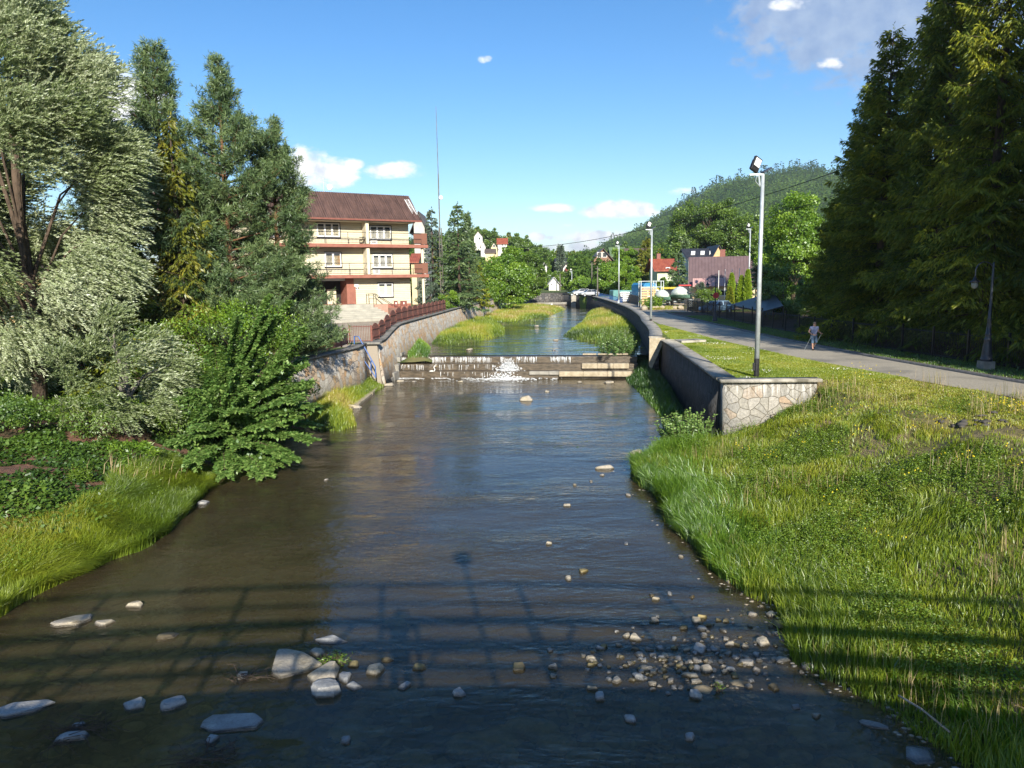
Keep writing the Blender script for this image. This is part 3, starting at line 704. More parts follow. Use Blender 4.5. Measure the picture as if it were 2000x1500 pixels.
# ------------------------------------------------------------------ path, kerb, yard
ys = np.concatenate([np.arange(-40, 60, 1.5), np.arange(60, 160, 4)])
pn = ip(ys, PATH_N); pf = ip(ys, PATH_F); z = up_z(ys)+.012
pn2 = pn+(vnoise(ys*.6, ys*0, 3)-.5)*.12
V = np.concatenate([np.stack([pn2, ys, z], 1), np.stack([(pn+pf)/2, ys, z+.02], 1), np.stack([pf, ys, z], 1)]); n = len(ys)
a = np.arange(n-1); F = np.concatenate([np.stack([a, a+n, a+n+1, a+1], 1), np.stack([a+n, a+2*n, a+2*n+1, a+n+1], 1)])
tag(np_obj('path', V, F, M['asphalt'], smooth=True), kind='structure')
def ribbon(name, xs, ys, z0, w_, h, mat):
    n = len(ys); V = []
    for x, y, zz in zip(xs, ys, z0): V += [(x, y, zz-.1), (x, y, zz+h), (x+w_, y, zz+h), (x+w_, y, zz-.1)]
    F = []
    for i in range(n-1):
        a = i*4; F += [(a+q, a+(q+1) % 4, a+4+(q+1) % 4, a+4+q) for q in range(4)]
    F += [(0, 3, 2, 1), (n*4-4, n*4-3, n*4-2, n*4-1)]
    return np_obj(name, V, np.array(F), mat)
yk = np.arange(-40, 90, 2.); tag(ribbon('kerb', ip(yk, PATH_F)+.004, yk, up_z(yk), .16, .13, M['kerb']), kind='structure')
# strip of ground between kerb and railings, and the sandy yard
yk = np.arange(-40, 90, 2.5); xa = ip(yk, PATH_F)+.17; V = np.concatenate([np.stack([xa, yk, up_z(yk)+.09], 1), np.stack([xa+30, yk, up_z(yk)+.09], 1)]); n = len(yk); a = np.arange(n-1)
tag(np_obj('verge', V, np.stack([a, a+n, a+n+1, a+1], 1), M['soil']), kind='structure')
V = [(18.6, 91, 3.32), (23, 88, 3.32), (27, 92, 3.33), (40, 100, 3.45), (44, 130, 3.68), (20.5, 128, 3.65), (19.4, 104, 3.43)]
tag(np_obj('yard', V, [np.array([[0, 1, 2, 3, 4, 5, 6]])], M['sand']), kind='structure')
# worn track in the grass beside the path
# left: courtyard paving
yc = np.array([51.5, 52.6, 53.8, 56, 58, 59.7, 63, 66, 74, 84]); xe = lw_x(yc)-.65
V = np.concatenate([np.stack([xe, yc, left_z(xe, yc)+.01], 1), np.stack([xe-24, yc, left_z(xe, yc)+.01], 1)]); n = len(yc); a = np.arange(n-1)
tag(np_obj('paving', V, np.stack([a, a+1, a+n+1, a+n], 1), M['paving']), kind='structure')

# ------------------------------------------------------------------ the guest house on the left
BC = D(803, 600, 76); BV = np.array([.866, .5, 0]); BN = np.array([.5, -.866, 0])      # right front corner, along the facade, outward
BR = math.atan2(.5, .866)
gh = thing('guest_house', 'three-storey cream guest house with brown mansard roof and terracotta balconies', 'building', (BC[0], BC[1], 0), BR)
def FU(px, py, off=0.):
    """pixel -> (u along facade, z) on the facade plane pushed out by off"""
    q = PL(px, py, BC+BN*off, BN); return float(np.dot(q-BC, BV)), float(q[2])
# local frame of the building: x = u, y = into the building (= -out), z
def lbox(m, u0, u1, z0, z1, o0, o1): m.box(((u0+u1)/2, -(o0+o1)/2, (z0+z1)/2), (abs(u1-u0), abs(o1-o0), abs(z1-z0)))
u_left = -23.; zb = FU(803, 600)[1]; z_s1 = FU(760, 540, 1.3)[1]; z_s2 = FU(760, 481, 1.3)[1]; z_eave = FU(760, 429, 1.6)[1]; z_top = FU(760, 377)[1]
u_ent0, _ = FU(655, 590); u_ent1, z_floor = FU(678, 594); u_pil, _ = FU(692, 590)
m_ = MB()
m_.box((u_left/2+.0, 5.5, (3.+z_eave)/2), (abs(u_left), 11, z_eave-3.)) if False else None
# ground floor wall leaves the entrance recess free
lbox(m_, u_pil, 0, z_floor-.1, z_s1, -11, 0); lbox(m_, u_left, u_ent0-3.2, 3., z_s1, -11, 0); lbox(m_, u_ent0-3.2, u_pil, z_floor+2.95, z_s1, -11, 0)
lbox(m_, u_left, -.0, z_s1+.01, z_eave, -11, -.01)
m_.build('wall', M['siding'], gh)
m_ = MB(); lbox(m_, u_pil, -.01, 2.6, z_floor-.1, -11, .04); lbox(m_, u_left, u_pil, 2.6, z_floor, -11, -.06); m_.build('plinth', M['terracotta'], gh)
m_ = MB(); lbox(m_, u_ent0-3.2, u_pil, z_floor, z_floor+2.95, -11, -2.); m_.build('entrance_back', M['dark'], gh)
m_ = MB(); lbox(m_, u_ent1, u_pil, z_floor, z_floor+2.95, -2., .12); a = FU(693, 590)[0]; lbox(m_, u_pil+.004, a+.12, z_floor-.05, z_floor+1.75, -.1, .10); m_.build('entrance_pillar', M['terracotta'], gh)
m_ = MB(); lbox(m_, u_ent0-.4, u_ent0+.5, z_floor, z_floor+1.5, -1.6, -1.3); m_.build('entrance_counter', M['plaster'], gh)
m_ = MB(); lbox(m_, u_ent0-1.6, u_ent0+1.4, z_floor+2.35, z_floor+2.7, -.5, -.3); m_.build('entrance_sign', M['white_paint'], gh)
# balconies
u_fin0, u_fin1 = FU(716, 480, 1.3)[0], FU(722, 480, 1.3)[0]
for zz in (z_s1, z_s2):
    m_ = MB(); lbox(m_, u_left, 1.6, zz-.12, zz+.20, -.02, 1.32); m_.build('balcony_slab', M['terracotta'], gh)
m_ = MB(); lbox(m_, u_fin0, u_fin1, z_s1+.23, z_s2-.23, 0, 1.25); m_.build('divider', M['plaster'], gh)
m_ = MB(); lbox(m_, u_fin0, u_fin1, z_s2+.23, z_eave+.02, 0, 1.25); m_.build('divider', M['plaster'], gh)
for k_ in (1, 2, 3):
    for z0, z1 in ((z_s1+.23, z_s2-.23), (z_s2+.23, z_eave+.02)):
        m_ = MB(); lbox(m_, u_fin0-k_*7.4, u_fin1-k_*7.4, z0, z1, 0, 1.25); m_.build('divider', M['plaster'], gh)
for zz in (z_s1, z_s2):
    m_ = MB(); zt = zz+.22
    for a, b in ((u_left, u_fin0), (u_fin1, .9)):
        for h in (.10, .55, 1.12): m_.box(((a+b)/2, -1.24, zt+h), (b-a, .035 if h < 1 else .05, .035 if h < 1 else .05))
        nn = int((b-a)/.14)
        for i in range(nn+1): m_.box((a+(b-a)*i/nn, -1.24, zt+.32), (.016, .016, .46))
        for i in range(int((b-a)/2.3)+1): m_.box((min(a+i*2.3, b), -1.24, zt+.56), (.04, .04, 1.12))
    m_.build('railing', M['black_metal'], gh)
    m_ = MB(); lbox(m_, .05, 1.55, zt+.05, zt+1.15, 1.15, 1.2); m_.build('wicker_screen', pmat('wicker', (.14, .06, .04), (.26, .12, .08), 30., .9), gh)
m_ = MB(); m_.lathe([(.15, 3.1), (.15, z_s2+1.2)], (1.1, -.9, 0), 10); m_.build('column', M['plaster'], gh)
# windows
def window(px0, px1, py0, py1, panes, off=0., door=None, mat_list=None, ghz=gh):
    u0, z1 = FU(px0, py0); u1, z0 = FU(px1, py1); fw = .11
    m_ = MB(); o = .05
    lbox(m_, u0, u1, z1-fw, z1, -.1, o); lbox(m_, u0, u1, z0, z0+fw, -.1, o); lbox(m_, u0, u0+fw, z0+fw, z1-fw, -.1, o); lbox(m_, u1-fw, u1, z0+fw, z1-fw, -.1, o)
    pw = (u1-u0-fw)/panes
    for i in range(1, panes): lbox(m_, u0+fw/2+pw*i-fw*.8, u0+fw/2+pw*i+fw*.8, z0+fw, z1-fw, -.1, o+.004)
    fr = m_.build('window', M['white_paint'], ghz)
    m_ = MB(); lbox(m_, u0-.07, u1+.07, z1+.003, z1+.09, -.1, .03); lbox(m_, u1+.003, u1+.09, z0-.05, z1, -.1, .03); lbox(m_, u0-.07, u1+.07, z0-.12, z0-.003, -.1, .07); m_.build('trim', M['black_metal'], fr)
    for i in range(panes):
        a = u0+fw/2+pw*i+fw*.6; b = a+pw-fw*1.2
        mm = (mat_list or ['curtain']*panes)[i]
        m_ = MB(); lbox(m_, a, b, z0+fw, z1-fw, -.08, -.01); m_.build('pane', M[mm], fr)
        m_ = MB(); lbox(m_, a, b, z1-fw-(z1-z0)*.14, z1-fw, -.05, .005); m_.build('pane_top', M['glass'], fr)
    return fr
window(722, 764, 441, 468, 3); window(618, 664, 435, 463, 3); window(727, 767, 497, 523, 3); window(634, 667, 493, 521, 2, mat_list=['curtain', 'curtain_orange'])
window(738, 768, 553, 579, 2, mat_list=['glass', 'curtain'])
for px0, px1, py0, py1 in ((723, 737, 469, 483), (728, 742, 524, 540)):
    u0, z1 = FU(px0, py0); u1, z0 = FU(px1, py1); z0 = max(z0, (z_s1 if py0 > 500 else z_s2)+.24)
    m_ = MB(); lbox(m_, u0, u1, z0, z1, -.1, .05); d_ = m_.build('door', M['white_paint'], gh)
    m_ = MB(); lbox(m_, u0+.16, u1-.16, z0+.15, z1-.1, 0, .06); m_.build('pane', M['curtain'], d_)
for k_ in (1, 2):
    for py0, py1 in ((441, 468), (497, 523)):
        u0, z1 = FU(722, py0); u1, z0 = FU(764, py1); m_ = MB(); lbox(m_, u0-k_*7.6-3, u1-k_*7.6-3.5, z0, z1, -.1, .05); w_ = m_.build('window', M['white_paint'], gh)
        m_ = MB(); lbox(m_, u0-k_*7.6-2.8, u1-k_*7.6-3.7, z0+.15, z1-.15, 0, .055); m_.build('pane', M['glass'], w_)
# house plate: two dark marks on a pale board
u0, z1 = FU(692, 555); u1, z0 = FU(700, 566); m_ = MB(); lbox(m_, u0, u1, z0, z1, 0, .05); sg = m_.build('plate', M['white_paint'], gh)
dz = (z1-z0)
for a_ in (.12, .32): m_ = MB(); lbox(m_, u0+a_, u0+a_+.12, z0+dz*.18, z0+dz*.42, .05, .06); m_.build('plate_mark', M['black_metal'], sg)
for a, b in ((769, 776), (781.5, 794)):
    u0, z1 = FU(a, 587.5); u1, z0 = FU(b, 599); m_ = MB(); lbox(m_, u0, u1, z0, z1, 0, .16); bx_ = m_.build('meter_box', M['brown_paint'], gh)
    m_ = MB(); lbox(m_, (u0+u1)/2-.06, (u0+u1)/2+.06, z0+.28, z1-.15, .16, .17); m_.build('label_plate', M['white_paint'], bx_)
# roof: steep ribbed mansard front, hipped at the right end
zt_ = FU(798, 378)[1]
uR = FU(823, 432, 1.6)[0]; ze = z_eave-.02
run = 1.9; inn = FU(798, 378, -run)[0]
rf_v = [(u_left-1, -1.6, ze), (uR, -1.6, ze), (inn, run, zt_), (u_left-1, run, zt_), (uR, 12, ze), (inn, 9.5, zt_), (u_left-1, 12, ze), (u_left-1, 9.5, zt_)]
m_ = MB(); m_.add(rf_v, [(0, 1, 2, 3), (1, 4, 5, 2), (3, 2, 5, 7), (4, 6, 7, 5), (0, 6, 4, 1), (0, 3, 7, 6)]); rf = m_.build('roof', M['roof_brown'], gh)
m_ = MB()
for i in range(120):
    q = i/119; u = u_left+(uR-.1-u_left)*q
    top_u = min(u, inn-.02); fz = 1.0 if u <= inn else max(.02, (uR-u)/(uR-inn))
    a = np.array([u, -1.63, ze]); b = np.array([u if u <= inn else u, -1.63+(run+1.6)*fz, ze+(zt_-ze)*fz]); m_.obox(a-np.array([.02, 0, 0]), (.04, 0, 0), (0, -.05, .03), b-a)
m_.build('roof_seam', M['roof_brown'], rf)
m_ = MB(); m_.box(((u_left+uR)/2, -1.66, ze-.06), (uR-u_left, .14, .16)); m_.build('gutter', M['brown_paint'], rf)
m_ = MB(); m_.box(((u_left+uR)/2-.3, -.4, ze-.17), (uR-u_left-.7, 2.1, .12)); m_.build('soffit', M['plaster'], gh)
# white stain on the right end of the roof: splashes with a shape of their own
vs = []; fs = []
for i in range(11):
    u = inn-.55+random.uniform(-.3, .35); s0 = random.uniform(.12, .25); s1 = random.uniform(.4, .85); wd = random.uniform(.03, .10); b = len(vs)
    for uu, ss in ((u, s0), (u+wd, s0), (u+wd*.7+.15*s1, s1), (u+.15*s1, s1)):
        vs.append((uu, -1.6+(run+1.6)*(1-ss)-.03, ze+(zt_-ze)*(1-ss)+.035))
    fs.append((b+3, b+2, b+1, b))
np_obj('stain', vs, np.array(fs), M['white_paint'], rf)
q = FU(643, 366); m_ = MB(); m_.tube([(q[0], 1.9, zt_-.1), (q[0], 1.9, FU(643, 340)[1])], .035, 6)
for z_, l_ in ((.9, .5), (.7, .7), (.5, .4)): m_.box((q[0], 1.9, zt_+z_+.4), (l_, .03, .03))
an = m_.build('antenna', M['galv'], gh)
m_ = MB(); m_.ell((q[0]+.55, 1.7, zt_+.45), (.30, .10, .30)); m_.build('satellite_dish', M['white_paint'], gh, smooth=True)
# stairs to the entrance and the low walls beside them
st = thing('entrance_steps', 'wide pale stone steps rising to the entrance of the cream guest house', 'steps', (BC[0], BC[1], 0), BR)
us0, us1 = FU(655, 600)[0]-3, FU(722, 596)[0]; ns_ = 9; zg = 3.92
for i in range(ns_):
    m_ = MB(); zt = z_floor-.03-(z_floor-zg)*i/ns_
    lbox(m_, us0-i*.12, us1+i*.17, 2.9, zt, .13+i*.46-.4*(i > 0), .13+(i+1)*.46+.6*(i == 0)); m_.build('step', M['steps'], st)
lw_ = thing('retaining_wall', 'low pink stair side wall with a brown end post in front of the guest house', 'wall', (BC[0], BC[1], 0), BR)
m_ = MB(); lbox(m_, us1+.05, us1+1.5, 2.9, z_floor-.1, .14, 1.3); lbox(m_, us1+1.7, us1+2.1, 2.9, z_floor-.5, .14, 4.6); m_.build('masonry', M['pink_plaster'], lw_)
m_ = MB(); lbox(m_, us1+1.62, us1+2.7, 2.9, z_floor-.25, 3.9, 4.6); m_.build('end_post', M['terracotta'], lw_)
m_ = MB(); lbox(m_, us1+1.5, us1+4.4, 2.9, z_floor-1.0, .14, .8); m_.build('planter', M['terracotta'], lw_)
hr = thing('handrail', 'thin dark metal handrail at the top of the entrance steps', 'handrail', (BC[0], BC[1], 0), BR)
for dv in (.3, 1.0):
    m_ = MB(); a = us1-.4
    m_.tube([(a, -dv, z_floor-.1), (a, -dv, z_floor+1.), (a+.7, -dv, z_floor+1.), (a+2.3, -dv-1.4, z_floor-.3)], .03, 6); m_.tube([(a+.75, -dv, z_floor+.95), (a+.75, -dv, z_floor-.1)], .03, 6)
    m_.build('rail', M['black_metal'], hr)
# plastic chair on the upper balcony
q = FU(709, 474, .9); ch = thing('garden_chair', 'dark plastic garden chair standing on the upper balcony', 'chair', tuple(BC*[1, 1, 0]+BV*q[0]+BN*.75+np.array([0, 0, z_s2+.23])), BR)
m_ = MB(); m_.box((0, 0, .44), (.5, .48, .05)); m_.build('seat', M['dark'], ch)
m_ = MB(); m_.box((.27, 0, .78), (.05, .48, .62)); m_.build('backrest', M['dark'], ch)
for a, b in ((-.22, -.2), (-.22, .2), (.22, -.2), (.22, .2)): m_ = MB(); m_.box((a, b, .22), (.05, .05, .44)); m_.build('leg', M['dark'], ch)
m_ = MB(); m_.box((0, .24, .66), (.5, .05, .05)); m_.box((0, -.24, .66), (.5, .05, .05)); m_.build('armrest', M['dark'], ch)
# sunshade roof piece seen right of the house: neighbour with orange roof
# lattice mast
mq = D(860, 478, 96); mt = thing('radio_mast', 'tall thin guyed radio mast with a white dish rising behind the guest house', 'mast', (mq[0], mq[1], 3.5))
tp = D(851, 208, 96)-np.array([mq[0], mq[1], 3.5]); h_all = tp[2]; tilt = tp[0]/h_all*.25
m_ = MB()
for k_ in range(3):
    a = k_*2.094; m_.tube([(.22*math.cos(a), .22*math.sin(a), 0), (.20*math.cos(a)+tilt*8, .2*math.sin(a), h_all*.42)], .06, 5)
for i in range(26):
    z0 = i*h_all*.42/26; a = (i % 3)*2.094; b = a+2.094; z1 = z0+h_all*.42/26
    m_.tube([(.21*math.cos(a), .21*math.sin(a), z0), (.21*math.cos(b), .21*math.sin(b), z1)], .02, 4)
m_.build('lattice', M['bark_grey'], mt)
m_ = MB(); m_.tube([(tilt*8, 0, h_all*.40), (tilt*8, 0, h_all*.68)], .08, 6); m_.tube([(tilt*8, 0, h_all*.68), (tp[0]*.6, 0, h_all)], [.055, .03], 6); m_.build('pole', M['bark_grey'], mt)
q = D(861, 386, 95.8)-np.array([mq[0], mq[1], 3.5]); m_ = MB(); m_.ell((q[0], -.2, q[2]), (.28, .14, .28)); m_.build('dish', M['white_paint'], mt, smooth=True)
for s_ in (-1, 1):
    m_ = MB(); m_.tube([(tilt*8, 0, h_all*.42), (s_*7, 3, .5)], .012, 4); m_.build('guy_wire', M['cable'], mt)

# ------------------------------------------------------------------ other houses
def house(label, px0, px1, py_r, py_e, py_b, Y, wallm, roofm, ridge='u', depth=8., name='house', cat='house', rot=0., win=(), chim=None, over=.45, door=None, base_extra=3.):
    """front face spans px0..px1 at depth Y; ridge 'u' = eaves face us, 'v' = gable faces us"""
    a = D(px0, py_e, Y); b = D(px1, py_e, Y); zb_ = D((px0+px1)/2, py_b, Y)[2]; ze_ = (a[2]+b[2])/2; W = b[0]-a[0]
    yr = Y+depth/2 if ridge == 'u' else Y
    zr = D((px0+px1)/2, py_r, yr)[2]
    h = thing(name, label, cat, ((a[0]+b[0])/2, Y, zb_), rot)
    E_ = ze_-zb_; Rg = zr-zb_; m_ = MB(); bz = -base_extra
    if ridge == 'u':
        m_.prism([(0, bz), (depth, bz), (depth, E_), (depth/2, Rg-.1), (0, E_)], (-W/2, 0, 0), (0, 1, 0), (0, 0, 1), (W, 0, 0))
    else:
        m_.prism([(-W/2, bz), (W/2, bz), (W/2, E_), (0, Rg-.1), (-W/2, E_)], (0, 0, 0), (1, 0, 0), (0, 0, 1), (0, depth, 0))
    m_.build('wall', wallm, h)
    m_ = MB(); t_ = .18
    if ridge == 'u':
        sl_ = (Rg-E_)/(depth/2)
        for sg_ in (0, 1):
            pr_ = [(-over, E_-sl_*over+.0), (depth/2, Rg+.0), (depth/2, Rg+t_), (-over, E_-sl_*over+t_)]
            if sg_: pr_ = [(depth-p[0], p[1]) for p in pr_][::-1]
            m_.prism(pr_, (-W/2-over, 0, 0), (0, 1, 0), (0, 0, 1), (W+2*over, 0, 0))
    else:
        sl_ = (Rg-E_)/(W/2)
        for sg_ in (0, 1):
            pr_ = [(-W/2-over, E_-sl_*over), (0, Rg), (0, Rg+t_), (-W/2-over, E_-sl_*over+t_)]
            if sg_: pr_ = [(-p[0], p[1]) for p in pr_][::-1]
            m_.prism(pr_, (0, -over, 0), (1, 0, 0), (0, 0, 1), (0, depth+2*over, 0))
    rf_ = m_.build('roof', roofm, h)
    if chim is not None:
        m_ = MB(); m_.box((chim*W, depth/2+.3 if ridge == 'u' else depth*.5, Rg+.35), (.8, .7, 1.9)); m_.build('chimney', M['brown_paint'], rf_)
    for (wu, wz, ww, wh) in win:
        m_ = MB(); m_.box((wu*W, -.02, wz), (ww, .1, wh)); f_ = m_.build('window', M['white_paint'], h)
        m_ = MB(); m_.box((wu*W, -.055, wz), (ww-.24, .08, wh-.24)); m_.build('pane', M['glass'], f_)
    if door:
        m_ = MB(); m_.box((door*W, -.03, 1.05), (1., .12, 2.1)); d_ = m_.build('door', M['brown_paint'], h)
        m_ = MB(); m_.box((door*W+.35, -.1, 1.05), (.05, .06, .18)); m_.build('handle', M['galv'], d_)
    h['_'] = 0; del h['_']
    return h, rf_, W, E_, Rg
rm = lambda n, a, b, f=3.: stripes_mat(n, a, b, f, 'x', .6)
R_PUR = rm('roof_purple', (.13, .085, .085), (.17, .115, .115), 2.); R_DARK = rm('roof_dark', (.02, .022, .028), (.035, .037, .045), 2.5)
R_RED = rm('roof_red', (.24, .055, .03), (.36, .10, .05), 3.); R_GRN = rm('roof_green', (.10, .16, .07), (.15, .22, .10)); R_BRN = rm('roof_dull', (.10, .07, .05), (.16, .12, .09))
W_CRM = pmat('wall_cream', (.58, .46, .26), (.66, .55, .34), 1.); W_WHT = pmat('wall_white', (.62, .61, .56), (.72, .71, .67), 1.); W_GRN = pmat('wall_pale_green', (.50, .55, .38), (.56, .60, .44), 1.)
W_WOOD = stripes_mat('wall_wood', (.16, .085, .05), (.28, .16, .10), 3., 'x'); W_PLANK = stripes_mat('wall_plank', (.50, .33, .15), (.66, .46, .24), 4., 'z')
h1, rf1, W1_, E1, Rg1 = house('long building with a huge smooth mauve roof and a pink awning, right of the path', 1350, 1482, 503, 556, 592, 112, W_CRM, R_PUR, 'u', 12, rot=math.radians(-14), chim=-.02, win=((-.02, 1.6, 1.6, 1.), (.2, 1.6, 1.4, 1.)), over=.3)
m_ = MB(); a = D(1360, 543, 110.5); b = D(1422, 563, 110.5); m_.prism([(0, 0), (0, .12), (1.6, 1.3), (1.6, 1.18)], (a[0]-h1.location.x, -2.3, b[2]-h1.location.z+.3), (0, 1, 0), (0, 0, 1), (b[0]-a[0], 0, 0)); m_.build('awning', rm('awning_pink', (.42, .24, .22), (.50, .32, .29)), h1)
h2, rf2, W2_, E2, Rg2 = house('house with black roof and three skylights behind the mauve roof', 1345, 1400, 487, 505, 560, 132, W_WHT, R_DARK, 'u', 9, over=.4)
for k_ in (-.36, -.02, .3):
    m_ = MB(); m_.prism([(0, 0), (.75, 0), (1.15, 1.5), (.4, 1.5)], (k_*W2_, 1.35, E2+(Rg2-E2)*.36), (1, 0, 0), nrm(np.array([0, 4.5, Rg2-E2])), (0, -.1, .25)); m_.build('skylight', M['white_paint'], rf2)
house('plank gable of the black-roofed house facing the river', 1393, 1413, 480, 499, 560, 131, W_PLANK, R_DARK, 'v', 7, over=.5, name='house')
house('pale green house with a rust-red roof beside the dark spruce', 1284, 1318, 507, 526, 575, 150, W_GRN, R_RED, 'u', 9, chim=-.18, win=((.1, 5., .9, 1.2),), over=.9)
house('tall brown wooden gabled house above the bright bushes', 1160, 1195, 486, 506, 560, 205, W_WOOD, R_BRN, 'v', 10, over=.9, win=((-.2, 9, 1.3, 1.5), (.1, 9, 1.3, 1.5)))
house('house with a faded green roof behind the wooden gable', 1196, 1222, 484, 500, 560, 222, W_WHT, R_GRN, 'u', 10, over=.6)
house('farmhouse with a dull ochre roof on the slope', 1228, 1262, 486, 498, 550, 215, W_WOOD, R_BRN, 'u', 10, over=1.)
house('small yellow gabled house below the wooden house', 1146, 1157, 511, 522, 545, 230, W_CRM, R_BRN, 'v', 8, win=((0, 3.5, .9, 1.2),))
house('white riverside shed with a pale grey roof and small window', 1072, 1092, 542, 554, 568, 200, W_WHT, rm('roof_grey', (.45, .45, .45), (.6, .6, .6)), 'v', 6, name='shed', cat='shed', win=((-.22, 1.7, .6, .6), (.05, 3.3, .5, .5)), over=.7)
house('cream house with black roof high on the left hillside', 959, 971, 474, 483, 492, 300, W_CRM, R_DARK, 'v', 9, win=((0, 2.5, 1., 1.2),), over=.5, base_extra=9)
house('house with a red tiled roof among the hillside trees', 972, 990, 466, 476, 486, 306, W_WHT, R_RED, 'u', 8, win=((0, 1.7, 1, 1),), base_extra=9)
house('brown-roofed white house near the top of the left hillside', 926, 942, 452, 462, 475, 315, W_WHT, R_BRN, 'v', 10, win=((.15, 2, 1, 1.2),))
house('narrow white house half hidden by the spruce crown', 939, 948, 472, 480, 490, 296, W_WHT, R_BRN, 'v', 8, base_extra=6)
house('rust-brown roof just above the round green tree', 948, 966, 487, 494, 505, 260, W_CRM, R_BRN, 'u', 9)
house('pale house with a small red roof in the valley centre', 1056, 1070, 503, 510, 522, 330, W_WHT, R_RED, 'u', 9, win=((.2, 1.5, 1, 1),))
house('grey-roofed cottage below the red-roofed house in the valley', 1058, 1068, 513, 520, 532, 290, W_WHT, pmat('roof_slate', (.18, .18, .19), (.26, .26, .28), 1.), 'v', 8)
house('wide black-roofed house in the valley centre', 1086, 1116, 505, 514, 526, 320, W_WHT, R_DARK, 'u', 12, win=((-.3, 1.2, 1, 1), (.3, 1.2, 1, 1)))
house('white gable below the wide black roof in the valley', 1100, 1112, 516, 524, 532, 280, W_WHT, R_BRN, 'v', 8, win=((0, 1.8, .9, .9),))
house('small house with a red roof at the end of the valley street', 1107, 1118, 525, 530, 540, 260, W_CRM, R_RED, 'u', 8)
house('white gabled house peeping out right of the guest house', 808, 829, 414, 438, 560, 140, pmat('wall_grey', (.40, .38, .35), (.5, .48, .44), 1.), R_BRN, 'v', 10, over=.8)
house('house with an orange roof seen beneath the end balcony', 803, 813, 497, 512, 590, 118, W_CRM, R_RED, 'u', 8)
yb = house('yellow building behind the silver willow', -160, 205, 500, 538, 690, 62, pmat('wall_yellow', (.60, .42, .18), (.68, .50, .25), .8), R_BRN, 'u', 10, name='building', cat='building', win=((-.3, 4, 1.4, 1.6), (0., 4, 1.4, 1.6), (.3, 4, 1.4, 1.6)), door=.15)

# ------------------------------------------------------------------ fences
def arch_panel(L_, h, arch, t_=.05, n=10):
    """board panel with an arched top, local x 0..L"""
    m_ = MB(); poly = [(0.04, .08), (L_-.04, .08)]+[(L_-.04-(L_-.08)*i/n, h+arch*math.sin(math.pi*i/n)) for i in range(n+1)]
    m_.prism(poly, (0, -t_/2, 0), (1, 0, 0), (0, 0, 1), (0, t_, 0)); return m_
bf = thing('board_fence', 'reddish-brown board fence with scalloped top running along the river wall coping', 'fence', (-9.9, 51.6, 3.1))
def place_panels(root, line, zf_, gap=0., L_=2.1, h=1.0, arch=.28, cap_off=0., mat=M['brown_board']):
    ln = np.array(line, float); seg = np.linalg.norm(np.diff(ln, axis=0), axis=1); S = np.concatenate([[0], np.cumsum(seg)]); n = int(S[-1]/L_)
    pt = lambda s: np.array([np.interp(s, S, ln[:, 0]), np.interp(s, S, ln[:, 1])])
    base = np.array(root.location)
    for i in range(n+1):
        p = pt(min(i*L_, S[-1])); z = zf_(*p); m_ = MB(); m_.box((p[0]-base[0], p[1]-base[1], z-base[2]+(h+.12)/2), (.09, .09, h+.12)); m_.build('post', M['brown_paint'], root)
        if i == n: break
        q = pt((i+1)*L_); d = q-p; a = math.atan2(d[1], d[0]); zz = (zf_(*p)+zf_(*q))/2
        o = arch_panel(np.linalg.norm(d), h, arch).build('panel', mat, root); o.location = (p[0]-base[0], p[1]-base[1], zz-base[2]); o.rotation_euler = (0, 0, a)
        m_ = MB(); ll = np.linalg.norm(d)
        for hz in (.3, h-.12): m_.box((ll/2, -.05, hz), (ll-.1, .05, .07)); m_.box((ll/2, .05, hz), (ll-.1, .05, .07))
        m_.build('rail', M['brown_paint'], o)
fl = [(x-.35, y) for x, y in ln3 if 51.5 < y < 88]
fl = [(-10.15, 51.75)]+fl
place_panels(bf, fl, lambda x, y: ZL(x, y)+.12, L_=2.15)
def grille(root, p, q, z, h, bars, mat, name='grille', r=.014):
    m_ = MB(); p = np.array(p, float); q = np.array(q, float); b = np.array(root.location)
    p3 = np.array([p[0]-b[0], p[1]-b[1], z-b[2]]); q3 = np.array([q[0]-b[0], q[1]-b[1], z-b[2]])
    for hz in (.12, h-.1): m_.tube([p3+[0, 0, hz], q3+[0, 0, hz]], .022, 4)
    for i in range(bars+1):
        c = p3+(q3-p3)*i/bars; m_.tube([c+[0, 0, .05], c+[0, 0, h]], r, 4, cap=False)
    return m_.build(name, mat, root)
gt = thing('metal_gate', 'brown barred gate between the two runs of board fence above the wall pillar', 'gate', (-10.9, 51.6, 3.1))
grille(gt, (-11.75, 51.9), (-10.25, 51.75), 3.15, 1.25, 12, M['brown_paint'], 'bars')
for x in (-11.8, -10.2): m_ = MB(); m_.box((x, 51.85, 3.75), (.08, .08, 1.3)); m_.build('post', M['brown_paint'], gt, world=True)
bf2 = thing('board_fence', 'brown fence with rounded panels and railings on the nearer wall, beside the pine', 'fence', (-11.2, 47, 3.1))
place_panels(bf2, [(-13.1, 39.), (-12.0, 44.5), (-11.3, 48.2), (-11.75, 51.9)], lambda x, y: 3.17, L_=2.2, h=.95, arch=.3)
lf = thing('railing_fence', 'brown barred metal fence on a low pink wall at the left edge', 'fence', (-27, 40, 2.4))
fa = [P(-130, 735, 2.4), P(10, 735, 2.4), P(95, 738, 2.4), P(230, 735, 2.5)]
for a, b in zip(fa[:-1], fa[1:]):
    nn = 2
    for i in range(nn):
        p = a+(b-a)*i/nn; q = a+(b-a)*(i+1)/nn
        grille(lf, p, q, 2.45, 1.35, 16, M['brown_paint'], 'panel', r=.016)
        m_ = MB(); m_.box((p[0], p[1], 3.1), (.12, .12, 1.6)); m_.build('post', M['brown_paint'], lf, world=True)
pw = thing('low_wall', 'low pinkish brick wall behind the brown railing fence at the left edge', 'wall', (-27, 44, 2.4))
m_ = MB(); m_.box((-30, 45.5, 2.9), (24, .4, 2.2), .02); m_.build('masonry', M['pink_plaster'], pw, world=True)
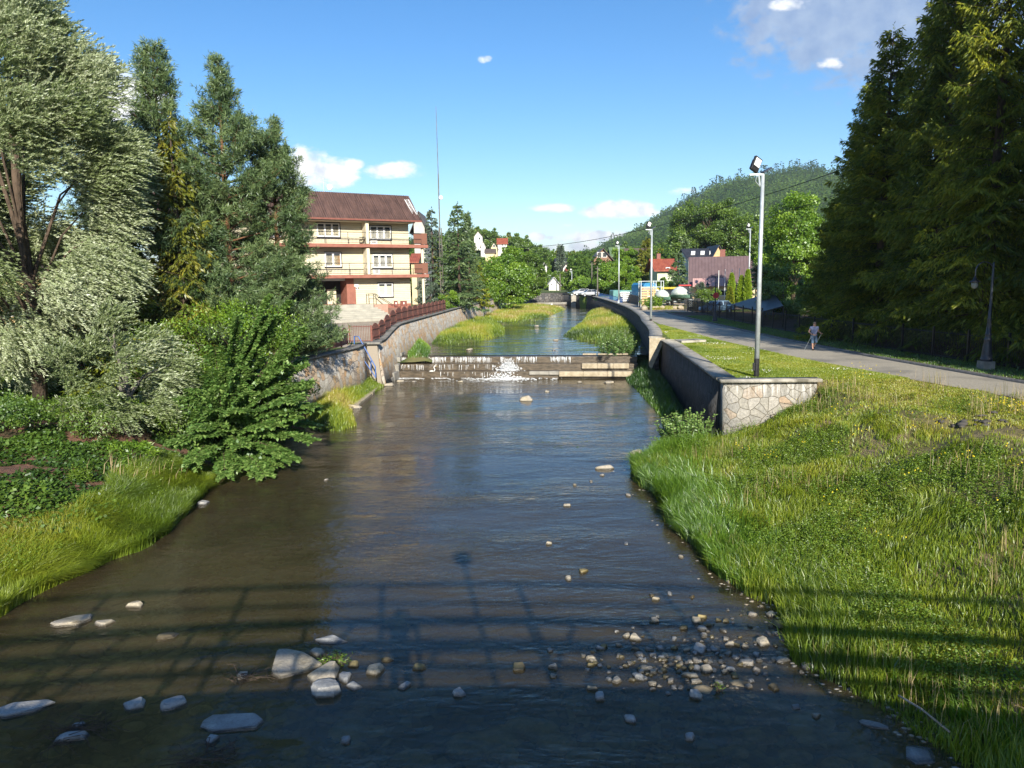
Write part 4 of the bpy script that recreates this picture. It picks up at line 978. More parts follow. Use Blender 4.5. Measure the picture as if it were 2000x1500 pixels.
# dark railings on the right of the path
rf0 = [(22.4, 90.5), (21.9, 75), (21.8, 60), (22.0, 50), (22.7, 41), (23.5, 33), (24.6, 24), (26.5, 10), (29, -8)]
dfn = thing('railing_fence', 'long black railing fence following the far side of the footpath', 'fence', (22.4, 41, 3.))
ln = np.array(rf0); S = np.concatenate([[0], np.cumsum(np.linalg.norm(np.diff(ln, axis=0), axis=1))]); PLn = 2.6; n = int(S[-1]/PLn)
pt = lambda s: np.array([np.interp(s, S, ln[:, 0]), np.interp(s, S, ln[:, 1])])
for i in range(n):
    p, q = pt(i*PLn), pt((i+1)*PLn); z = float(up_z(p[1]))+.1
    grille(dfn, p, q, z, 1.45, 22, M['black_metal'], 'panel', r=.012)
    m_ = MB(); m_.box((p[0], p[1], z+.8), (.09, .09, 1.7)); m_.build('post', M['black_metal'], dfn, world=True)
gd = thing('metal_gate', 'open black metal gate with a grey notice at the end of the railings', 'gate', (22.2, 91.5, 3.3))
m_ = MB()
for i in range(14): m_.box((22.3+i*.15, 91.6, 4.1), (.10, .04, 1.7))
for hz in (3.6, 4.7): m_.box((23.3, 91.65, hz), (2.1, .05, .08))
m_.build('leaf', M['black_metal'], gd, world=True)
m_ = MB(); m_.box((23.05, 91.5, 4.35), (.55, .04, .9)); m_.build('notice', M['galv'], gd, world=True)
# grey board fence upstream by the path, low parapet
gf = thing('board_fence', 'weathered grey board fence between the footpath and the cluttered yard', 'fence', (20, 118, 3.6))
for i in range(14):
    a = np.array([20.2+i*.03, 103+i*3.2]); m_ = MB(); z = float(up_z(a[1]))
    for q in range(11): m_.box((a[0], a[1]+q*.29, z+.72+random.uniform(-.03, .03)), (.04, .25, 1.45))
    m_.build('panel', M['bark_grey'], gf, world=True)
# blue pedestrian railing on the far coping
br = thing('blue_railing', 'blue and white metal railing on the path beside the far wall coping', 'railing', (17.6, 120, 3.8))
for i in range(9):
    y0 = 114+i*4.2; m_ = MB(); x0 = float(rw_x(y0))+1.2; x1 = float(rw_x(y0+4.2))+1.2; z = float(up_z(y0))
    for hz in (.2, 1.1): m_.tube([(x0, y0, z+hz), (x1, y0+4.1, z+hz)], .04, 5)
    for q in range(6): m_.tube([(x0+(x1-x0)*q/6, y0+q*.7, z), (x0+(x1-x0)*q/6, y0+q*.7, z+1.1)], .02, 4)
    m_.build('panel', M['blue_paint'], br, world=True)
# blue handrail down the wall by the pillar
bh = thing('handrail', 'blue metal handrail slanting down the river wall beside the stone pillar', 'handrail', (-10.3, 50.6, 3))
hp = [D(692, 672, 50.2), D(692, 657, 50.2), D(700, 657, 50.), D(733, 716, 49.6), D(734, 735, 49.6)]
m_ = MB(); m_.tube(hp, .045, 6); m_.build('rail', M['blue_paint'], bh, world=True)
m_ = MB(); m_.tube([D(706, 700, 49.8), D(706, 672, 49.8)], .04, 6); m_.build('post', M['blue_paint'], bh, world=True)
m_ = MB(); m_.tube([D(724, 722, 49.7), D(725, 702, 49.7)], .04, 6); m_.build('post', M['blue_paint'], bh, world=True)
m_ = MB(); m_.tube([D(712, 705, 49.8), D(734, 738, 49.7)], .035, 6); m_.build('lower_rail', M['blue_paint'], bh, world=True)
tubo = thing('post', 'grey metal post standing in the courtyard behind the pine branch', 'post', tuple(D(631, 668, 46)))
m_ = MB(); m_.tube([(0, 0, -.2), (.0, 0, 2.6)], .06, 8); m_.build('shaft', M['galv'], tubo)

# ------------------------------------------------------------------ lamps
def flood_lamp(label, px, pyb, pyt, Y, x=None, black=True, flip=1, group='floodlight poles along the path'):
    b = D(px, pyb, Y); tpp = D(px, pyt, Y); h = tpp[2]-b[2]
    L = thing('floodlight_pole', label, 'street lamp', (b[0], b[1], b[2]-.15), 0, group); h += .15
    m_ = MB(); m_.lathe([(.115, .9), (.075, h)], n=12); m_.build('pole', M['galv'], L, smooth=True)
    m_ = MB(); m_.lathe([(.125, 0), (.120, 1.0)], n=12); m_.box((-.13, 0, .62), (.07, .12, .34)); m_.build('base', M['black_metal'] if black else M['galv'], L)
    m_ = MB(); m_.box((-.28, 0, h-.02), (.62, .07, .07)); m_.tube([(-.18, 0, h-.08), (-.12, 0, h-.5)], .04, 6); m_.tube([(-.25, 0, h-.05), (-.32, 0, h-.3), (-.1, 0, h-.55)], .015, 5); m_.build('bracket', M['galv'], L)
    m_ = MB(); c = np.array([-.28, -.02, h+.42]); ax = np.array([.42, .20, .0]); up = np.array([.22, .12, .50]); up /= np.linalg.norm(up); ax /= np.linalg.norm(ax); ax = nrm(ax-up*np.dot(ax, up)); nn = np.cross(ax, up)
    if nn[1] > 0: nn = -nn
    m_.obox(c-ax*.2-up*.33, ax*.42, up*.66, -nn*.14); m_.obox(c-ax*.15-up*.26-nn*.14, ax*.3, up*.46, -nn*.1)
    hd = m_.build('floodlight', M['black_metal'], L, bevel=.02)
    m_ = MB(); m_.obox(c-ax*.15-up*.10+nn*.012, ax*.32, up*.36, -nn*.02); m_.build('lens', M['white_paint'], hd)
    m_ = MB(); m_.obox((.02, -.1, h+.02), (.40, .1, .22), (-.05, .32, 0), (-.03, .02, .07)); m_.build('floodlight', M['iron_blue'], L, bevel=.02)
    return L
flood_lamp('nearest tall galvanised pole with black base, on the lawn behind the stone wall', 1477, 736, 340, 32.2)
flood_lamp('second galvanised floodlight pole, standing by the curved coping where the path bends', 1271, 640, 448, 68)
flood_lamp('third galvanised floodlight pole, beside the blue railing', 1208.5, 596, 480, 112, black=False)
flood_lamp('galvanised floodlight pole rising in front of the mauve roof', 1461, 600, 447, 96, black=False)
flood_lamp('farthest thin lamp pole by the white shed', 1117, 574, 530, 190, black=False)
for (px, y0, y1, Y, lab) in ((1167, 520, 577, 150, 'brown wooden utility pole by the blue railing'), (1156, 512, 550, 175, 'pale concrete utility pole behind the bushes'), (1094, 534, 567, 196, 'short wooden pole standing in front of the white shed'), (968, 536, 552, 140, 'pale post above the clipped hedge')):
    b = D(px, y1, Y); h = D(px, y0, Y)[2]-b[2]+.3; u = thing('utility_pole', lab, 'pole', (b[0], b[1], b[2]-.3)); m_ = MB(); m_.lathe([(.16, 0), (.11, h)], n=8); m_.box((0, 0, h-.5), (1., .1, .1)) if Y > 145 and px > 1100 else None
    m_.build('shaft', M['bark_grey'], u)
def ornate(label, px, pyb, pyt, Y, plinth=True):
    b = D(px, pyb, Y); h = (D(px, pyt, Y)[2]-b[2]); L = thing('ornate_lamp', label, 'street lamp', tuple(b-[0, 0, .05]), 0, 'ornate iron lamps along the path'); s = h/5.2
    m_ = MB(); m_.box((0, 0, .18), (.52, .52, .46)); m_.build('plinth', M['concrete'], L)
    m_ = MB(); m_.lathe([(q*s, .4+z*s) for q, z in ((.26, 0), (.27, .12), (.24, .16), (.23, .3), (.21, .55), (.17, .85), (.16, 1.0), (.18, 1.03), (.17, 1.1), (.13, 1.15), (.13, 1.25), (.16, 1.3), (.12, 1.36), (.10, 1.7), (.085, 2.0), (.10, 2.03), (.075, 2.08), (.055, 3.2), (.045, 4.7), (.02, 4.75))], n=16); m_.build('column', M['iron_blue'], L, smooth=True)
    m_ = MB(); pts = [(0, 0, 4.3*s)]+[((-.42+.42*math.cos(a))*s, 0, (4.75+.42*math.sin(a))*s) for a in np.linspace(0, math.pi, 12)]+[(-.84*s, 0, 4.5*s)]; m_.tube(pts, .028*s, 6)
    m_.box((.06*s, 0, 4.4*s), (.3*s, .03, .04)); m_.build('arm', M['iron_blue'], L)
    m_ = MB(); m_.lathe([(q*s, z*s) for q, z in ((.03, 4.52), (.05, 4.46), (.08, 4.40), (.09, 4.34), (.24, 4.24), (.25, 4.21), (.10, 4.20))], (-.84*s, 0, 0), 14); sh_ = m_.build('lamp_shade', M['black_metal'], L, smooth=True)
    m_ = MB(); m_.ell((-.84*s, 0, 4.10*s), (.15*s, .15*s, .20*s)); m_.build('globe', pmat('lamp_globe', (.20, .21, .20), (.26, .27, .25), 2., .15), L, smooth=True)
    return L
ornate('near ornate iron street lamp with curved arm, in the shade at the right edge', 1925, 720, 508, 33.)
o2 = ornate('far ornate iron street lamp with a round red sign, beside the parked car', 1396, 634, 537, 70)
m_ = MB(); m_.tube([(.0, -.12, 2.9), (0, -.16, 2.9)], .3, 20); m_.build('round_sign', M['red'], o2)
m_ = MB(); m_.lathe([(.028, 3.), (.028, 4.9)], (.22, 0, 0), 8); m_.build('banner_bar', M['black_metal'], o2)

# power cables
def cable(label, p, q, sag, r=.035):
    m_ = MB(); p = np.array(p); q = np.array(q); pts = [p+(q-p)*i/24-np.array([0, 0, sag*4*(i/24)*(1-i/24)]) for i in range(25)]
    o = m_.tube(pts, r, 5).build('power_cable', M['cable'], None); tag(o, label, 'cable', 'power cables across the valley'); return o
cable('long black power cable sagging from the right-hand trees across the sky', D(1640, 333, 60), D(930, 478, 150), 2.6)
cable('short dark power cable in front of the forested mountain', D(1640, 378, 60), D(1330, 462, 110), .5, .025)

# flag poles
for i, (px, yt, yb_) in enumerate(((1402.5, 528, 566), (1415, 526, 560), (1428.5, 525, 560), (1442.5, 524, 560))):
    b = D(px, yb_+24, 104); h = D(px, yt, 104)[2]-b[2]; u = thing('flagpole', ['bare white pole furthest left in the row before the mauve roof', 'bare white pole second from the left before the mauve roof', 'bare white pole rising from behind the first bright thuja', 'bare white pole furthest right in the row before the mauve roof'][i], 'flagpole', tuple(b), 0, 'row of bare poles before the mauve roof')
    m_ = MB(); m_.lathe([(.06, 0), (.045, h)], n=8); m_.build('shaft', M['white_paint'], u)

# ------------------------------------------------------------------ cars and yard things
def car(label, loc, rot, col, group='cars parked by the path', name='parked_car'):
    c = thing(name, label, 'car', loc, rot, group); W = 1.7
    body = pmat('car_paint', col, tuple(q*1.1 for q in col), 1., .25, metal=.2, spec=.6)
    prof = [(-2.1, .35), (2.05, .35), (2.12, .6), (2.0, .82), (1.0, .95), (-1.75, .98), (-2.12, .85)]
    m_ = MB(); m_.prism(prof, (0, -W/2, 0), (1, 0, 0), (0, 0, 1), (0, W, 0)); m_.build('body', body, c, bevel=.07)
    def cab(k, z0, z1, mat, nm, x=(-1.7, 1.0, .35, -1.25)):
        m_ = MB(); w0 = W/2-.06-k; w1 = W/2-.22-k
        m_.add([(x[0], -w0, z0), (x[1], -w0, z0), (x[1], w0, z0), (x[0], w0, z0), (x[3], -w1, z1), (x[2], -w1, z1), (x[2], w1, z1), (x[3], w1, z1)], [(3, 2, 1, 0), (4, 5, 6, 7), (0, 1, 5, 4), (1, 2, 6, 5), (2, 3, 7, 6), (3, 0, 4, 7)])
        return m_.build(nm, mat, c)
    cab(0, .93, 1.40, M['glass'], 'windows'); m_ = MB(); m_.box((-.45, 0, 1.42), (1.66, 1.26, .06)); m_.build('roof', body, c, bevel=.02)
    m_ = MB()
    for sy in (-1, 1):
        for a, b in (((-1.72, .95), (-1.27, 1.41)), ((1.02, .93), (.37, 1.41)), ((-.3, .95), (-.35, 1.4))): m_.tube([(a[0], sy*.8, a[1]), (b[0], sy*.64, b[1])], .035, 5)
    m_.build('pillar', body, c)
    for sx_ in (-1.3, 1.35):
        for sy in (-1, 1):
            m_ = MB(); m_.tube([(sx_, sy*(W/2-.18), .32), (sx_, sy*(W/2+.01), .32)], .32, 16); wh = m_.build('wheel', M['black_metal'], c)
            m_ = MB(); m_.tube([(sx_, sy*(W/2), .32), (sx_, sy*(W/2+.025), .32)], .2, 12); m_.build('rim', M['galv'], wh)
    for sy in (-1, 1):
        m_ = MB(); m_.box((2.03, sy*.6, .68), (.1, .36, .16)); m_.build('headlight', M['white_paint'], c)
        m_ = MB(); m_.box((-2.08, sy*.65, .75), (.08, .28, .16)); m_.build('tail_light', M['red'], c)
    return c
q = P(1398, 627, 3.2); car('pale blue car parked behind the black railings beside the ornate lamp', (24.2, 84, 3.35), math.radians(-150), (.22, .36, .50))
car('bright blue car tucked under the dark canopy', (27.2, 73, 3.3), math.radians(-120), (.06, .20, .42))
car('white car in the shade behind the railings, right of the dark canopy', (25.2, 57, 3.1), math.radians(80), (.55, .57, .60))
car('silver car parked at the far bend behind the blue railing', tuple(D(1150, 578, 152)-[0, 0, .1]), math.radians(200), (.50, .52, .54))
car('dark green car at the far bend beside the lamp pole', tuple(D(1126, 577, 168)-[0, 0, .1]), math.radians(190), (.05, .08, .06))
car('white car between the two cars at the far bend', tuple(D(1137, 576, 160)-[0, 0, .1]), math.radians(185), (.65, .66, .66))
# dark sail canopy
cn = thing('canopy', 'dark brown sloping canopy roof over the parked cars behind the railings', 'canopy', (27, 73, 3.2))
A_, B_, Cc_, D_ = D(1428, 597, 69), D(1505, 576, 66), D(1512, 600, 60), D(1475, 607, 60)
A_, B_, Cc_, D_ = [np.array(v) for v in (A_, B_, Cc_, D_)]
m_ = MB(); A2 = D(1428, 597, 78); B2 = D(1508, 572, 76); C2_ = D(1530, 600, 62); D2 = D(1490, 611, 61)
m_.add([A2, D2, C2_, B2, A2+[0, 0, .12], D2+[0, 0, .12], C2_+[0, 0, .12], B2+[0, 0, .12]], [(3, 2, 1, 0), (4, 5, 6, 7), (0, 1, 5, 4), (1, 2, 6, 5), (2, 3, 7, 6), (3, 0, 4, 7)]); m_.build('roof', pmat('canopy_cloth', (.035, .03, .035), (.06, .05, .055), 2., .5), cn, world=True)
for v in (A2, C2_, D2, B2): m_ = MB(); m_.tube([(v[0], v[1], 3.1), (v[0], v[1], v[2])], .07, 6); m_.build('post', M['black_metal'], cn, world=True)
# boats on trailers with pale tarpaulin domes
def boat(label, px, py, Y, s=1.):
    b = D(px, py, Y); B = thing('small_boat', label, 'boat', tuple(b), math.radians(-70), 'covered boats on trailers in the yard')
    m_ = MB(); sec = []
    for i in range(9):
        x = -2.2+4.4*i/8; w = 1.05*(1-max(0, (i-4)/4.3)**2)*s; d = .55*(1-.25*(i/8))*s
        sec.append([(x*s, -w, 1.15*s+.12*(i/8)), (x*s, -w*.7, 1.15*s-d*.7), (x*s, 0, 1.15*s-d), (x*s, w*.7, 1.15*s-d*.7), (x*s, w, 1.15*s+.12*(i/8))])
    for i in range(8): m_.add(sec[i]+sec[i+1], [(j, j+5, j+6, j+1) for j in range(4)]+[(0, 4, 9, 5)])
    m_.build('hull', pmat('boat_green', (.10, .20, .15), (.16, .28, .20), 2., .4), B)
    m_ = MB(); m_.ell((-.2*s, 0, 1.2*s), (1.35*s, .95*s, 1.05*s), 14, 8, lambda p: [p[0], p[1], max(p[2], 0)*(1-.12*abs(p[0]))]); m_.build('cover', pmat('tarp', (.50, .53, .48), (.62, .66, .58), 3., .5), B, smooth=True)
    m_ = MB(); m_.box((0, 0, .52*s), (3.6*s, .12, .12)); m_.box((-.3, 0, .4*s), (.15, 1.9*s, .12)); m_.build('trailer_frame', M['galv'], B)
    for sy in (-1, 1): m_ = MB(); m_.tube([(-.3, sy*.95*s, .3), (-.3, sy*1.12*s, .3)], .3, 14); m_.build('wheel', M['black_metal'], B)
boat('smaller covered green boat on a trailer, left in the yard', 1294, 597, 100)
boat('larger covered green boat on a trailer in front of the red tractor', 1329, 595, 99, 1.12)
tr = thing('tractor', 'tractor with a red cab roof parked behind the covered boats', 'tractor', tuple(D(1337, 592, 106)), math.radians(-100))
m_ = MB(); m_.box((.9, 0, 1.1), (1.8, .8, .7)); m_.build('bonnet', M['red'], tr, bevel=.05)
m_ = MB(); m_.box((-.6, 0, 1.75), (1.3, 1.4, 1.5)); m_.build('cab', M['glass'], tr)
m_ = MB(); m_.box((-.6, 0, 2.6), (1.7, 1.8, .2)); m_.build('cab_roof', M['red'], tr, bevel=.04)
for sx_, r_ in ((-.9, .75), (1.3, .45)):
    for sy in (-1, 1): m_ = MB(); m_.tube([(sx_, sy*.7, r_), (sx_, sy*1.05, r_)], r_, 16); m_.build('wheel', M['black_metal'], tr)
dg = thing('excavator', 'small yellow-roofed excavator behind the covered boats', 'excavator', tuple(D(1312, 590, 108)), math.radians(160))
YL = pmat('yellow_paint', (.55, .40, .04), (.62, .46, .06), 2., .5)
m_ = MB(); m_.box((0, 0, 1.35), (2., 1.5, 1.1)); m_.build('cab', M['glass'], dg)
m_ = MB(); m_.box((.1, 0, 2.1), (2.9, 1.9, .3)); m_.build('cab_roof', YL, dg, bevel=.05)
m_ = MB(); m_.box((-1.1, 0, 1.0), (1.2, 1.5, .8)); m_.build('body', YL, dg, bevel=.05)
for sy in (-1, 1): m_ = MB(); m_.box((0, sy*.7, .35), (2.6, .4, .6)); m_.build('track', M['black_metal'], dg, bevel=.1)
m_ = MB(); m_.tube([(1.1, 0, 1.2), (2.2, 0, 2.1), (3., 0, .9)], .13, 6); m_.build('arm', YL, dg)
tk = thing('lorry', 'blue tarpaulin-covered lorry behind the stacked pallets', 'lorry', tuple(D(1258, 594, 120)), math.radians(-75))
m_ = MB(); m_.prism([(-1.2, 1.1), (1.2, 1.1), (1.2, 3.2), (.8, 3.55), (-.8, 3.55), (-1.2, 3.2)], (-2.4, 0, 0), (0, 1, 0), (0, 0, 1), (4.6, 0, 0)); m_.build('tarpaulin', pmat('tarp_blue', (.02, .16, .33), (.05, .26, .46), 2., .5), tk)
m_ = MB(); m_.box((2.9, 0, 1.5), (1.3, 2.2, 1.9)); cb = m_.build('cab', M['white_paint'], tk, bevel=.08); m_ = MB(); m_.box((3.5, 0, 1.9), (.15, 1.9, .7)); m_.build('windscreen', M['glass'], cb)
for sx_ in (-1.6, 2.7):
    for sy in (-1, 1): m_ = MB(); m_.tube([(sx_, sy*.85, .5), (sx_, sy*1.15, .5)], .5, 14); m_.build('wheel', M['black_metal'], tk)
rk = thing('timber_rack', 'tall steel rack holding stacked orange-brown boards at the edge of the yard', 'rack', tuple(D(1264, 600, 104)), math.radians(5))
m_ = MB()
for x in (-1.1, 1.1, 2.2):
    for y in (-.6, .6): m_.box((x, y, 1.9), (.09, .09, 3.8))
for z in (2.9, 3.75): m_.box((.55, -.6, z), (3.4, .07, .07)); m_.box((.55, .6, z), (3.4, .07, .07))
m_.build('frame', M['galv'], rk)
for i in range(8): m_ = MB(); m_.box((random.uniform(-.05, .05), 0, .3+i*.36), (2.1, 1.2, .26)); m_.build('board_stack', M['plank'] if 'plank' in M else W_PLANK, rk)
vn = thing('van', 'teal and white van with its side open at the back of the yard', 'van', tuple(D(1216, 590, 135)), math.radians(15))
TL = pmat('teal_paint', (.10, .24, .24), (.15, .32, .30), 2., .4)
m_ = MB(); m_.prism([(-2.3, .4), (2.3, .4), (2.3, 1.2), (1.6, 2.2), (-2.2, 2.3), (-2.3, 2.1)], (0, -.95, 0), (1, 0, 0), (0, 0, 1), (0, 1.9, 0)); m_.build('body', TL, vn, bevel=.08)
m_ = MB(); m_.box((.2, -.97, 1.6), (1.3, .05, .6)); m_.build('window', M['glass'], vn)
for sx_ in (-1.4, 1.4):
    for sy in (-1, 1): m_ = MB(); m_.tube([(sx_, sy*.75, .36), (sx_, sy*.97, .36)], .36, 14); m_.build('wheel', M['black_metal'], vn)
wg = thing('trailer', 'white slatted trailer beside the blue lorry', 'trailer', tuple(D(1234, 596, 124)), math.radians(5))
m_ = MB(); m_.box((0, 0, .8), (3.6, 1.8, .15))
for i in range(4): m_.box((0, -.9, 1.15+i*.35), (3.6, .06, .22)); m_.box((0, .9, 1.15+i*.35), (3.6, .06, .22))
for x in (-1.75, 0, 1.75): m_.box((x, -.85, 1.5), (.08, .08, 1.6)); m_.box((x, .85, 1.5), (.08, .08, 1.6))
m_.build('body', M['white_paint'], wg)
for sy in (-1, 1): m_ = MB(); m_.tube([(0, sy*.95, .35), (0, sy*1.1, .35)], .35, 14); m_.build('wheel', M['black_metal'], wg)
wc = thing('boulder_heap', 'heap of pale blocks lying under the covered boats', 'stones', tuple(D(1300, 603, 97)))
V, F = blobs([(random.uniform(-3.4, 2.4), random.uniform(-.5, .5), .15) for _ in range(16)], rng.uniform(.18, .5, 16)); V[:, 2] *= .8
o_ = np_obj('blocks', V, F, M['beige_concrete'], wc)

# ------------------------------------------------------------------ people (skinned from a skeleton of joints)
def skin_part(name, verts, edges, radii, mat, parent, root=0, sub=2):
    me = bpy.data.meshes.new(name); me.from_pydata(verts, edges, []); me.update()
    o = link(bpy.data.objects.new(name, me), parent); me.materials.append(mat)
    sk = o.modifiers.new('skin', 'SKIN'); sd = me.skin_vertices[0].data
    for i, r in enumerate(radii): sd[i].radius = r if isinstance(r, tuple) else (r, r); sd[i].use_root = (i == root)
    sk.use_smooth_shade = True
    s2 = o.modifiers.new('sub', 'SUBSURF'); s2.levels = sub; s2.render_levels = sub
    return o
def person(label, loc, rot, pose, shirt, trousers, short=True):
    Pn = thing('person', label, 'person', loc, rot); J = pose
    # body: one continuous figure
    vs = [J['pelvis'], J['waist'], J['chest'], J['neck'], J['head0'], J['head1'], J['sh_l'], J['el_l'], J['wr_l'], J['ha_l'], J['sh_r'], J['el_r'], J['wr_r'], J['ha_r'], J['hip_l'], J['kn_l'], J['an_l'], J['to_l'], J['hip_r'], J['kn_r'], J['an_r'], J['to_r']]
    ed = [(0, 1), (1, 2), (2, 3), (3, 4), (4, 5), (2, 6), (6, 7), (7, 8), (8, 9), (2, 10), (10, 11), (11, 12), (12, 13), (0, 14), (14, 15), (15, 16), (16, 17), (0, 18), (18, 19), (19, 20), (20, 21)]
    rd = [(.15, .12), (.15, .12), (.17, .12), (.06, .06), (.085, .10), (.07, .085), .065, .045, .032, (.04, .022), .065, .045, .032, (.04, .022), .095, .062, .042, (.045, .03), .095, .062, .042, (.045, .03)]
    skin_part('body', vs, ed, rd, M['skin'], Pn)
    # fingers and thumb on both hands
    m_ = MB()
    for s_, h, w_ in ((-1, J['ha_l'], J['wr_l']), (1, J['ha_r'], J['wr_r'])):
        h = np.array(h); d = nrm(h-np.array(w_)); sd_ = nrm(np.cross(d, [0, 0, 1.])) if abs(d[2]) < .9 else np.array([0, 1., 0])
        for q in range(4): b = h+sd_*(-.027+.018*q); m_.tube([b, b+d*.035, b+d*.055+np.cross(sd_, d)*.02, b+d*.055+np.cross(sd_, d)*.045], [.0095, .009, .008, .007], 6)
        m_.tube([h-d*.03+sd_*.03, h+sd_*.055, h+d*.03+sd_*.06+np.cross(sd_, d)*.02], [.011, .010, .008], 6)
    m_.build('fingers', M['skin'], Pn, smooth=True)
    hd = np.array(J['head0'])*.45+np.array(J['head1'])*.55; f = nrm(np.array(J['face'])); r = np.cross(f, [0, 0, 1.])
    m_ = MB(); m_.ell(hd+f*.005+np.array([0, 0, .045])-f*.02, (.083, .096, .075)); m_.build('hair', pmat('hair_grey', (.10, .075, .06), (.2, .16, .13), 20.), Pn, smooth=True)
    m_ = MB(); m_.tube([hd+f*.095+[0, 0, .0], hd+f*.118-[0, 0, .03], hd+f*.10-[0, 0, .035]], [.010, .015, .01], 6)
    for s_ in (-1, 1): m_.ell(hd+r*s_*.085-[0, 0, .015], (.014, .02, .03), 6, 5)
    m_.build('nose_and_ears', M['skin'], Pn, smooth=True)
    m_ = MB()
    for s_ in (-1, 1): m_.ell(hd+f*.092+r*s_*.032+[0, 0, .005], (.012, .008, .006), 6, 4)
    m_.ell(hd+f*.098-[0, 0, .065], (.026, .008, .006), 6, 4); m_.build('eyes_and_mouth', M['dark'], Pn, smooth=True)
    # shirt
    c = np.array
    ul = (c(J['sh_l'])+c(J['el_l']))/2*.9+c(J['el_l'])*.1; ur = (c(J['sh_r'])+c(J['el_r']))/2*.9+c(J['el_r'])*.1
    hem = c(J['pelvis'])-[0, 0, .02]
    skin_part('shirt', [tuple(hem), J['waist'], J['chest'], tuple(c(J['chest'])*.4+c(J['neck'])*.6), J['sh_l'], tuple(ul), J['sh_r'], tuple(ur)], [(0, 1), (1, 2), (2, 3), (2, 4), (4, 5), (2, 6), (6, 7)],
              [(.185, .155), (.19, .165), (.20, .15), (.10, .09), (.088, .088), .078, (.088, .088), .078], shirt, Pn)
    kl = c(J['kn_l'])*.8+c(J['an_l'])*.2 if short else c(J['an_l']); kr = c(J['kn_r'])*.8+c(J['an_r'])*.2 if short else c(J['an_r'])
    skin_part('trousers', [tuple(c(J['waist'])*.6+c(J['pelvis'])*.4), J['hip_l'], tuple(c(J['kn_l'])), tuple(kl), J['hip_r'], tuple(c(J['kn_r'])), tuple(kr)], [(0, 1), (1, 2), (2, 3), (0, 4), (4, 5), (5, 6)],
              [(.165, .135), .118, .095, .085, .118, .095, .085], trousers, Pn)
    for s_ in 'lr':
        a, t_ = c(J['an_'+s_]), c(J['to_'+s_]); m_ = MB(); d = nrm((t_-a)*[1, 1, 0]); m_.ell(a*.45+t_*.55-[0, 0, .02], (.055, .14, .045)); m_.build('shoe', M['dark'], Pn, smooth=True)
    return Pn
# walker coming towards the viewer (faces -y), mid-stride, nordic poles
J = dict(pelvis=(0, 0, .93), waist=(0, -.01, 1.10), chest=(0, -.03, 1.34), neck=(0, -.04, 1.48), head0=(0, -.06, 1.56), head1=(0, -.07, 1.66), face=(0, -1, -.1),
         sh_l=(-.20, -.02, 1.39), el_l=(-.30, .03, 1.13), wr_l=(-.21, -.16, 1.00), ha_l=(-.17, -.22, .985),
         sh_r=(.20, -.03, 1.39), el_r=(.29, .05, 1.15), wr_r=(.36, -.14, 1.04), ha_r=(.385, -.20, 1.02),
         hip_l=(-.10, -.01, .86), kn_l=(-.12, -.14, .49), an_l=(-.10, -.16, .10), to_l=(-.10, -.29, .05),
         hip_r=(.10, .01, .86), kn_r=(.13, -.10, .50), an_r=(.12, .20, .26), to_r=(.12, .17, .13))
wpos = P(1588, 684, 2.9)
wk = person('man in a light blue shirt and denim shorts walking with poles on the shaded path', (wpos[0], wpos[1], float(up_z(wpos[1]))+.03), 0, J, pmat('shirt_blue', (.17, .20, .33), (.24, .27, .42), 5.), pmat('denim', (.04, .08, .15), (.12, .19, .27), 4.))  # shirt blue is darkened to carry the shade he walks in
np_ = [('walking_pole', (-.17, -.22, .99), (-.42, .25, .02), 'walking pole in the right hand of the walking man, on the left in the photo'), ('walking_pole', (.385, -.20, 1.02), (.20, .42, .05), 'walking pole in the left hand of the walking man, on the right in the photo')]
for nme, a, b, lab in np_:
    s_ = thing(nme, lab, 'walking pole', tuple(np.array([wpos[0], wpos[1], float(up_z(wpos[1]))+.03]))); m_ = MB(); m_.tube([a, b], .011, 6); m_.build('shaft', M['galv'], s_); m_ = MB(); m_.tube([np.array(a)+[0, 0, .06], np.array(a)-[0, 0, .06]], .018, 6); m_.build('grip', M['black_metal'], s_)
# heron below the weir
hq = P(844, 737, .02); he = thing('heron', 'white long-necked heron standing in the shallow water below the weir', 'bird', tuple(hq-[0, 0, .1]))
m_ = MB(); m_.ell((0, 0, .52), (.24, .12, .13), 12, 8, lambda p: [p[0], p[1]*(1-.3*p[0]), p[2]-.25*p[0]*abs(p[0])]); m_.tube([(.18, 0, .58), (.24, 0, .74), (.16, 0, .86), (.20, 0, .97)], [.06, .035, .03, .035], 8); m_.ell((.23, 0, .99), (.075, .035, .035))
m_.build('body', M['white_paint'], he, smooth=True)
m_ = MB(); m_.tube([(.28, 0, .99), (.42, 0, .96)], [.018, .004], 6); m_.build('beak', YL, he)
for y in (-.05, .05): m_ = MB(); m_.tube([(0, y, .42), (-.03, y, .22), (.01, y, -.05)], .012, 5); m_.build('leg', M['dark'], he)

# ------------------------------------------------------------------ the footbridge the photograph was taken from (its shadow lies on the water)
fb = thing('footbridge', 'arched steel footbridge whose railings throw shadows on the water', 'bridge', (0, 0, 5.6))
def arch(x): return -.0042*x*x
def bx_line(y, z, r, x0=-26, x1=26, step=1.): return [(x, y, z+arch(x)) for x in np.arange(x0, x1+.1, step)], r
FY, BY_ = .28, -2.75
m_ = MB(); zd = 5.50-5.6
for x in np.arange(-26, 26, 1.): m_.add([(x, FY+.05, zd+arch(x)), (x+1, FY+.05, zd+arch(x+1)), (x+1, BY_, zd+arch(x+1)), (x, BY_, zd+arch(x)), (x, FY+.05, zd-.35+arch(x)), (x+1, FY+.05, zd-.35+arch(x+1)), (x+1, BY_, zd-.35+arch(x+1)), (x, BY_, zd-.35+arch(x))], [(3, 2, 1, 0), (4, 5, 6, 7), (0, 1, 5, 4), (2, 3, 7, 6)])
m_.build('deck', M['concrete'], fb)
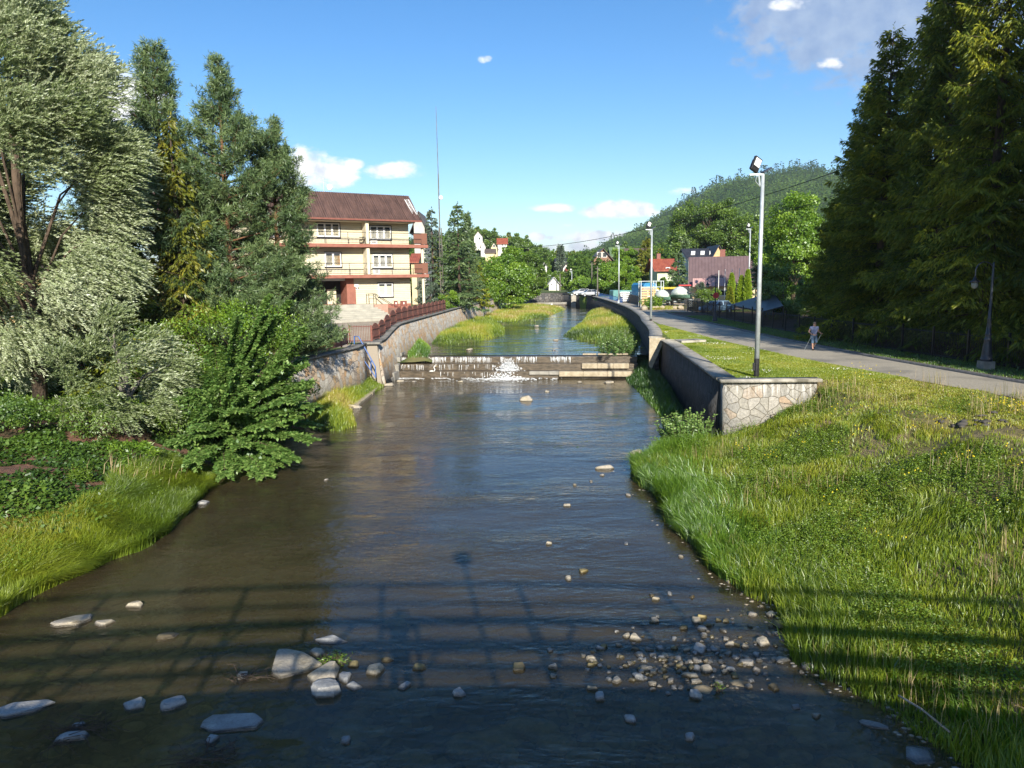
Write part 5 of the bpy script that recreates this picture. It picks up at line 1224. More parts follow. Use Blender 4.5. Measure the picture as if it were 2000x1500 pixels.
for y, zt in ((FY+.02, 1.17), (BY_-.02, 1.0)):
    for z_, r_, nm in ((zd+zt, .05, 'top_rail'), (zd+.12, .02, 'bottom_rail')):
        if y > 0 and nm == 'top_rail': r_ = .095
        p_, _ = bx_line(y, z_, r_); m_ = MB(); m_.tube(p_, r_, 6); m_.build(nm, M['blue_paint'], fb)
    for x in np.arange(-24, 24.1, 2.4):
        m_ = MB(); m_.tube([(x+.25, y, zd+arch(x)), (x+.25, y, zd+zt+arch(x))], .05, 6)
        if abs(x) > 1.3: m_.tube([(x+.25, y, zd+.1+arch(x)), (x+1.35, y, zd+zt+arch(x))], .04, 5)
        m_.build('post', M['blue_paint'], fb)
for y, z_, r_ in ((BY_-.02, zd+2.1, .13), (BY_-.02, zd+1.72, .07), (BY_-.02, zd+3.5, .06), (BY_-.02, zd+3.0, .04)):
    p_, _ = bx_line(y, z_, r_); m_ = MB(); m_.tube(p_, r_, 6); m_.build('truss_chord', M['blue_paint'], fb)
for x in np.arange(-24, 24.1, 3.3):
    m_ = MB(); m_.tube([(x+.9, BY_-.02, zd+arch(x)), (x+.9, BY_-.02, zd+3.5+arch(x))], .06, 6); m_.tube([(x+.9, BY_-.02, zd+1.+arch(x)), (x+2.2, BY_-.02, zd+2.1+arch(x))], .04, 6); m_.build('truss_member', M['blue_paint'], fb)
bl = thing('globe_lamp', 'round globe lamp standing on the footbridge railing', 'street lamp', (2.15, BY_-.12, 5.5))
m_ = MB(); m_.tube([(0, 0, -.1), (0, 0, 4.1)], .05, 8); m_.build('pole', M['galv'], bl)
m_ = MB(); m_.ell((0, 0, 4.28), (.25, .25, .22)); m_.build('globe', M['white_paint'], bl, smooth=True)
J2 = dict(pelvis=(0, 0, .95), waist=(0, .01, 1.12), chest=(0, .02, 1.38), neck=(0, .04, 1.52), head0=(0, .07, 1.60), head1=(0, .08, 1.70), face=(0, 1, -.1),
          sh_l=(.20, .02, 1.43), el_l=(.33, .14, 1.28), wr_l=(.16, .28, 1.52), ha_l=(.10, .30, 1.60),
          sh_r=(-.20, .02, 1.43), el_r=(-.33, .14, 1.28), wr_r=(-.16, .28, 1.52), ha_r=(-.10, .30, 1.60),
          hip_l=(.10, 0, .88), kn_l=(.12, .03, .49), an_l=(.13, 0, .09), to_l=(.14, .13, .04), hip_r=(-.10, 0, .88), kn_r=(-.12, .03, .49), an_r=(-.13, 0, .09), to_r=(-.14, .13, .04))
person('person holding up a phone with both hands, leaning at the footbridge railing', (0.0, -.48, 5.5), 0, J2, M['iron_blue'], M['dark'], False)

# ------------------------------------------------------------------ stones in the river
STN = []
def stone(px, py, w_, h_, label=None, mat='river_stone', z=0., flat=.7, rot=None, group=None, poly=None):
    c = P(px, py, z+.02); depth = c[1]; W_ = w_/FPX*math.hypot(depth, CAM_H)*1.0
    el_ = math.atan2(CAM_H-z, depth); Hh = h_/FPX*math.hypot(depth, CAM_H)
    hz = W_*flat*.5*.8; Ly = max(W_*.35, (Hh-hz*math.cos(el_)*.8)/max(math.sin(el_), .15))
    Ly = min(Ly, W_*1.5)
    r = np.random.default_rng(int(px*7+py*13)); npt = 15
    th = np.sort(r.uniform(0, 6.28, npt)); ex = r.uniform(.62, .95); cu = np.abs(np.cos(th))**.6*np.sign(np.cos(th)); sv = np.abs(np.sin(th))**.6*np.sign(np.sin(th))
    rad = r.uniform(.68, 1.05, npt); top = np.stack([cu*rad*ex*r.uniform(.75, 1, npt), sv*rad*r.uniform(.7, 1, npt)*ex, r.uniform(.55, 1.0, npt)*(1-.25*cu*r.uniform(-1, 1))], 1)
    if poly is not None: q_ = np.array(poly, float); top = np.concatenate([np.c_[q_*.97, np.full(len(q_), .8)], np.c_[q_*.7, np.full(len(q_), 1.)]]); bot = np.c_[q_*1.03, np.full(len(q_), -1.)]; mid = np.c_[q_, np.full(len(q_), .1)]
    else: bot = np.stack([cu*rad, sv*rad, np.full(npt, -1.)], 1); mid = np.stack([cu*rad*r.uniform(.95, 1.05, npt), sv*rad, r.uniform(-.2, .4, npt)], 1)
    import bmesh
    bm = bmesh.new()
    for q_ in np.concatenate([top, mid, bot])*[W_/2, Ly/2, hz]: bm.verts.new(q_)
    bmesh.ops.convex_hull(bm, input=bm.verts); bmesh.ops.delete(bm, geom=[v for v in bm.verts if not v.link_faces], context='VERTS')
    bmesh.ops.bevel(bm, geom=list(bm.edges), offset=min(W_, Ly, hz)*.22, segments=2, affect='EDGES', clamp_overlap=True)
    aa = r.uniform(-.5, .5) if rot is None else rot; bmesh.ops.rotate(bm, verts=bm.verts, cent=(0, 0, 0), matrix=Matrix.Rotation(aa, 3, 'Z'))
    tl_ = r.uniform(-.10, .10); bmesh.ops.rotate(bm, verts=bm.verts, cent=(0, 0, 0), matrix=Matrix.Rotation(tl_, 3, 'Y'))
    me = bpy.data.meshes.new('stone'); bm.to_mesh(me); bm.free(); me.materials.append(M['wet_'+mat]); o = link(bpy.data.objects.new('stone', me)); o.location = (c[0], c[1]+Ly*.1, z+hz*.15)
    return tag(o, label or 'small pale stone poking out of the shallow water among the scattered stones', 'stone', group or 'small pale stones scattered in the shallows')
BIG = [
 (577, 1304, 98, 50, 'largest pale triangular boulder in the foreground water', 'river_stone', .30, -.3),
 (651, 1250, 63, 18, 'long flat grey stone above the big triangular boulder', 'grey_stone', .2, -.1),
 (617, 1277, 30, 20, 'small yellowish wedge of stone just above the big boulder', 'river_stone', .5, 0),
 (632, 1324, 62, 36, 'rounded tan stone touching the right side of the big boulder', 'river_stone', .6, .5),
 (633, 1352, 58, 36, 'rounded grey boulder nearest below the big triangular one', 'grey_stone', .7, .1),
 (672, 1325, 26, 26, 'roundish pale stone beside the grass tuft', 'grey_stone', .7, 0),
 (690, 1342, 24, 38, 'upright narrow grey stone right of the boulder cluster', 'grey_stone', .6, 1.0),
 (690, 1298, 26, 16, 'low dark tan stone right of the grass tuft', 'moss_stone', .5, 0),
 (663, 1292, 18, 15, 'small pale stone half hidden in the grass tuft', 'river_stone', .7, 0),
 (474, 1321, 26, 16, 'tan stone with snagged weed left of the big boulder', 'river_stone', .6, 0),
 (136, 1216, 66, 26, 'pointed tan stone at the left, its tip raised to the right', 'river_stone', .25, .35),
 (203, 1217, 36, 14, 'flat oval tan stone right of the pointed one', 'river_stone', .4, .05),
 (263, 1183, 32, 13, 'small rounded pale stone highest of the left group', 'river_stone', .6, 0),
 (324, 1243, 46, 15, 'low yellow-brown stone barely breaking the surface at left', 'moss_stone', .3, .3),
 (42, 1388, 95, 32, 'long grey slab of rock at the left edge in the bridge shade', 'grey_stone', .16, .25),
 (260, 1379, 42, 24, 'oval grey stone in the bridge shade, left of centre-left pair', 'grey_stone', .5, .5),
 (339, 1376, 50, 26, 'split grey stone in the bridge shade, right one of the pair', 'grey_stone', .5, .6),
 (138, 1441, 68, 20, 'flat pale stone ringed with dark weed at bottom left', 'grey_stone', .3, 0),
 (151, 1419, 26, 14, 'small chip of pale rock behind the weed-ringed stone', 'grey_stone', .5, 0),
 (450, 1416, 110, 34, 'long rectangular grey slab with two dark cracks', 'grey_stone', .12, -.32),
 (415, 1446, 24, 20, 'small pointed white stone below the cracked slab', 'grey_stone', .8, 0),
 (674, 1446, 20, 16, 'lone small pale stone in the dark water at bottom centre-left', 'grey_stone', .7, 0),
 (731, 1310, 35, 23, 'bright smooth egg-shaped stone in the last strip of sunlight', 'river_stone', .7, 0),
 (757, 1288, 27, 10, 'thin tan stone just above the bright egg-shaped stone', 'moss_stone', .3, 0),
 (820, 1303, 27, 14, 'mossy yellow stone right of the photographer shadow', 'moss_stone', .5, .1),
 (790, 1341, 18, 18, 'small leaning grey stone below the mossy yellow one', 'grey_stone', .7, -.8),
 (898, 1354, 26, 17, 'smooth grey stone in the dark riffle at bottom centre', 'grey_stone', .7, -.2),
 (1013, 1305, 27, 17, 'brown and white stone standing alone at the edge of the light', 'moss_stone', .6, 0),
 (1171, 1362, 21, 18, 'rounded grey stone in the bridge shade, right of centre', 'grey_stone', .8, 0),
 (1231, 1405, 23, 18, 'shield-shaped grey stone in the shade below the stone patch', 'grey_stone', .7, 0),
 (1359, 1360, 29, 20, 'blocky grey-brown stone just inside the bridge shade', 'grey_stone', .9, 0),
 (1348, 1440, 21, 16, 'small pointed pale stone low in the dark water at right', 'grey_stone', .8, 0),
 (1709, 1417, 44, 20, 'long pale slanting stone near the right bank in the shade', 'grey_stone', .18, -.5),
 (1805, 1478, 52, 40, 'large flat grey stone at the bottom right corner', 'grey_stone', .22, -.5),
 (1368, 1270, 23, 23, 'upright rounded grey stone in the middle of the right stone patch', 'grey_stone', .9, -.5),
 (1380, 1308, 24, 18, 'squat striped tan stone in the right stone patch', 'river_stone', .9, .3),
 (1525, 1224, 27, 19, 'dull grey-brown boulder against the right bank grass', 'moss_stone', .8, 0),
 (1528, 1289, 29, 14, 'flat double stone lying near the right bank', 'river_stone', .5, 0),
 (1581, 1302, 27, 17, 'crumbled white stone at the foot of the right bank', 'river_stone', .7, 0),
 (1490, 1256, 28, 18, 'stacked pair of pale stones right of the stone patch', 'river_stone', .7, .2),
 (1459, 1295, 30, 13, 'long wedge of pale stone right of the patch centre', 'river_stone', .5, -.25),
 (1347, 1320, 34, 11, 'bright split brick-shaped stone at the front of the patch', 'river_stone', .5, -.05),
 (1358, 1331, 23, 10, 'flat brick-shaped stone just below the split one', 'river_stone', .5, -.05),
 (1424, 1136, 15, 16, 'bright upright stone near the first railing shadow at right', 'river_stone', 1.0, .2),
 (1555, 1380, 17, 10, 'single pale flat stone in the shade off the right bank', 'grey_stone', .5, 0),
 (1026, 782, 34, 9, 'lone long pale stone in mid-river below the weir', 'river_stone', .6, -.15),
 (1244, 887, 25, 11, 'pale block of stone close to the right bank reeds', 'river_stone', .7, 0),
 (1181, 915, 38, 8, 'thin log-shaped pale stone left of the right bank reeds', 'river_stone', .4, .05),
 (1107, 987, 18, 5, 'small flat pale stone alone in mid-river', 'river_stone', .5, 0),
 (1227, 967, 12, 6, 'small pale stone below the log-shaped one', 'river_stone', .6, 0),
 (1110, 1130, 13, 11, 'bright small stone nearest the lamp shadow', 'river_stone', .9, 0),
 (1141, 1116, 19, 10, 'low brown stone just behind the bright small stone', 'moss_stone', .5, 0),
 (395, 983, 22, 10, 'grey stone at the tip of the left grass bank', 'grey_stone', .5, 0),
 (637, 937, 9, 4, 'tiny white stone off the overhanging shrub', 'river_stone', .7, 0)]
POLY = {577: [(-1, .9), (-.55, 1.), (.1, .75), (1., -.1), (.95, -.25), (-.35, -1.), (-.75, -.7)], 450: [(-1, .3), (-.8, .9), (.6, .95), (1., .2), (.9, -.6), (-.4, -.9), (-.95, -.4)], 42: [(-1, -.2), (-.6, .6), (.6, 1.), (1., .7), (.5, -.3), (-.3, -1.), (-.9, -.8)], 1709: [(-1, .8), (-.6, 1.), (.5, .3), (1, -.6), (.8, -.9), (-.3, -.5), (-1, .2)], 136: [(-1, -.5), (-.1, .6), (.8, 1.), (1., .3), (.7, -.5), (-.5, -.9)]}
for (px, py, w_, h_, lab, mt_, fl_, ro) in BIG: stone(px, py, w_, h_, lab, mt_, 0., fl_, ro if px not in POLY else 0., group='stones in the river', poly=POLY.get(px))
SMALL = """1081,1320,14,8 1080,1303,24,10 1156,1345,22,9 1205,1330,20,14 1073,1269,12,9 1072,1061,14,6 1223,1061,8,7 1273,1162,10,8 1281,1170,16,6 1241,1246,22,15 1290,1266,16,10 1172,1266,18,6
1258,1307,20,13 1246,1323,28,13 1153,1287,24,10 1210,1281,14,10 1275,1335,16,10 1275,1346,14,8 1140,1280,10,9 1153,1299,18,8 1330,1087,12,8 1403,1113,12,5 1307,1159,11,9 1352,1165,11,8 1421,1190,8,8 1487,1184,10,6
1470,1200,18,10 1507,1201,19,12 1360,1212,22,13 1371,1206,22,5 1372,1228,22,9 1335,1226,18,9 1414,1231,12,13 1317,1247,11,11 1402,1267,13,13 1425,1258,20,9 1419,1248,12,9 1454,1262,17,9 1501,1235,9,8 1515,1237,14,8
1542,1233,10,7 1555,1227,16,8 1550,1215,12,7 1588,1288,13,9 1349,1303,16,12 1395,1308,11,9 1416,1303,17,9 1426,1308,24,8 1436,1321,15,10 1309,1330,16,9 1387,1290,9,9 1331,1296,12,9 1463,1340,15,9 1513,1343,19,15
1597,1398,16,10 1736,1399,8,7 1777,1412,11,6 1304,1354,10,8 1660,1345,10,6 1155,940,8,5 1123,947,9,5 1176,928,10,4 1500,1202,7,6 1446,1243,9,6 1393,1262,8,6 1391,1243,10,6 1341,1270,16,6 1322,1284,12,6 1366,1290,12,7
1300,1300,12,7 1290,1312,10,6 1222,1300,14,7 1190,1312,10,6 1172,1300,12,7 1236,1293,10,6 1260,1290,12,6 1440,1280,10,6 1478,1315,10,6 1500,1325,9,5 1405,1330,9,5 1420,1338,8,5 1551,1300,9,5 1566,1312,10,6 1610,1318,9,5
1480,1275,9,5 1530,1250,9,5 1345,1345,9,5 1380,1340,8,5 1325,1312,10,6 1250,1277,9,5""".split()
for s_ in SMALL:
    a = [float(v) for v in s_.split(',')]; right = a[0] > 1430
    lab = ('small pale stone among those in the shallows close to the right bank', 'small stones close to the right bank') if right else (('small pale stone in the dense patch of stones on the sunlit shoal', 'small stones on the sunlit shoal') if a[1] > 1200 else ('small pale stone scattered in the open water above the railing shadows', 'small stones in open water'))
    stone(*a, label=lab[0], group=lab[1], mat=random.choice(['river_stone', 'river_stone', 'grey_stone', 'moss_stone']))
for (px, py, w_, h_, z, lab) in ((1085, 665, 13, 6, 1.5, 'rounded pale stone in the blue water above the weir'), (917, 683, 13, 9, 1.5, 'tan stone on the still water at the weir crest'), (1069, 765, 12, 3, 0, 'thin pale stone just below the splash'), (1133, 747, 12, 4, 0, 'small pale stone in front of the beige blocks'), (782, 745, 17, 5, 0, 'flat tan stone at the left foot of the weir'), (809, 746, 11, 6, 0, 'small tan stone left of the heron'), (758, 753, 22, 6, 0, 'flat pale stone at the tip of the left gravel toe'), (1082, 684, 8, 4, 1.5, 'tiny pale stone near the crest above the splash'), (820, 741, 6, 4, 0, 'tiny stone beside the heron'), (899, 746, 12, 4, 0, 'mossy stone in midstream below the weir'), (1048, 637, 10, 3, 1.5, 'small stone in the upper riffle'), (1190, 748, 20, 6, 0, 'flat pale stone at the right foot of the weir'), (693, 797, 30, 4, 0, 'flat strip of stone beside the left concrete edge')):
    stone(px, py, w_, h_, lab, 'river_stone', z, .5, 0., group='stones in the river')
for _ in range(135):
    a_ = random.gauss(1335, 100); b_ = random.gauss(1285, 38)
    if not (1130 < a_ < 1600 and 1200 < b_ < 1350): continue
    w_ = random.uniform(6, 17); stone(a_, b_, w_, w_*random.uniform(.45, .75), 'small pale stone in the dense patch of stones on the sunlit shoal', random.choice(['river_stone', 'grey_stone', 'moss_stone']), group='small stones on the sunlit shoal')
# larger drowned stones seen through the water
n = 420; X = rng.uniform(-12, 6, n); Y = 9+15*rng.random(n)**1.3; ok = (X < RE(Y)-.3) & (X > LE(Y)+.3); X, Y = X[ok], Y[ok]; r_ = rng.uniform(.10, .34, len(X)); Z = bed_z(X, Y)-.02
Z = np.minimum(Z, -.02-r_*.42); V, F = blobs(np.stack([X, Y, Z], 1), np.stack([r_*1.4, r_, r_*.38], 1), IV2, IF2, jit=.06); tag(np_obj('gravel', V, F, M['drowned'], smooth=True), 'larger yellow-brown stones lying under the clear water', 'gravel', kind='stuff')
# submerged cobbles and gravel: one mass
n = 9000; X = rng.uniform(-13, 9, n); Y = np.concatenate([rng.uniform(8, 22, n*2//3), rng.uniform(20, 40, n-n*2//3)])
ok = (X < RE(Y)+.5) & (X > LE(Y)-.5) & (fbm(X*.4, Y*.4, 3, 77) > .34+.08*(X < 1)); X, Y = X[ok], Y[ok]; r_ = rng.uniform(.025, .10, len(X))*(1+1.6*(rng.random(len(X)) > .95)); Z = bed_z(X, Y)-r_*.1
V, F = blobs(np.stack([X, Y, Z], 1), np.stack([r_*1.3, r_, r_*.55], 1), jit=.18)
np_o = tag(np_obj('gravel', V, F, M['gravel'], smooth=True), 'brown cobbles and gravel lying under the shallow water', 'gravel', kind='stuff')
# fine emergent gravel along the right waterline
n = 1500; Y = rng.uniform(9, 30, n); X = RE(Y)+rng.normal(-.1, .35, n); r_ = rng.uniform(.015, .06, n); keep = (Y < 17) | (rng.random(n) > .75); X, Y, r_ = X[keep], Y[keep], r_[keep]
Z = np.maximum(right_z(X, Y), -.02)
V, F = blobs(np.stack([X, Y, Z], 1), np.stack([r_*1.3, r_, r_*.6], 1), jit=.18); tag(np_obj('gravel', V, F, M['river_stone'], smooth=True), 'fine pale gravel along the right waterline', 'gravel', kind='stuff')
n = 900; X = rng.normal(2.9, 1.35, n); Y = rng.normal(12.9, .75, n); r_ = rng.uniform(.015, .06, n); Z = np.maximum(bed_z(X, Y), -.05)+r_*.1
ok = fbm(X*.9, Y*.9, 3, 401) > .42; X, Y, Z, r_ = X[ok], Y[ok], Z[ok], r_[ok]; V, F = blobs(np.stack([X, Y, Z], 1), np.stack([r_*1.4, r_*1.1, r_*.8], 1), jit=.3); tag(np_obj('gravel', V, F, M['wet_river_stone']), 'fine stones just breaking the surface of the sunlit shoal', 'gravel', kind='stuff')
# twig snags caught on stones
def snag(label, px, py, s, n=26, mat='bark'):
    c = P(px, py, .02); m_ = MB()
    for _ in range(n):
        a = random.uniform(0, 6.28); p0 = np.array([random.gauss(0, .2*s), random.gauss(0, .12*s), random.uniform(0, .05)]); p1 = p0+np.array([math.cos(a)*.35*s, math.sin(a)*.25*s, random.uniform(-.02, .16*s)]); p2 = p1+np.array([math.cos(a+.8)*.2*s, math.sin(a+.8)*.15*s, -random.uniform(0, .1)*s]); m_.tube([p0, p1, p2], [.008, .006, .003], 4, cap=False)
    tag(m_.build('driftwood', M[mat], None, loc=tuple(c)), label, 'driftwood')
snag('tangle of twigs and weed caught left of the big boulder', 490, 1322, .8); snag('tangle of thin dark branches at the bottom edge, centre-left', 395, 1487, 1.0, 40); snag('ring of dark weed around the flat stone at bottom left', 165, 1425, 1.2, 50)
m_ = MB(); c = P(1795, 1400, .3); m_.tube([P(1755, 1358, .35), P(1800, 1385, .5), P(1855, 1430, .35)], .018, 5); tag(m_.build('branch', M['river_stone'], None), 'thin bleached branch lying across the right bank grass in the shade', 'branch')
# concrete toe edging at the left foot of the wall
te = thing('concrete_edging', 'pale concrete edging along the water at the foot of the left wall', 'edging', (-9, 42, 0)); pts = [P(674, 802, .12), P(700, 790, .12), P(728, 768, .12), P(742, 752, .12)]
for a, b in zip(pts[:-1], pts[1:]):
    d = b-a; m_ = MB(); nrm_ = nrm(np.array([-d[1], d[0], 0])); m_.obox(a-[0, 0, .4], d*.97, nrm_*.35, (0, 0, .42)); m_.build('slab', M['beige_concrete'], te, world=True)
te = thing('concrete_edging', 'curved rough concrete skirt where the left wall meets the weir', 'edging', (-9.3, 56, 0)); m_ = MB()
pts = [(-9.35, 52.5, .25), (-9.1, 54., .4), (-8.95, 55.3, .8), (-9.0, 56.6, 1.35), (-9.1, 58, 1.7), (-9.1, 60, 1.75)]
for i, (a, b) in enumerate(zip(pts[:-1], pts[1:])): m_.obox((a[0]-1.6, a[1], -.5), (1.6+.1, 0, 0), (b[0]-a[0], b[1]-a[1]-.01, 0), (0, 0, .5+(a[2]+b[2])/2))
m_.build('skirt', M['concrete'], te, world=True, bevel=.05)

# ------------------------------------------------------------------ foliage machinery
def rand_unit(n): return nrm(rng.normal(size=(n, 3)))
class LF:
    """collects leaf cards (rhombs) and blades, vectorised"""
    def __init__(s): s.V = []; s.F = []; s.T = []; s.R = []; s.n = 0
    def rhomb(s, p, d, L, W, side=None, rnd=None, droop=0.):
        p = np.asarray(p, float); n = len(p); d = nrm(np.asarray(d, float)); L = np.broadcast_to(np.asarray(L, float), (n,))[:, None]; W = np.broadcast_to(np.asarray(W, float), (n,))[:, None]
        sd = nrm(np.cross(d, rand_unit(n))) if side is None else nrm(np.asarray(side, float))
        mid = p+d*L*.45; tip = p+d*L-np.array([0, 0, 1.])*L*droop
        V = np.stack([p, mid+sd*W/2, tip, mid-sd*W/2], 1).reshape(-1, 3); i = s.n+np.arange(n)[:, None]*4
        s.V.append(V); s.F.append(i+np.array([[0, 1, 2, 3]])); r = rng.random(n) if rnd is None else np.clip(rnd, 0, 1); s.R.append(np.repeat(r, 4)); s.n += 4*n
    def blade(s, p, d, lean, h, w_, rnd):
        """grass blade: base p, up, leaning"""
        n = len(p); h = h[:, None]; w_ = w_[:, None]; a = rng.uniform(0, 6.28, n); sd = np.stack([np.cos(a), np.sin(a), a*0], 1)
        mid = p+np.array([0, 0, 1.])*h*.55+lean*h*.22; tip = p+np.array([0, 0, 1.])*h*(1-.35*np.linalg.norm(lean, axis=1, keepdims=True))+lean*h*.85
        V = np.stack([p-sd*w_/2, p+sd*w_/2, mid+sd*w_*.38, mid-sd*w_*.38, tip], 1).reshape(-1, 3); i = s.n+np.arange(n)[:, None]*5
        s.V.append(V); s.F.append(i+np.array([[0, 1, 2, 3]])); s.T.append(i+np.array([[3, 2, 4]])); s.R.append(np.repeat(np.clip(rnd, 0, 1), 5)); s.n += 5*n
    def build(s, name, mat, parent=None, world=False):
        return np_obj(name, np.concatenate(s.V), [np.concatenate(s.F)]+([np.concatenate(s.T)] if s.T else []), mat, parent, rnd=np.concatenate(s.R), world=world)
def curve_pts(p0, p1, sag=0., n=6, wob=.0):
    p0, p1 = np.array(p0, float), np.array(p1, float); t_ = np.linspace(0, 1, n)[:, None]; q = p0+(p1-p0)*t_; q[:, 2] += (sag*4*t_*(1-t_))[:, 0]
    if wob: q[1:-1] += rng.normal(size=(n-2, 3))*wob
    return q

def gen_spruce(H, R, leafs=1., z0=.06, power=.85, droop=.30, wh=.42, nb=7, lw=.075, ll=.30, mat='needle_spruce', seed=0, gaps=.0, hang=.35):
    """crown + trunk meshes as objects (unparented)"""
    rs = np.random.default_rng(seed); L = LF(); tb = MB(); tb.tube([(0, 0, 0), (0, 0, H*.5), (0, 0, H*.97)], [H*.016+.05, H*.009+.02, .02], 8)
    z = z0*H
    while z < H*.985:
        f = (z-z0*H)/(H*(1-z0)); r = R*(1-f)**power+.10
        for b in range(max(4, int(nb*(1-f*.35)))):
            if rs.random() < gaps: continue
            a = rs.uniform(0, 6.28); ln_ = r*rs.uniform(.7, 1.12); dr = np.array([math.cos(a), math.sin(a), 0]); sd = np.array([-math.sin(a), math.cos(a), 0])
            m = max(3, int(ln_/.16*leafs)); t_ = np.sort(rs.uniform(.10, 1, m)); up = .18*(1-f)+.55*f
            pz = z+ln_*(up*t_-droop*(1-f*.6)*1.9*t_**1.6+.22*t_**3)
            pts = dr*ln_*t_[:, None]; pts[:, 2] = pz
            if ln_ > .8 and rs.random() < .8:
                e = dr*ln_*.8; e = np.array([e[0], e[1], z+ln_*(up*.8-droop*(1-f*.6)*1.9*.8**1.6+.22*.51)]); tb.tube([(0, 0, z), tuple((np.array([0, 0, z])+e)/2+[0, 0, .05*ln_]), tuple(e)], [.03, .02, .008], 4, cap=False)
            br_rnd = rs.uniform(.0, .55)
            for s_ in (-1, 1):
                tw = (.40*ln_*(1-t_**1.5)+.14)*rs.uniform(.6, 1.15, m); k = 3
                for j in range(k):
                    u = (j+rs.uniform(.1, .9, m))/k
                    p = pts+sd*s_*(tw*u)[:, None]+dr*(tw*u*.5)[:, None]; p[:, 2] -= hang*tw*u+rs.uniform(0, .05, m)
                    d = sd*s_*.8+dr*.7+rs.normal(size=(m, 3))*.25; d[:, 2] -= .35+hang*.8
                    L.rhomb(p, d, ll*rs.uniform(.7, 1.3, m), lw*rs.uniform(.8, 1.4, m), rnd=br_rnd+rs.uniform(0, .45, m))
            p = pts.copy(); d = dr+rs.normal(size=(m, 3))*.35; L.rhomb(p, d, ll*1.1, lw*1.3, rnd=br_rnd+rs.uniform(0, .5, m))
        z += wh*(1.15-.55*f)*rs.uniform(.8, 1.2)
    m = 14; L.rhomb(np.stack([rs.normal(0, .04, m), rs.normal(0, .04, m), np.linspace(H*.95, H, m)], 1), rs.normal(size=(m, 3))*.5+[0, 0, .8], .25, lw)
    return L, tb, mat
def gen_pine(H, R, seed=0, tufts=1., z0=.12, dens_=1., mat='needle_pine', asym=0., nt=13, tl=.26, nw=.034):
    rs = np.random.default_rng(seed); L = LF(); tb = MB()
    lean = rs.uniform(-.2, .2, 2); tb.tube([(0, 0, 0), (lean[0]*.5, lean[1]*.5, H*.5), (lean[0], lean[1], H*.98)], [H*.014+.06, H*.01, .02], 8)
    z = z0*H
    while z < H*.99:
        f = (z-z0*H)/(H*(1-z0)); r = R*((1-f)**.95)*(.80+.20*math.sin(f*9+seed)) + .12
        for b in range(rs.integers(5, 8)):
            a = rs.uniform(0, 6.28); ln_ = r*rs.uniform(.6, 1.15)*(1+asym*math.cos(a)); dr = np.array([math.cos(a), math.sin(a), 0])
            up = .25+.5*f; e = dr*ln_; e[2] = z+ln_*up; base = np.array([lean[0]*z/H, lean[1]*z/H, z])
            midp = base+dr*ln_*.5+[0, 0, ln_*up*.3]
            tb.tube([tuple(base), tuple(midp), tuple(base+e-[0, 0, z])], [.035+.012*ln_, .02, .008], 4, cap=False)
            ns = max(3, int(ln_*5.5*dens_)); tt = rs.uniform(.25, 1, ns)**.8
            q = base+np.outer(tt, e-[0, 0, z])*1.0; q[:, 2] += -ln_*up*.25*np.sin(tt*math.pi)
            sdv = np.array([-math.sin(a), math.cos(a), 0]); off = rs.normal(0, .26, ns)*ln_*.55*(1.2-tt*.5)
            q = q+sdv*off[:, None]+rs.normal(size=(ns, 3))*.12; q[:, 2] += np.abs(off)*.25
            cr = rs.uniform(0, .5)
            # each shoot: a bottle-brush of needles
            sdir = nrm(dr*.6+np.array([0, 0, .8])+rs.normal(size=(ns, 3))*.45)
            for j in range(nt):
                along = rs.uniform(0, .38, ns)[:, None]; d = nrm(sdir*.75+rs.normal(size=(ns, 3))*.75)
                L.rhomb(q+sdir*along, d, tl*rs.uniform(.7, 1.15, ns), nw, rnd=cr+along[:, 0]*.9+rs.uniform(0, .25, ns))
        z += .52*(1.1-.5*f)*rs.uniform(.8, 1.2)
    return L, tb, mat
def gen_broad(H, R, seed=0, ncl=60, per=260, ls=.16, lw=.10, mat='leaf_bright', base=.12, squash=1., tr=None, flat=.75, clump=.30, trunk=.02, dark=0.):
    rs = np.random.default_rng(seed); L = LF(); tb = MB(); zc = H*(1+base)/2; rz = H*(1-base)/2*squash
    tb.tube([(0, 0, 0), (rs.uniform(-.2, .2), rs.uniform(-.2, .2), H*.35), (0, 0, H*.7)], [H*trunk+.04, H*trunk*.7, H*trunk*.25], 8)
    for i in range(ncl):
        d = rs.normal(size=3); d /= np.linalg.norm(d); rr = rs.uniform(.45, .92)**.6*(1+.16*math.sin(d[0]*5+seed)+.12*math.sin(d[2]*6+seed*2))
        c = np.array([d[0]*R*rr, d[1]*R*rr, zc+d[2]*rz*rr]); cr = R*clump*rs.uniform(.65, 1.3)
        if i % 2 == 0: tb.tube([(0, 0, max(H*.12, c[2]*.55)), tuple(c*[.55, .55, .85]), tuple(c)], [H*trunk*.45, H*trunk*.22, .01], 4, cap=False)
        m = int(per*rs.uniform(.7, 1.3)); o = rs.normal(size=(m, 3)); o /= np.linalg.norm(o, axis=1, keepdims=True); o *= (rs.uniform(.25, 1, m)**.5)[:, None]
        p = c+o*[cr, cr, cr*flat]; out = nrm(p-np.array([0, 0, zc*.8]))
        dd = nrm(out*.5+rs.normal(size=(m, 3))*.6-np.array([0, 0, .25])); sd = nrm(np.cross(dd, out+rs.normal(size=(m, 3))*.35))
        L.rhomb(p, dd, ls*rs.uniform(.5, 1.4, m), lw*rs.uniform(.6, 1.3, m), side=sd, rnd=rs.uniform(0, .45)+rs.uniform(0, .5, m)+o[:, 2]*.12-dark)
    return L, tb, mat
def tree(name, label, loc, gen, bark='bark', group=None, cat='tree', rot=0., scale=1.):
    L, tb, mat = gen; T = thing(name, label, cat, loc, rot, group); T.scale = (scale,)*3
    tb.build('trunk', M[bark], T, smooth=True); L.build('crown', M[mat] if isinstance(mat, str) else mat, T); return T
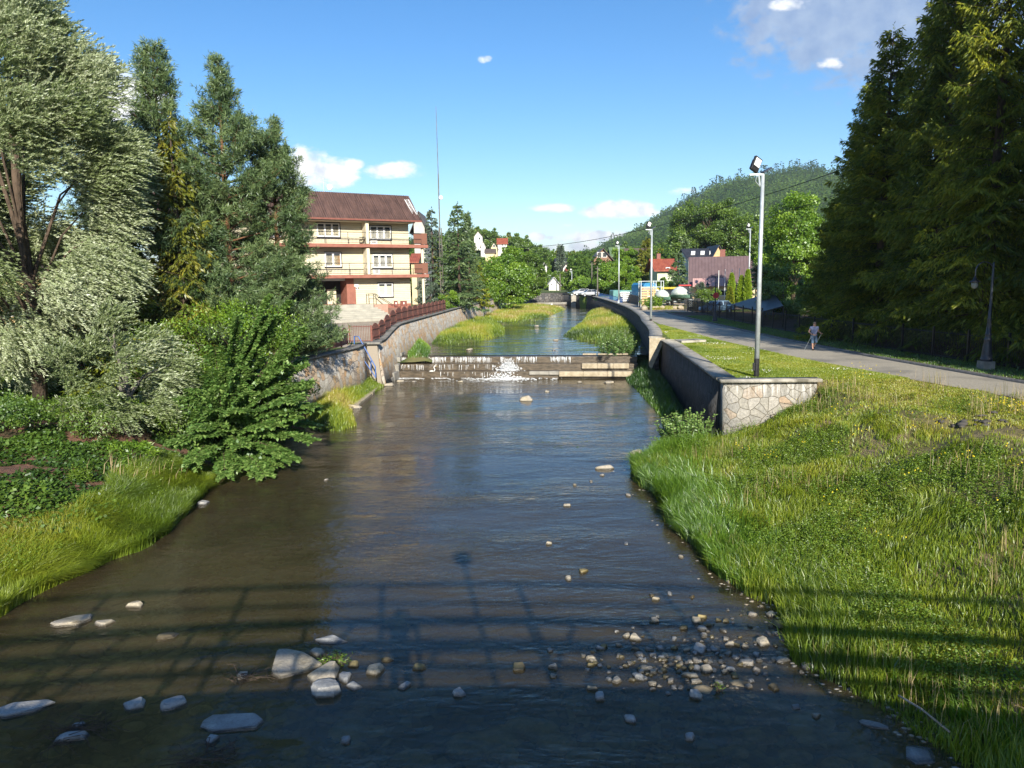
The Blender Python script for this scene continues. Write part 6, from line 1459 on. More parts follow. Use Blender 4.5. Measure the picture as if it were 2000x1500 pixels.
def again(T, label, loc, rot=0., scale=1., group=None, sz=1.):
    c = copy_tree(T); c.location = [float(v) for v in loc]; c.rotation_euler = (0, 0, rot); c.scale = (scale, scale, scale*sz); c['label'] = label
    if group: c['group'] = group
    return c
def gz(x, y):
    if y > 165: return 3.9+min(3, (y-160)*.012)
    return float(right_z(x, y)) if x > 3 else float(left_z(x, y))

# ---- the silver willow on the left: limbs with long wind-combed sprays
def gen_willow(H, R, ntw, seed, wind=(1., -.1, .12), zlo=.1, ls=.2, lw=.036, mat='leaf_willow', cx=0., trunk=True, shape=1.):
    rs = np.random.default_rng(seed); L = LF(); tb = MB(); W = np.array(wind)
    if trunk: tb.tube([(0, 0, 0), (.15, 0, H*.2), (-.1, .1, H*.45), (.2, 0, H*.75)], [.34, .28, .2, .08], 10)
    cl = []
    for i in range(int(100*shape)):
        d = rs.normal(size=3); d /= np.linalg.norm(d); rr = rs.uniform(.5, 1)**.5*(1+.15*math.sin(3*d[0]+seed)+.12*math.sin(7*d[2]))
        tp_ = 1.08-.42*max(0, d[2]*rr)-.1*max(0, -d[2]); c = np.array([d[0]*R*rr*tp_+cx, d[1]*R*rr*tp_, H*(zlo+1)/2+d[2]*H*(1-zlo)/2*rr]); cl.append(c)
        if i % 4 == 0: tb.tube([(0, 0, max(.5, c[2]*.45)), tuple(c*[.4, .4, .8]+rs.normal(0, .15, 3)), tuple(c)], [.075, .045, .015], 5, cap=False)
    cl = np.array(cl)
    idx = rs.integers(0, len(cl), ntw); cr = R*.235
    o = rs.normal(size=(ntw, 3)); o /= np.linalg.norm(o, axis=1, keepdims=True); o *= (rs.random(ntw)**.45)[:, None]*cr; base = cl[idx]+o
    out = nrm(base-np.array([cx, 0, H*.45])); tdir = nrm(out*.55+W*.55+rs.normal(size=(ntw, 3))*.32+np.array([0, 0, .1])); tl = rs.uniform(.6, 1.15, ntw); cb = rs.uniform(0, .4, len(cl))[idx]
    nl = 13
    for j in range(nl):
        u = j/nl; p = base+tdir*(tl*u)[:, None]; p[:, 2] -= .32*tl*u**2
        for s_ in (-1, 1):
            side = nrm(np.cross(tdir, np.array([0, 0, 1.])+rs.normal(size=(ntw, 3))*.4))*s_
            d = nrm(tdir*.9+side*.5+W*.35+rs.normal(size=(ntw, 3))*.14)
            L.rhomb(p, d, ls*rs.uniform(.7, 1.2, ntw)*(1-.25*u), lw, rnd=cb+rs.uniform(0, .55, ntw)+.12*u)
    return L, tb, mat
wl_ = (-22.3, 33.2)
tree('willow_tree', 'large silver-leaved willow blowing in the wind at the left edge', (wl_[0], wl_[1], gz(*wl_)), gen_willow(20.6, 5.1, 23000, 3, zlo=.10, ls=.21, lw=.042), 'bark')
tree('willow_tree', 'second silver willow, its crown leaving the frame at the upper left', (-28.5, 35, 2.4), gen_willow(18., 5.2, 9000, 8, zlo=.24, ls=.21, lw=.045), 'bark_grey')
b = D(255, 880, 29.5); tree('willow_bush', 'low silver willow bush with pale shoots over the leafy bank', (b[0], b[1], gz(b[0], b[1])), gen_willow(4.6, 2.3, 1300, 21, zlo=.12, ls=.2, lw=.036, shape=.35), 'bark_grey', cat='shrub')

# ---- pines and spruces on the left
pine_d = {}
p1 = (-18.8, 39.5); tree('pine_tree', 'thin-crowned pine with reddish trunk and pointed top, left of the pair', (p1[0], p1[1], gz(*p1)), gen_pine(17.2, 5.8, 5, z0=.14, dens_=2.6, nt=20, tl=.27), 'bark_pine')
p2 = (-15.6, 40.0); tree('pine_tree', 'tall dense pine with twin shoots at the top, right of the pair', (p2[0], p2[1], gz(*p2)), gen_pine(16.5, 6.1, 9, z0=.06, dens_=2.8, asym=.12, nt=20, tl=.27), 'bark_pine')
p3 = (-13.3, 41.2); tree('pine_tree', 'bushy lower pine leaning over the wall in front of the guest house', (p3[0], p3[1], gz(*p3)), gen_pine(13.6, 4.7, 14, z0=.04, dens_=3.0, asym=-.05, nt=20, tl=.26), 'bark_pine')
p4 = (-17.0, 37.2); tree('spruce_tree', 'yellowish drooping spruce between the two pines', (p4[0], p4[1], gz(*p4)), gen_spruce(14.0, 2.6, mat='needle_yellow', seed=3, hang=.9, ll=.28, lw=.07, gaps=.08, droop=.22, leafs=1.5), 'bark')
p5 = (-19.6, 36.0); tree('spruce_tree', 'dark green fir filling the gap behind the willow', (p5[0], p5[1], gz(*p5)), gen_spruce(10.5, 3.0, mat='needle_spruce', seed=4), 'bark')
p6 = (-23.5, 42.0); tree('spruce_tree', 'dark spruce hidden behind the willow crown', (p6[0], p6[1], gz(*p6)), gen_spruce(14., 3.0, mat='needle_spruce', seed=6), 'bark')

# ---- hazel-like shrub reaching over the water in layered sprays
def gen_layered(root, targets, ls=.13, lw=.095, seed=0, mat='leaf_hazel', tw=.55, per=1.):
    rs = np.random.default_rng(seed); L = LF(); tb = MB(); root = np.array(root, float)
    for tgt in targets:
        tgt = np.array(tgt, float); v = tgt-root; ln_ = np.linalg.norm(v); mid = root+v*.5+[0, 0, .22*ln_]; t_ = np.linspace(0, 1, 9)[:, None]
        q = root*(1-t_)**2+mid*2*t_*(1-t_)+tgt*t_**2; tb.tube(q, np.linspace(.05, .01, 9), 5, cap=False)
        m = int(ln_*13*per); u = rs.uniform(.28, 1, m); P_ = root*(1-u[:, None])**2+mid*2*(u*(1-u))[:, None]+tgt*(u**2)[:, None]; dirv = nrm(v*[1, 1, .25]); side = nrm(np.cross(dirv, [0, 0, 1.]))
        for s_ in (-1, 1):
            tl = tw*rs.uniform(.5, 1.3, m)*(1.25-u*.75); k = 7
            for j in range(k):
                w_ = (j+.5)/k; p = P_+side*s_*(tl*w_)[:, None]+dirv*(tl*w_*.9)[:, None]; p[:, 2] -= .30*tl*w_**1.6-rs.uniform(-.03, .03, m)
                for q_ in (-1, 1):
                    d = side*s_*.7+dirv*(.8+.5*q_)+rs.normal(size=(m, 3))*.4; d[:, 2] -= .25
                    up = np.array([0, 0, 1.])+rs.normal(size=(m, 3))*.28; d = nrm(d); L.rhomb(p, d, ls*rs.uniform(.7, 1.25, m), lw*rs.uniform(.8, 1.15, m), side=np.cross(d, up), rnd=.25+.3*u+rs.uniform(-.2, .35, m))
    return L, tb, mat
root = np.array([-11.9, 28.6, .9]); tg = []
for (px, py, Y) in ((600, 745, 28), (612, 800, 27), (605, 860, 27), (570, 900, 26.5), (520, 935, 26), (440, 930, 25.5), (380, 900, 25), (350, 870, 25.5), (565, 690, 28.5), (590, 640, 29), (560, 590, 29), (520, 580, 29), (500, 640, 28), (460, 620, 28.5), (420, 680, 27.5), (470, 720, 27), (540, 760, 27), (480, 800, 26.5), (420, 800, 26), (540, 830, 26.5), (470, 870, 26), (400, 850, 25.5), (380, 760, 27), (615, 830, 29), (590, 700, 30.5), (450, 760, 30), (500, 700, 31), (530, 860, 28.5), (580, 780, 26.2)):
    q = D(px, py, Y); tg.append(tuple(q-root))
tree('overhanging_shrub', 'broad-leaved shrub with layered bright sprays hanging over the water', tuple(root), gen_layered((0, 0, 0), tg+[tuple(np.array(q)*rng.uniform(.6, .95)+rng.normal(0, .45, 3)) for q in tg for _ in range(2)], seed=2, per=1.0, ls=.16, lw=.12, tw=.5), 'bark', cat='shrub')

# ---- ivy-clad thicket and bushes behind it
def bush(label, px, py, Y, H, R, seed, mat='leaf_green', ncl=34, per=230, ls=.11, lw=.075, name='bush', **kw):
    b = D(px, py, Y); z = gz(b[0], b[1]); return tree(name, label, (b[0], b[1], z), gen_broad(H, R, seed, ncl, per, ls, lw, mat, base=-.1, trunk=.008, **kw), 'bark', cat='bush')
bush('dense ivy-green thicket in front of the pines', 470, 640, 36, 6.8, 3.0, 31, 'leaf_bright', 60, 300)
bush('dark shaded thicket between the willow and the shrub', 350, 760, 36.5, 6.2, 3.0, 32, 'leaf_green', 46, 260)
bush('dark undergrowth bush beside the river at the foot of the pines', 520, 760, 35.5, 4.6, 2.2, 33, 'leaf_green', 34, 230)
bush('dark leafy bush under the silver willow', 175, 760, 37.5, 4.2, 2.6, 34, 'leaf_green', 34, 230)
bush('leafy bush in front of the brown railing fence', 60, 700, 38.5, 2.4, 2.0, 35, 'leaf_green', 22, 200)
bush('dark bush behind the overhanging shrub', 400, 880, 31.5, 3.0, 2.3, 36, 'leaf_green', 30, 230)
bush('low rounded bush beneath the willow bush', 200, 880, 28.5, 1.6, 1.7, 37, 'leaf_green', 22, 230, ls=.09)
bush('low leafy bush at the left edge below the lawn', 20, 850, 27.5, 1.5, 2.0, 38, 'leaf_ivy', 24, 230, ls=.09)
bush('sapling with feathery leaves in the middle of the left bank', 265, 960, 24.8, 1.2, .8, 39, 'leaf_bright', 10, 90, ls=.14, lw=.04)

# ---- row of big spruces on the right
SP = [gen_spruce(20.5, 4.9, seed=41, leafs=2.1, droop=.34, nb=9, z0=.07, gaps=.10, hang=.55, ll=.27, lw=.058, power=.72),
      gen_spruce(19., 4.5, seed=42, leafs=2.1, droop=.30, nb=9, z0=.07, gaps=.10, hang=.65, ll=.27, lw=.058, power=.72)]
gl_ = 'spruces behind the black railings'
sA = tree('spruce_tree', 'tall dark spruce with its tip at the upper right, farthest of the near row', (25.2, 49.0, 3.05), SP[0], 'bark', gl_)
sB = tree('spruce_tree', 'slimmer dark spruce whose pointed top stands clear against the sky', (27.4, 55.5, 3.1), SP[1], 'bark', gl_)
for i, (x, y, k, r_, s_, lab) in enumerate(((25.6, 43.0, 1, 1.2, .98, 'very tall spruce second from the right-hand group, top reaching out of the frame'), (25.3, 38.0, 0, 2.2, .95, 'spruce with yellow-lit boughs in the middle of the right-hand group'), (27.2, 33.4, 1, .4, 1.0, 'spruce behind the near ornate lamp'), (27.0, 30.2, 0, 4., .9, 'spruce at the right edge of the picture with bright lime boughs'), (25.4, 56.5, 1, 5.1, .55, 'lower dark spruce at the far end of the right-hand row'), (32., 48., 0, 3.3, .9, 'spruce in the second row behind the right-hand group'), (33.5, 42., 1, .9, 1.15, 'spruce in the second row behind the ornate lamp'), (31.2, 59., 0, 2.6, .7, 'spruce in the second row at the far end'), (27.2, 46.5, 0, 5.5, 1.12, 'tall spruce filling the gap just right of the clear-topped one'))):
    again(sA if k == 0 else sB, lab, (x, y, 3.), r_, s_, gl_, 1.32 if i < 4 else 1.)
# trees beside and behind the photographer on the right, whose shade falls on the path and fence
for i, (x, y, k, s_) in enumerate(((26.9, 25.6, 1, 1.0), (27.2, 20.5, 0, .95), (27.6, 15, 1, 1.0), (28.6, 9, 0, .95), (30, 2, 1, 1.0), (31, 22, 0, 1.15), (32, 29, 1, 1.1), (32, 12, 1, 1.1), (32, -5, 0, 1.))):
    again(sA if k == 0 else sB, 'dark spruce of the row just outside the right of the picture', (x, y, 2.9), i*1.3, s_, 'spruces outside the right of the picture')

tree('tree', 'broad high-crowned tree outside the right edge shading the walker on the path', (27.8, 21., 2.8), gen_broad(20, 6.4, 60, 90, 260, .34, .26, 'leaf_green', base=.48), 'bark')

# ---- middle distance: individual trees and bushes placed by where they stand
def at_px(px, pyb, Y): b = D(px, pyb, Y); return b
def mid_tree(kind, label, px, pyt, Y, wpx, seed, mat=None, group=None, bark='bark', **kw):
    b = D(px, pyt, Y); z = gz(b[0], Y); H = b[2]-z; R = wpx/FPX*Y/2
    if kind == 'b': g = gen_broad(H, R, seed, kw.pop('ncl', 60), kw.pop('per', 240), kw.pop('ls', .3*Y/120), kw.pop('lw', .2*Y/120), mat or 'leaf_bright', base=kw.pop('base', .05), **kw)
    elif kind == 's': g = gen_spruce(H, R, seed=seed, mat=mat or 'needle_spruce', leafs=.55, ll=.5*Y/100, lw=.15*Y/100, wh=.7, nb=7, **kw)
    elif kind == 'p': g = gen_pine(H, R, seed=seed, mat=mat or 'needle_pine', dens_=.7, nt=9, tl=.5, nw=.09, **kw)
    return tree({'b': 'tree', 's': 'spruce_tree', 'p': 'pine_tree'}[kind], label, (b[0], Y, z-.1), g, bark, group)
mid_tree('s', 'dark green spruce whose boughs hang over the left river wall', 893, 393, 96, 118, 51, 'needle_pine')
mid_tree('s', 'bluish fir with a narrow top beside the guest house', 842, 403, 100, 70, 52, 'needle_blue')
mid_tree('p', 'grey-green pine right of the hanging spruce', 915, 418, 104, 70, 53)
mid_tree('s', 'low dark spruce above the far end of the left wall', 930, 505, 112, 60, 54)
mid_tree('b', 'blue-green bush beside the end of the guest house', 838, 548, 92, 44, 55, 'needle_blue', ncl=26, ls=.2, lw=.08)
mid_tree('b', 'bright bush overhanging the fence end', 878, 560, 91, 36, 56, 'leaf_bright', ncl=20, ls=.18, lw=.1)
mid_tree('b', 'big round bright green tree at the end of the left wall', 988, 487, 138, 100, 57, 'leaf_bright', ncl=110, per=300, ls=.36, lw=.26, base=-.05)
mid_tree('b', 'clipped rounded hedge at the end of the left wall', 962, 549, 133, 26, 58, 'leaf_bright', ncl=40, ls=.2, lw=.14, base=-.2, clump=.4)
mid_tree('b', 'brownish green tree right of the round bright tree', 1030, 484, 170, 62, 59, 'leaf_green', ncl=60)
mid_tree('b', 'soft willow-like tree above the far wall', 1040, 532, 172, 46, 60, 'leaf_bright', ncl=50)
mid_tree('b', 'dull bronze-green tree left of the white shed', 1046, 506, 215, 40, 61, 'leaf_green', ncl=50)
mid_tree('b', 'small tree behind the white shed', 1100, 528, 225, 40, 62, 'leaf_green', ncl=40)
mid_tree('s', 'broad grey-green spruce in the valley gap', 1095, 478, 300, 22, 63, 'needle_blue')
mid_tree('b', 'yellow-green tree in the valley centre', 1122, 512, 240, 22, 64, 'thuja', ncl=30)
mid_tree('b', 'dark rounded tree behind the far lamp pole', 1133, 506, 215, 44, 65, 'leaf_green', ncl=40)
mid_tree('b', 'low ochre bushes beside the far parked cars', 1142, 542, 182, 60, 66, 'leaf_bright', ncl=40)
mid_tree('b', 'large light green bush behind the third lamp pole', 1196, 508, 168, 62, 67, 'leaf_bright', ncl=90, per=260, base=-.05)
mid_tree('b', 'light green tree with a high crown beside the gabled house', 1222, 484, 176, 48, 68, 'leaf_bright', ncl=70, base=-.05)
mid_tree('b', 'autumn-tinged bush at the foot of the wooden house', 1232, 515, 158, 40, 69, 'leaf_bright', ncl=50, base=-.05)
mid_tree('s', 'spruce with brownish cones between the lamp poles', 1262, 463, 172, 56, 70, 'needle_yellow')
mid_tree('s', 'dark narrow spruce beside the red-roofed house', 1326, 490, 132, 50, 71, 'needle_pine')
mid_tree('b', 'blossoming bush in front of the pale green house', 1300, 545, 128, 44, 72, 'leaf_green', ncl=40)
mid_tree('b', 'tall broad ash tree above the red-roofed house', 1348, 394, 190, 82, 73, 'leaf_green', ncl=110, per=220)
mid_tree('b', 'tall broad ash tree above the mauve roof', 1398, 388, 185, 92, 74, 'leaf_green', ncl=110, per=220)
mid_tree('b', 'third tall ash tree reaching towards the near lamp pole', 1440, 402, 180, 80, 75, 'leaf_green', ncl=90, per=220)
mid_tree('b', 'lower dark tree between the ash trees and the pole', 1466, 450, 150, 60, 76, 'leaf_green', ncl=60)
mid_tree('b', 'vivid green tree catching the sun beside the dark spruces', 1556, 392, 92, 130, 77, 'leaf_bright', ncl=90, per=300, ls=.26, lw=.2, base=.2)
mid_tree('b', 'green tree left of the vivid one behind the near lamp pole', 1500, 470, 100, 60, 78, 'leaf_green', ncl=60)
mid_tree('s', 'blue-green fir right of the thujas', 1478, 506, 96, 44, 79, 'needle_blue')
mid_tree('b', 'grey-leaved bush under the vivid green tree', 1530, 520, 72, 90, 80, 'leaf_green', ncl=60, ls=.2, lw=.1, base=-.05)
mid_tree('b', 'small garden bush left of the thujas', 1385, 558, 94, 44, 81, 'leaf_green', ncl=34, ls=.2, lw=.1, base=-.05)
mid_tree('b', 'young grey-green tree in front of the pink awning', 1366, 542, 97, 26, 82, 'needle_blue', ncl=24, ls=.2, lw=.07)
for i, (px, yt, yb_, w_, mt, lab) in enumerate(((1428, 534, 592, 16, 'thuja', 'bright yellow-green columnar thuja on the left of the three'), (1447, 539, 590, 17, 'thuja', 'bright yellow-green columnar thuja in the middle, before the mauve roof'), (1459, 527, 588, 15, 'thuja', 'bright yellow-green columnar thuja on the right, tallest of the three'), (1425, 562, 600, 15, 'needle_spruce', 'small dark green conical thuja in front of the bright one'))):
    Y = 92-i*.7; b = D(px, yb_, Y); H = D(px, yt, Y)[2]-b[2]+.6; R = w_/FPX*Y/2; L = LF(); n = 2600; z = rng.random(n)**.8; a = rng.uniform(0, 6.28, n); r = R*(1-z**2.2)*(.75+.25*rng.random(n))*(.55+.45*np.minimum(1, z*5))+.03
    L.rhomb(np.stack([r*np.cos(a), r*np.sin(a), z*H*.97], 1), np.stack([np.cos(a)*.5, np.sin(a)*.5, np.ones(n)], 1)+rng.normal(size=(n, 3))*.3, .32, .14); tbm = MB(); tbm.tube([(0, 0, -.2), (0, 0, H*.9)], [.07, .02], 6)
    tree('thuja', lab, (b[0], b[1], b[2]-.6), (L, tbm, mt), 'bark', 'thujas before the mauve roof')

# ---- hills
def polar_hill(name, prof, d0, d1, zbase, mat, nr=26, ease=1.):
    """hill that rises from distance d0 to a ridge at d1, then falls away behind; prof = ridge line (px, py)"""
    pxs = np.linspace(prof[0][0], prof[-1][0], 70); pys = np.interp(pxs, [p[0] for p in prof], [p[1] for p in prof])
    V = []; fr = np.concatenate([np.linspace(0, 1, nr), [1.15, 1.5, 2.2]])
    for px, py in zip(pxs, pys):
        d = ray(px, py); a = math.atan2(d[0], d[1]); e = d[2]/math.hypot(d[0], d[1]); dist = d1*(1+.05*math.sin(a*40)); zr = CAM_H+e*dist
        for f in fr:
            dd = d0+(dist-d0)*f; z = zbase+(zr-zbase)*(min(f, 1)**ease) if f <= 1 else zr-(zr-zbase)*(f-1)*.7
            z += (fbm(np.array([dd*math.sin(a)/60]), np.array([dd*math.cos(a)/60]), 3, 9)[0]-.45)*6*min(1, f*2)*(f < .999)
            V.append((dd*math.sin(a), dd*math.cos(a), z))
    n = len(fr); a = (np.arange(len(pxs)-1)[:, None]*n+np.arange(n-1)[None, :]).ravel()
    o = np_obj(name, V, np.stack([a, a+n, a+n+1, a+1], 1), mat, smooth=True); return tag(o, kind='structure'), np.array(V).reshape(len(pxs), n, 3)
M['hill'] = pmat('hill', (.035, .06, .018), (.08, .12, .03), .02, .95, .3, .3, c3=(.13, .19, .05), scale3=.006)
MPROF = [(1120, 506), (1165, 498), (1190, 481), (1220, 467), (1250, 450), (1280, 432), (1300, 418), (1330, 402), (1360, 386), (1400, 366), (1440, 354), (1480, 347), (1520, 339), (1560, 333), (1600, 337), (1680, 350), (1800, 380), (2000, 430), (2300, 470)]
hillR, HV = polar_hill('hill', MPROF, 420, 1500, 5, M['hill'], ease=1.25)
LPROF = [(560, 500), (700, 495), (800, 488), (860, 480), (905, 476), (940, 480), (965, 486), (985, 492), (1010, 496), (1040, 506), (1065, 516), (1090, 524), (1115, 527), (1160, 526), (1200, 522), (1260, 512), (1330, 500)]
hillL, LV = polar_hill('hill', LPROF, 190, 420, 4.5, M['hill'])
# the mountain's forest: one mass of small crowns
def forest(name, HVg, n, hmin, hmax, label, pw=1., seed=1, conf=.55, fmax=.97, mat='far_leaf', q=26, wk=.30, cs=1., hide=None):
    rs = np.random.default_rng(seed); A, B, _ = HVg.shape; nb_ = 26
    i = rs.random(n)*(A-1.001); j = (rs.random(n)**pw)*(nb_-1.001)*fmax; i0 = i.astype(int); j0 = j.astype(int); fi = (i-i0)[:, None]; fj = (j-j0)[:, None]
    p = HVg[i0, j0]*(1-fi)*(1-fj)+HVg[i0+1, j0]*fi*(1-fj)+HVg[i0, j0+1]*(1-fi)*fj+HVg[i0+1, j0+1]*fi*fj
    if hide is not None:
        pxx = 1000+1388*p[:, 0]/p[:, 1]; kp = np.ones(n, bool)
        for a_, b_ in hide: kp &= ~((pxx > a_) & (pxx < b_) & (p[:, 1] < 352))
        p = p[kp]; n = len(p)
    h = rs.uniform(hmin, hmax, n); con = rs.random(n) < conf; L = LF(); tone = fbm(p[:, 0]/70, p[:, 1]/70, 3, 4)*1.1-.25+rs.uniform(-.12, .12, n)
    for _ in range(q):
        u = rs.random(n); a = rs.uniform(0, 6.28, n); r = np.where(con, (1-u)*wk*.75, np.sqrt(np.maximum(0, .26-(u-.5)**2))*wk*2.0)*h*(.7+.4*rs.random(n))
        o = np.stack([r*np.cos(a), r*np.sin(a), u*h*.95], 1); d = np.stack([np.cos(a), np.sin(a), np.where(con, -.3, .2)+rs.normal(0, .4, n)], 1)+rs.normal(size=(n, 3))*.3
        L.rhomb(p+o, d, cs*h*np.where(con, .20, .24), cs*h*np.where(con, .12, .17), rnd=tone+u*.25-con*.12)
    return tag(L.build(name, M[mat]), label, 'forest', kind='stuff')
forest('forest', HV, 13000, 10, 17, 'dense forest covering the mountain on the right', pw=.7, seed=2, conf=.4, q=26, cs=.8)
ridge = HV[:, 24:27].copy(); rs = np.random.default_rng(5); n = 260; i = rs.random(n)*68; i0 = i.astype(int); fi = (i-i0)[:, None]; p = HV[i0, 25]*(1-fi)+HV[i0+1, 25]*fi; L = LF(); h = rs.uniform(9, 26, n)
for _ in range(40):
    u = rs.random(n); a = rs.uniform(0, 6.28, n); r = (1-u)*.2*h; L.rhomb(p+np.stack([r*np.cos(a), r*np.sin(a), u*h-2], 1), np.stack([np.cos(a), np.sin(a), -.2+0*a], 1), h*.16, h*.1, rnd=rs.uniform(0, .3, n))
tag(L.build('forest', M['far_leaf']), 'jagged line of spruces along the ridge of the mountain', 'forest', kind='stuff')
tw_ = D(1561, 334, 1480); tt_ = thing('ridge_tower', 'tiny tower on the crest of the mountain', 'tower', (tw_[0], tw_[1], tw_[2]-8)); m_ = MB(); m_.tube([(0, 0, 0), (0, 0, 22)], [1.8, .5], 6); m_.box((0, 0, 9), (4.5, 4.5, 4)); m_.build('shaft', M['bark_grey'], tt_)
forest('forest', LV, 2200, 6, 10, 'wooded slope of the low hill behind the valley houses', pw=.9, seed=7, conf=.35, q=110, mat='far_leaf', fmax=.9, cs=.55, hide=[(920, 994), (1050, 1122)])
# individual trees on the near hill and along the valley, from four prototypes
pr = []
gA = gen_broad(14, 4.6, 91, 44, 150, .62, .45, 'leaf_green', base=.02); gB = gen_broad(12, 4.2, 92, 40, 150, .62, .45, 'leaf_bright', base=.02); gC = gen_spruce(16, 3.1, seed=93, leafs=.35, ll=.9, lw=.28, wh=.9, nb=7, mat='needle_spruce')
gD = gen_pine(14, 3.6, 94, mat='needle_pine', dens_=.4, nt=8, tl=.75, nw=.2)
G1 = 'broadleaf trees on the low hill and in the valley'; G2 = 'conifers on the low hill and in the valley'
pr = None
far = [(905, 452, 300, 'c'), (914, 446, 310, 'c'), (921, 440, 320, 'a'), (930, 443, 330, 'c'), (941, 441, 330, 'a'), (948, 446, 340, 'c'), (957, 444, 335, 'a'), (966, 452, 345, 'c'), (973, 458, 345, 'c'), (983, 460, 345, 'a'), (994, 452, 330, 'c'), (1002, 454, 320, 'a'), (1010, 455, 315, 'a'), (1020, 458, 310, 'a'), (1030, 465, 300, 'a'), (1038, 476, 305, 'a'), (1048, 482, 310, 'a'), (1057, 476, 320, 'a'), (1066, 486, 330, 'b'), (1076, 492, 340, 'a'), (1084, 490, 350, 'c'), (1090, 484, 340, 'c'), (1104, 494, 360, 'a'), (1112, 492, 370, 'c'), (1120, 488, 370, 'c'), (1128, 496, 380, 'c'), (1134, 490, 380, 'c'), (1142, 495, 380, 'c'), (1150, 496, 380, 'a'), (1158, 490, 370, 'c'), (1166, 497, 350, 'a'), (1176, 494, 330, 'b'), (1189, 482, 330, 'a'), (950, 494, 290, 'a'), (962, 499, 270, 'b'), (976, 494, 280, 'a'), (988, 492, 285, 'b'), (1000, 488, 265, 'a'), (1010, 478, 260, 'd'), (1018, 492, 255, 'a'), (1035, 496, 250, 'a'), (1060, 530, 240, 'a'), (1074, 526, 245, 'b'), (1086, 531, 250, 'a'), (1120, 528, 235, 'a'), (1130, 520, 225, 'b'), (1143, 528, 205, 'a'), (1154, 524, 198, 'a'), (1010, 505, 215, 'd'), (1025, 510, 200, 'b'), (1265, 492, 240, 'b'), (1250, 478, 250, 'a'), (1275, 470, 260, 'a'), (1290, 482, 230, 'c'), (1310, 478, 235, 'b'), (1325, 465, 240, 'a'), (1240, 500, 190, 'b'), (1210, 470, 300, 'a'), (1300, 500, 200, 'b'), (1470, 420, 220, 'a'), (1500, 430, 170, 'a'), (1520, 455, 120, 'b'), (935, 500, 240, 'a'), (922, 480, 250, 'c'), (912, 495, 220, 'd'), (830, 470, 180, 'a'), (850, 480, 170, 'c'), (868, 460, 200, 'a'), (575, 420, 150, 'a'), (545, 430, 140, 'a'), (1590, 400, 110, 'a'), (1640, 420, 100, 'b'), (1700, 430, 95, 'a'), (1760, 430, 90, 'c'), (1100, 540, 205, 'b'), (1128, 548, 190, 'a'), (1172, 540, 178, 'b'), (1250, 530, 160, 'a'), (1275, 545, 150, 'b'), (1340, 470, 170, 'd')]
protos = {}
for (px, py, Y, kd) in far:
    b = D(px, py, Y); H0 = {'a': 14, 'b': 12, 'c': 16, 'd': 14}[kd]; s_ = {'a': .95, 'b': .9, 'c': 1., 'd': .95}[kd]*random.uniform(.85, 1.1)*(.8 if Y < 200 else 1.); z = b[2]-H0*s_
    zg_ = gz(b[0], Y)-.5
    if z < zg_: s_ = max(.25, (b[2]-zg_)/H0); z = zg_
    elif Y < 200 and z > zg_+1: s_ = min(1.3, (b[2]-zg_)/H0); z = b[2]-H0*s_
    conif = kd in 'cd'; lab = ('conifer standing among the other trees of the low hill and valley' if conif else 'broadleaf tree standing among the other trees of the low hill and valley'); g = G2 if conif else G1
    if kd not in protos: protos[kd] = tree('spruce_tree' if kd == 'c' else ('pine_tree' if kd == 'd' else 'tree'), lab, (b[0], Y, z), {'a': gA, 'b': gB, 'c': gC, 'd': gD}[kd], 'bark', g, scale=s_)
    else: again(protos[kd], lab, (b[0], Y, z), random.uniform(0, 6), s_)

# ------------------------------------------------------------------ grass, weeds and reeds
def lean_v(n, sx=0., sy=0., k=.35):
    return np.stack([rng.normal(sx, k, n), rng.normal(sy, k, n), np.zeros(n)], 1)
def grass(name, label, X, Y, zf_, h, w_, mat, rnd=None, sx=0., k=.35, kind='stuff', dz=0.):
    n = len(X); Z = zf_(X, Y)+dz; L = LF(); la = (fbm(X*.45+40, Y*.45, 3, 500)-.45)*14; lm = np.clip((fbm(X*.8, Y*.8+30, 3, 501)-.32)*2.2, 0, .75)*(k > .3); L.blade(np.stack([X, Y, Z], 1), None, lean_v(n, sx, 0, k*.75)+np.stack([np.cos(la)*lm, np.sin(la)*lm, lm*0], 1), h, w_, rng.random(n)*.6+.1 if rnd is None else rnd)
    o = L.build(name, M[mat]); return tag(o, label, 'grass', kind=kind)
# right bank: dense long grass
def rb_points(n, y0, y1, tmin=-.25, tmax=None):
    Y = y0+(y1-y0)*rng.random(n)**1.15; E = RE(Y); Pn = ip(Y, PATH_N); t_ = rng.random(n)
    X = E+tmin+(Pn-E+.2-tmin)*t_; return X, Y, (X-E)/(Pn-E)
n = 210000; X, Y, s = rb_points(n, 8.5, 30.9); ok = ~((Y > 30.1) & (X > 8.6)); X, Y, s = X[ok], Y[ok], s[ok]
tone = fbm(X*.35, Y*.35, 3, 60); dry = np.clip((s-.55)*1.6+(tone-.5)*1.6, 0, 1); edge_ = np.exp(-(s/.10)**2)
bare = (fbm(X*.5, Y*.5, 3, 66) > .53-.10*(s > .75)) & (s > .45); keep = ~(bare & (rng.random(len(X)) < .75)) & ~((s > .64+.12*(tone-.45)) & (rng.random(len(X)) < .62)); X, Y, s, tone, dry, edge_ = [v[keep] for v in (X, Y, s, tone, dry, edge_)]
h = (.10+.62*np.clip(fbm(X*.55, Y*.55, 4, 61)-.2, 0, 1)**1.25)*(1-.74*np.clip((s-.52)*3.4, 0, 1))*(1+.9*edge_)*rng.uniform(.6, 1.3, len(X))
top_ = np.clip((s-.58)*4, 0, 1); rn = .20+.62*(tone-.2)+.5*dry*rng.random(len(X))+rng.uniform(-.15, .22, len(X))+.42*top_*rng.random(len(X))+.3*(fbm(X*.9+5, Y*.9, 3, 77)-.45)
grass('bank_grass', 'long green grass covering the right river bank', X, Y, right_z, h, rng.uniform(.012, .026, len(X)), 'grass_blade', rn, k=.38)
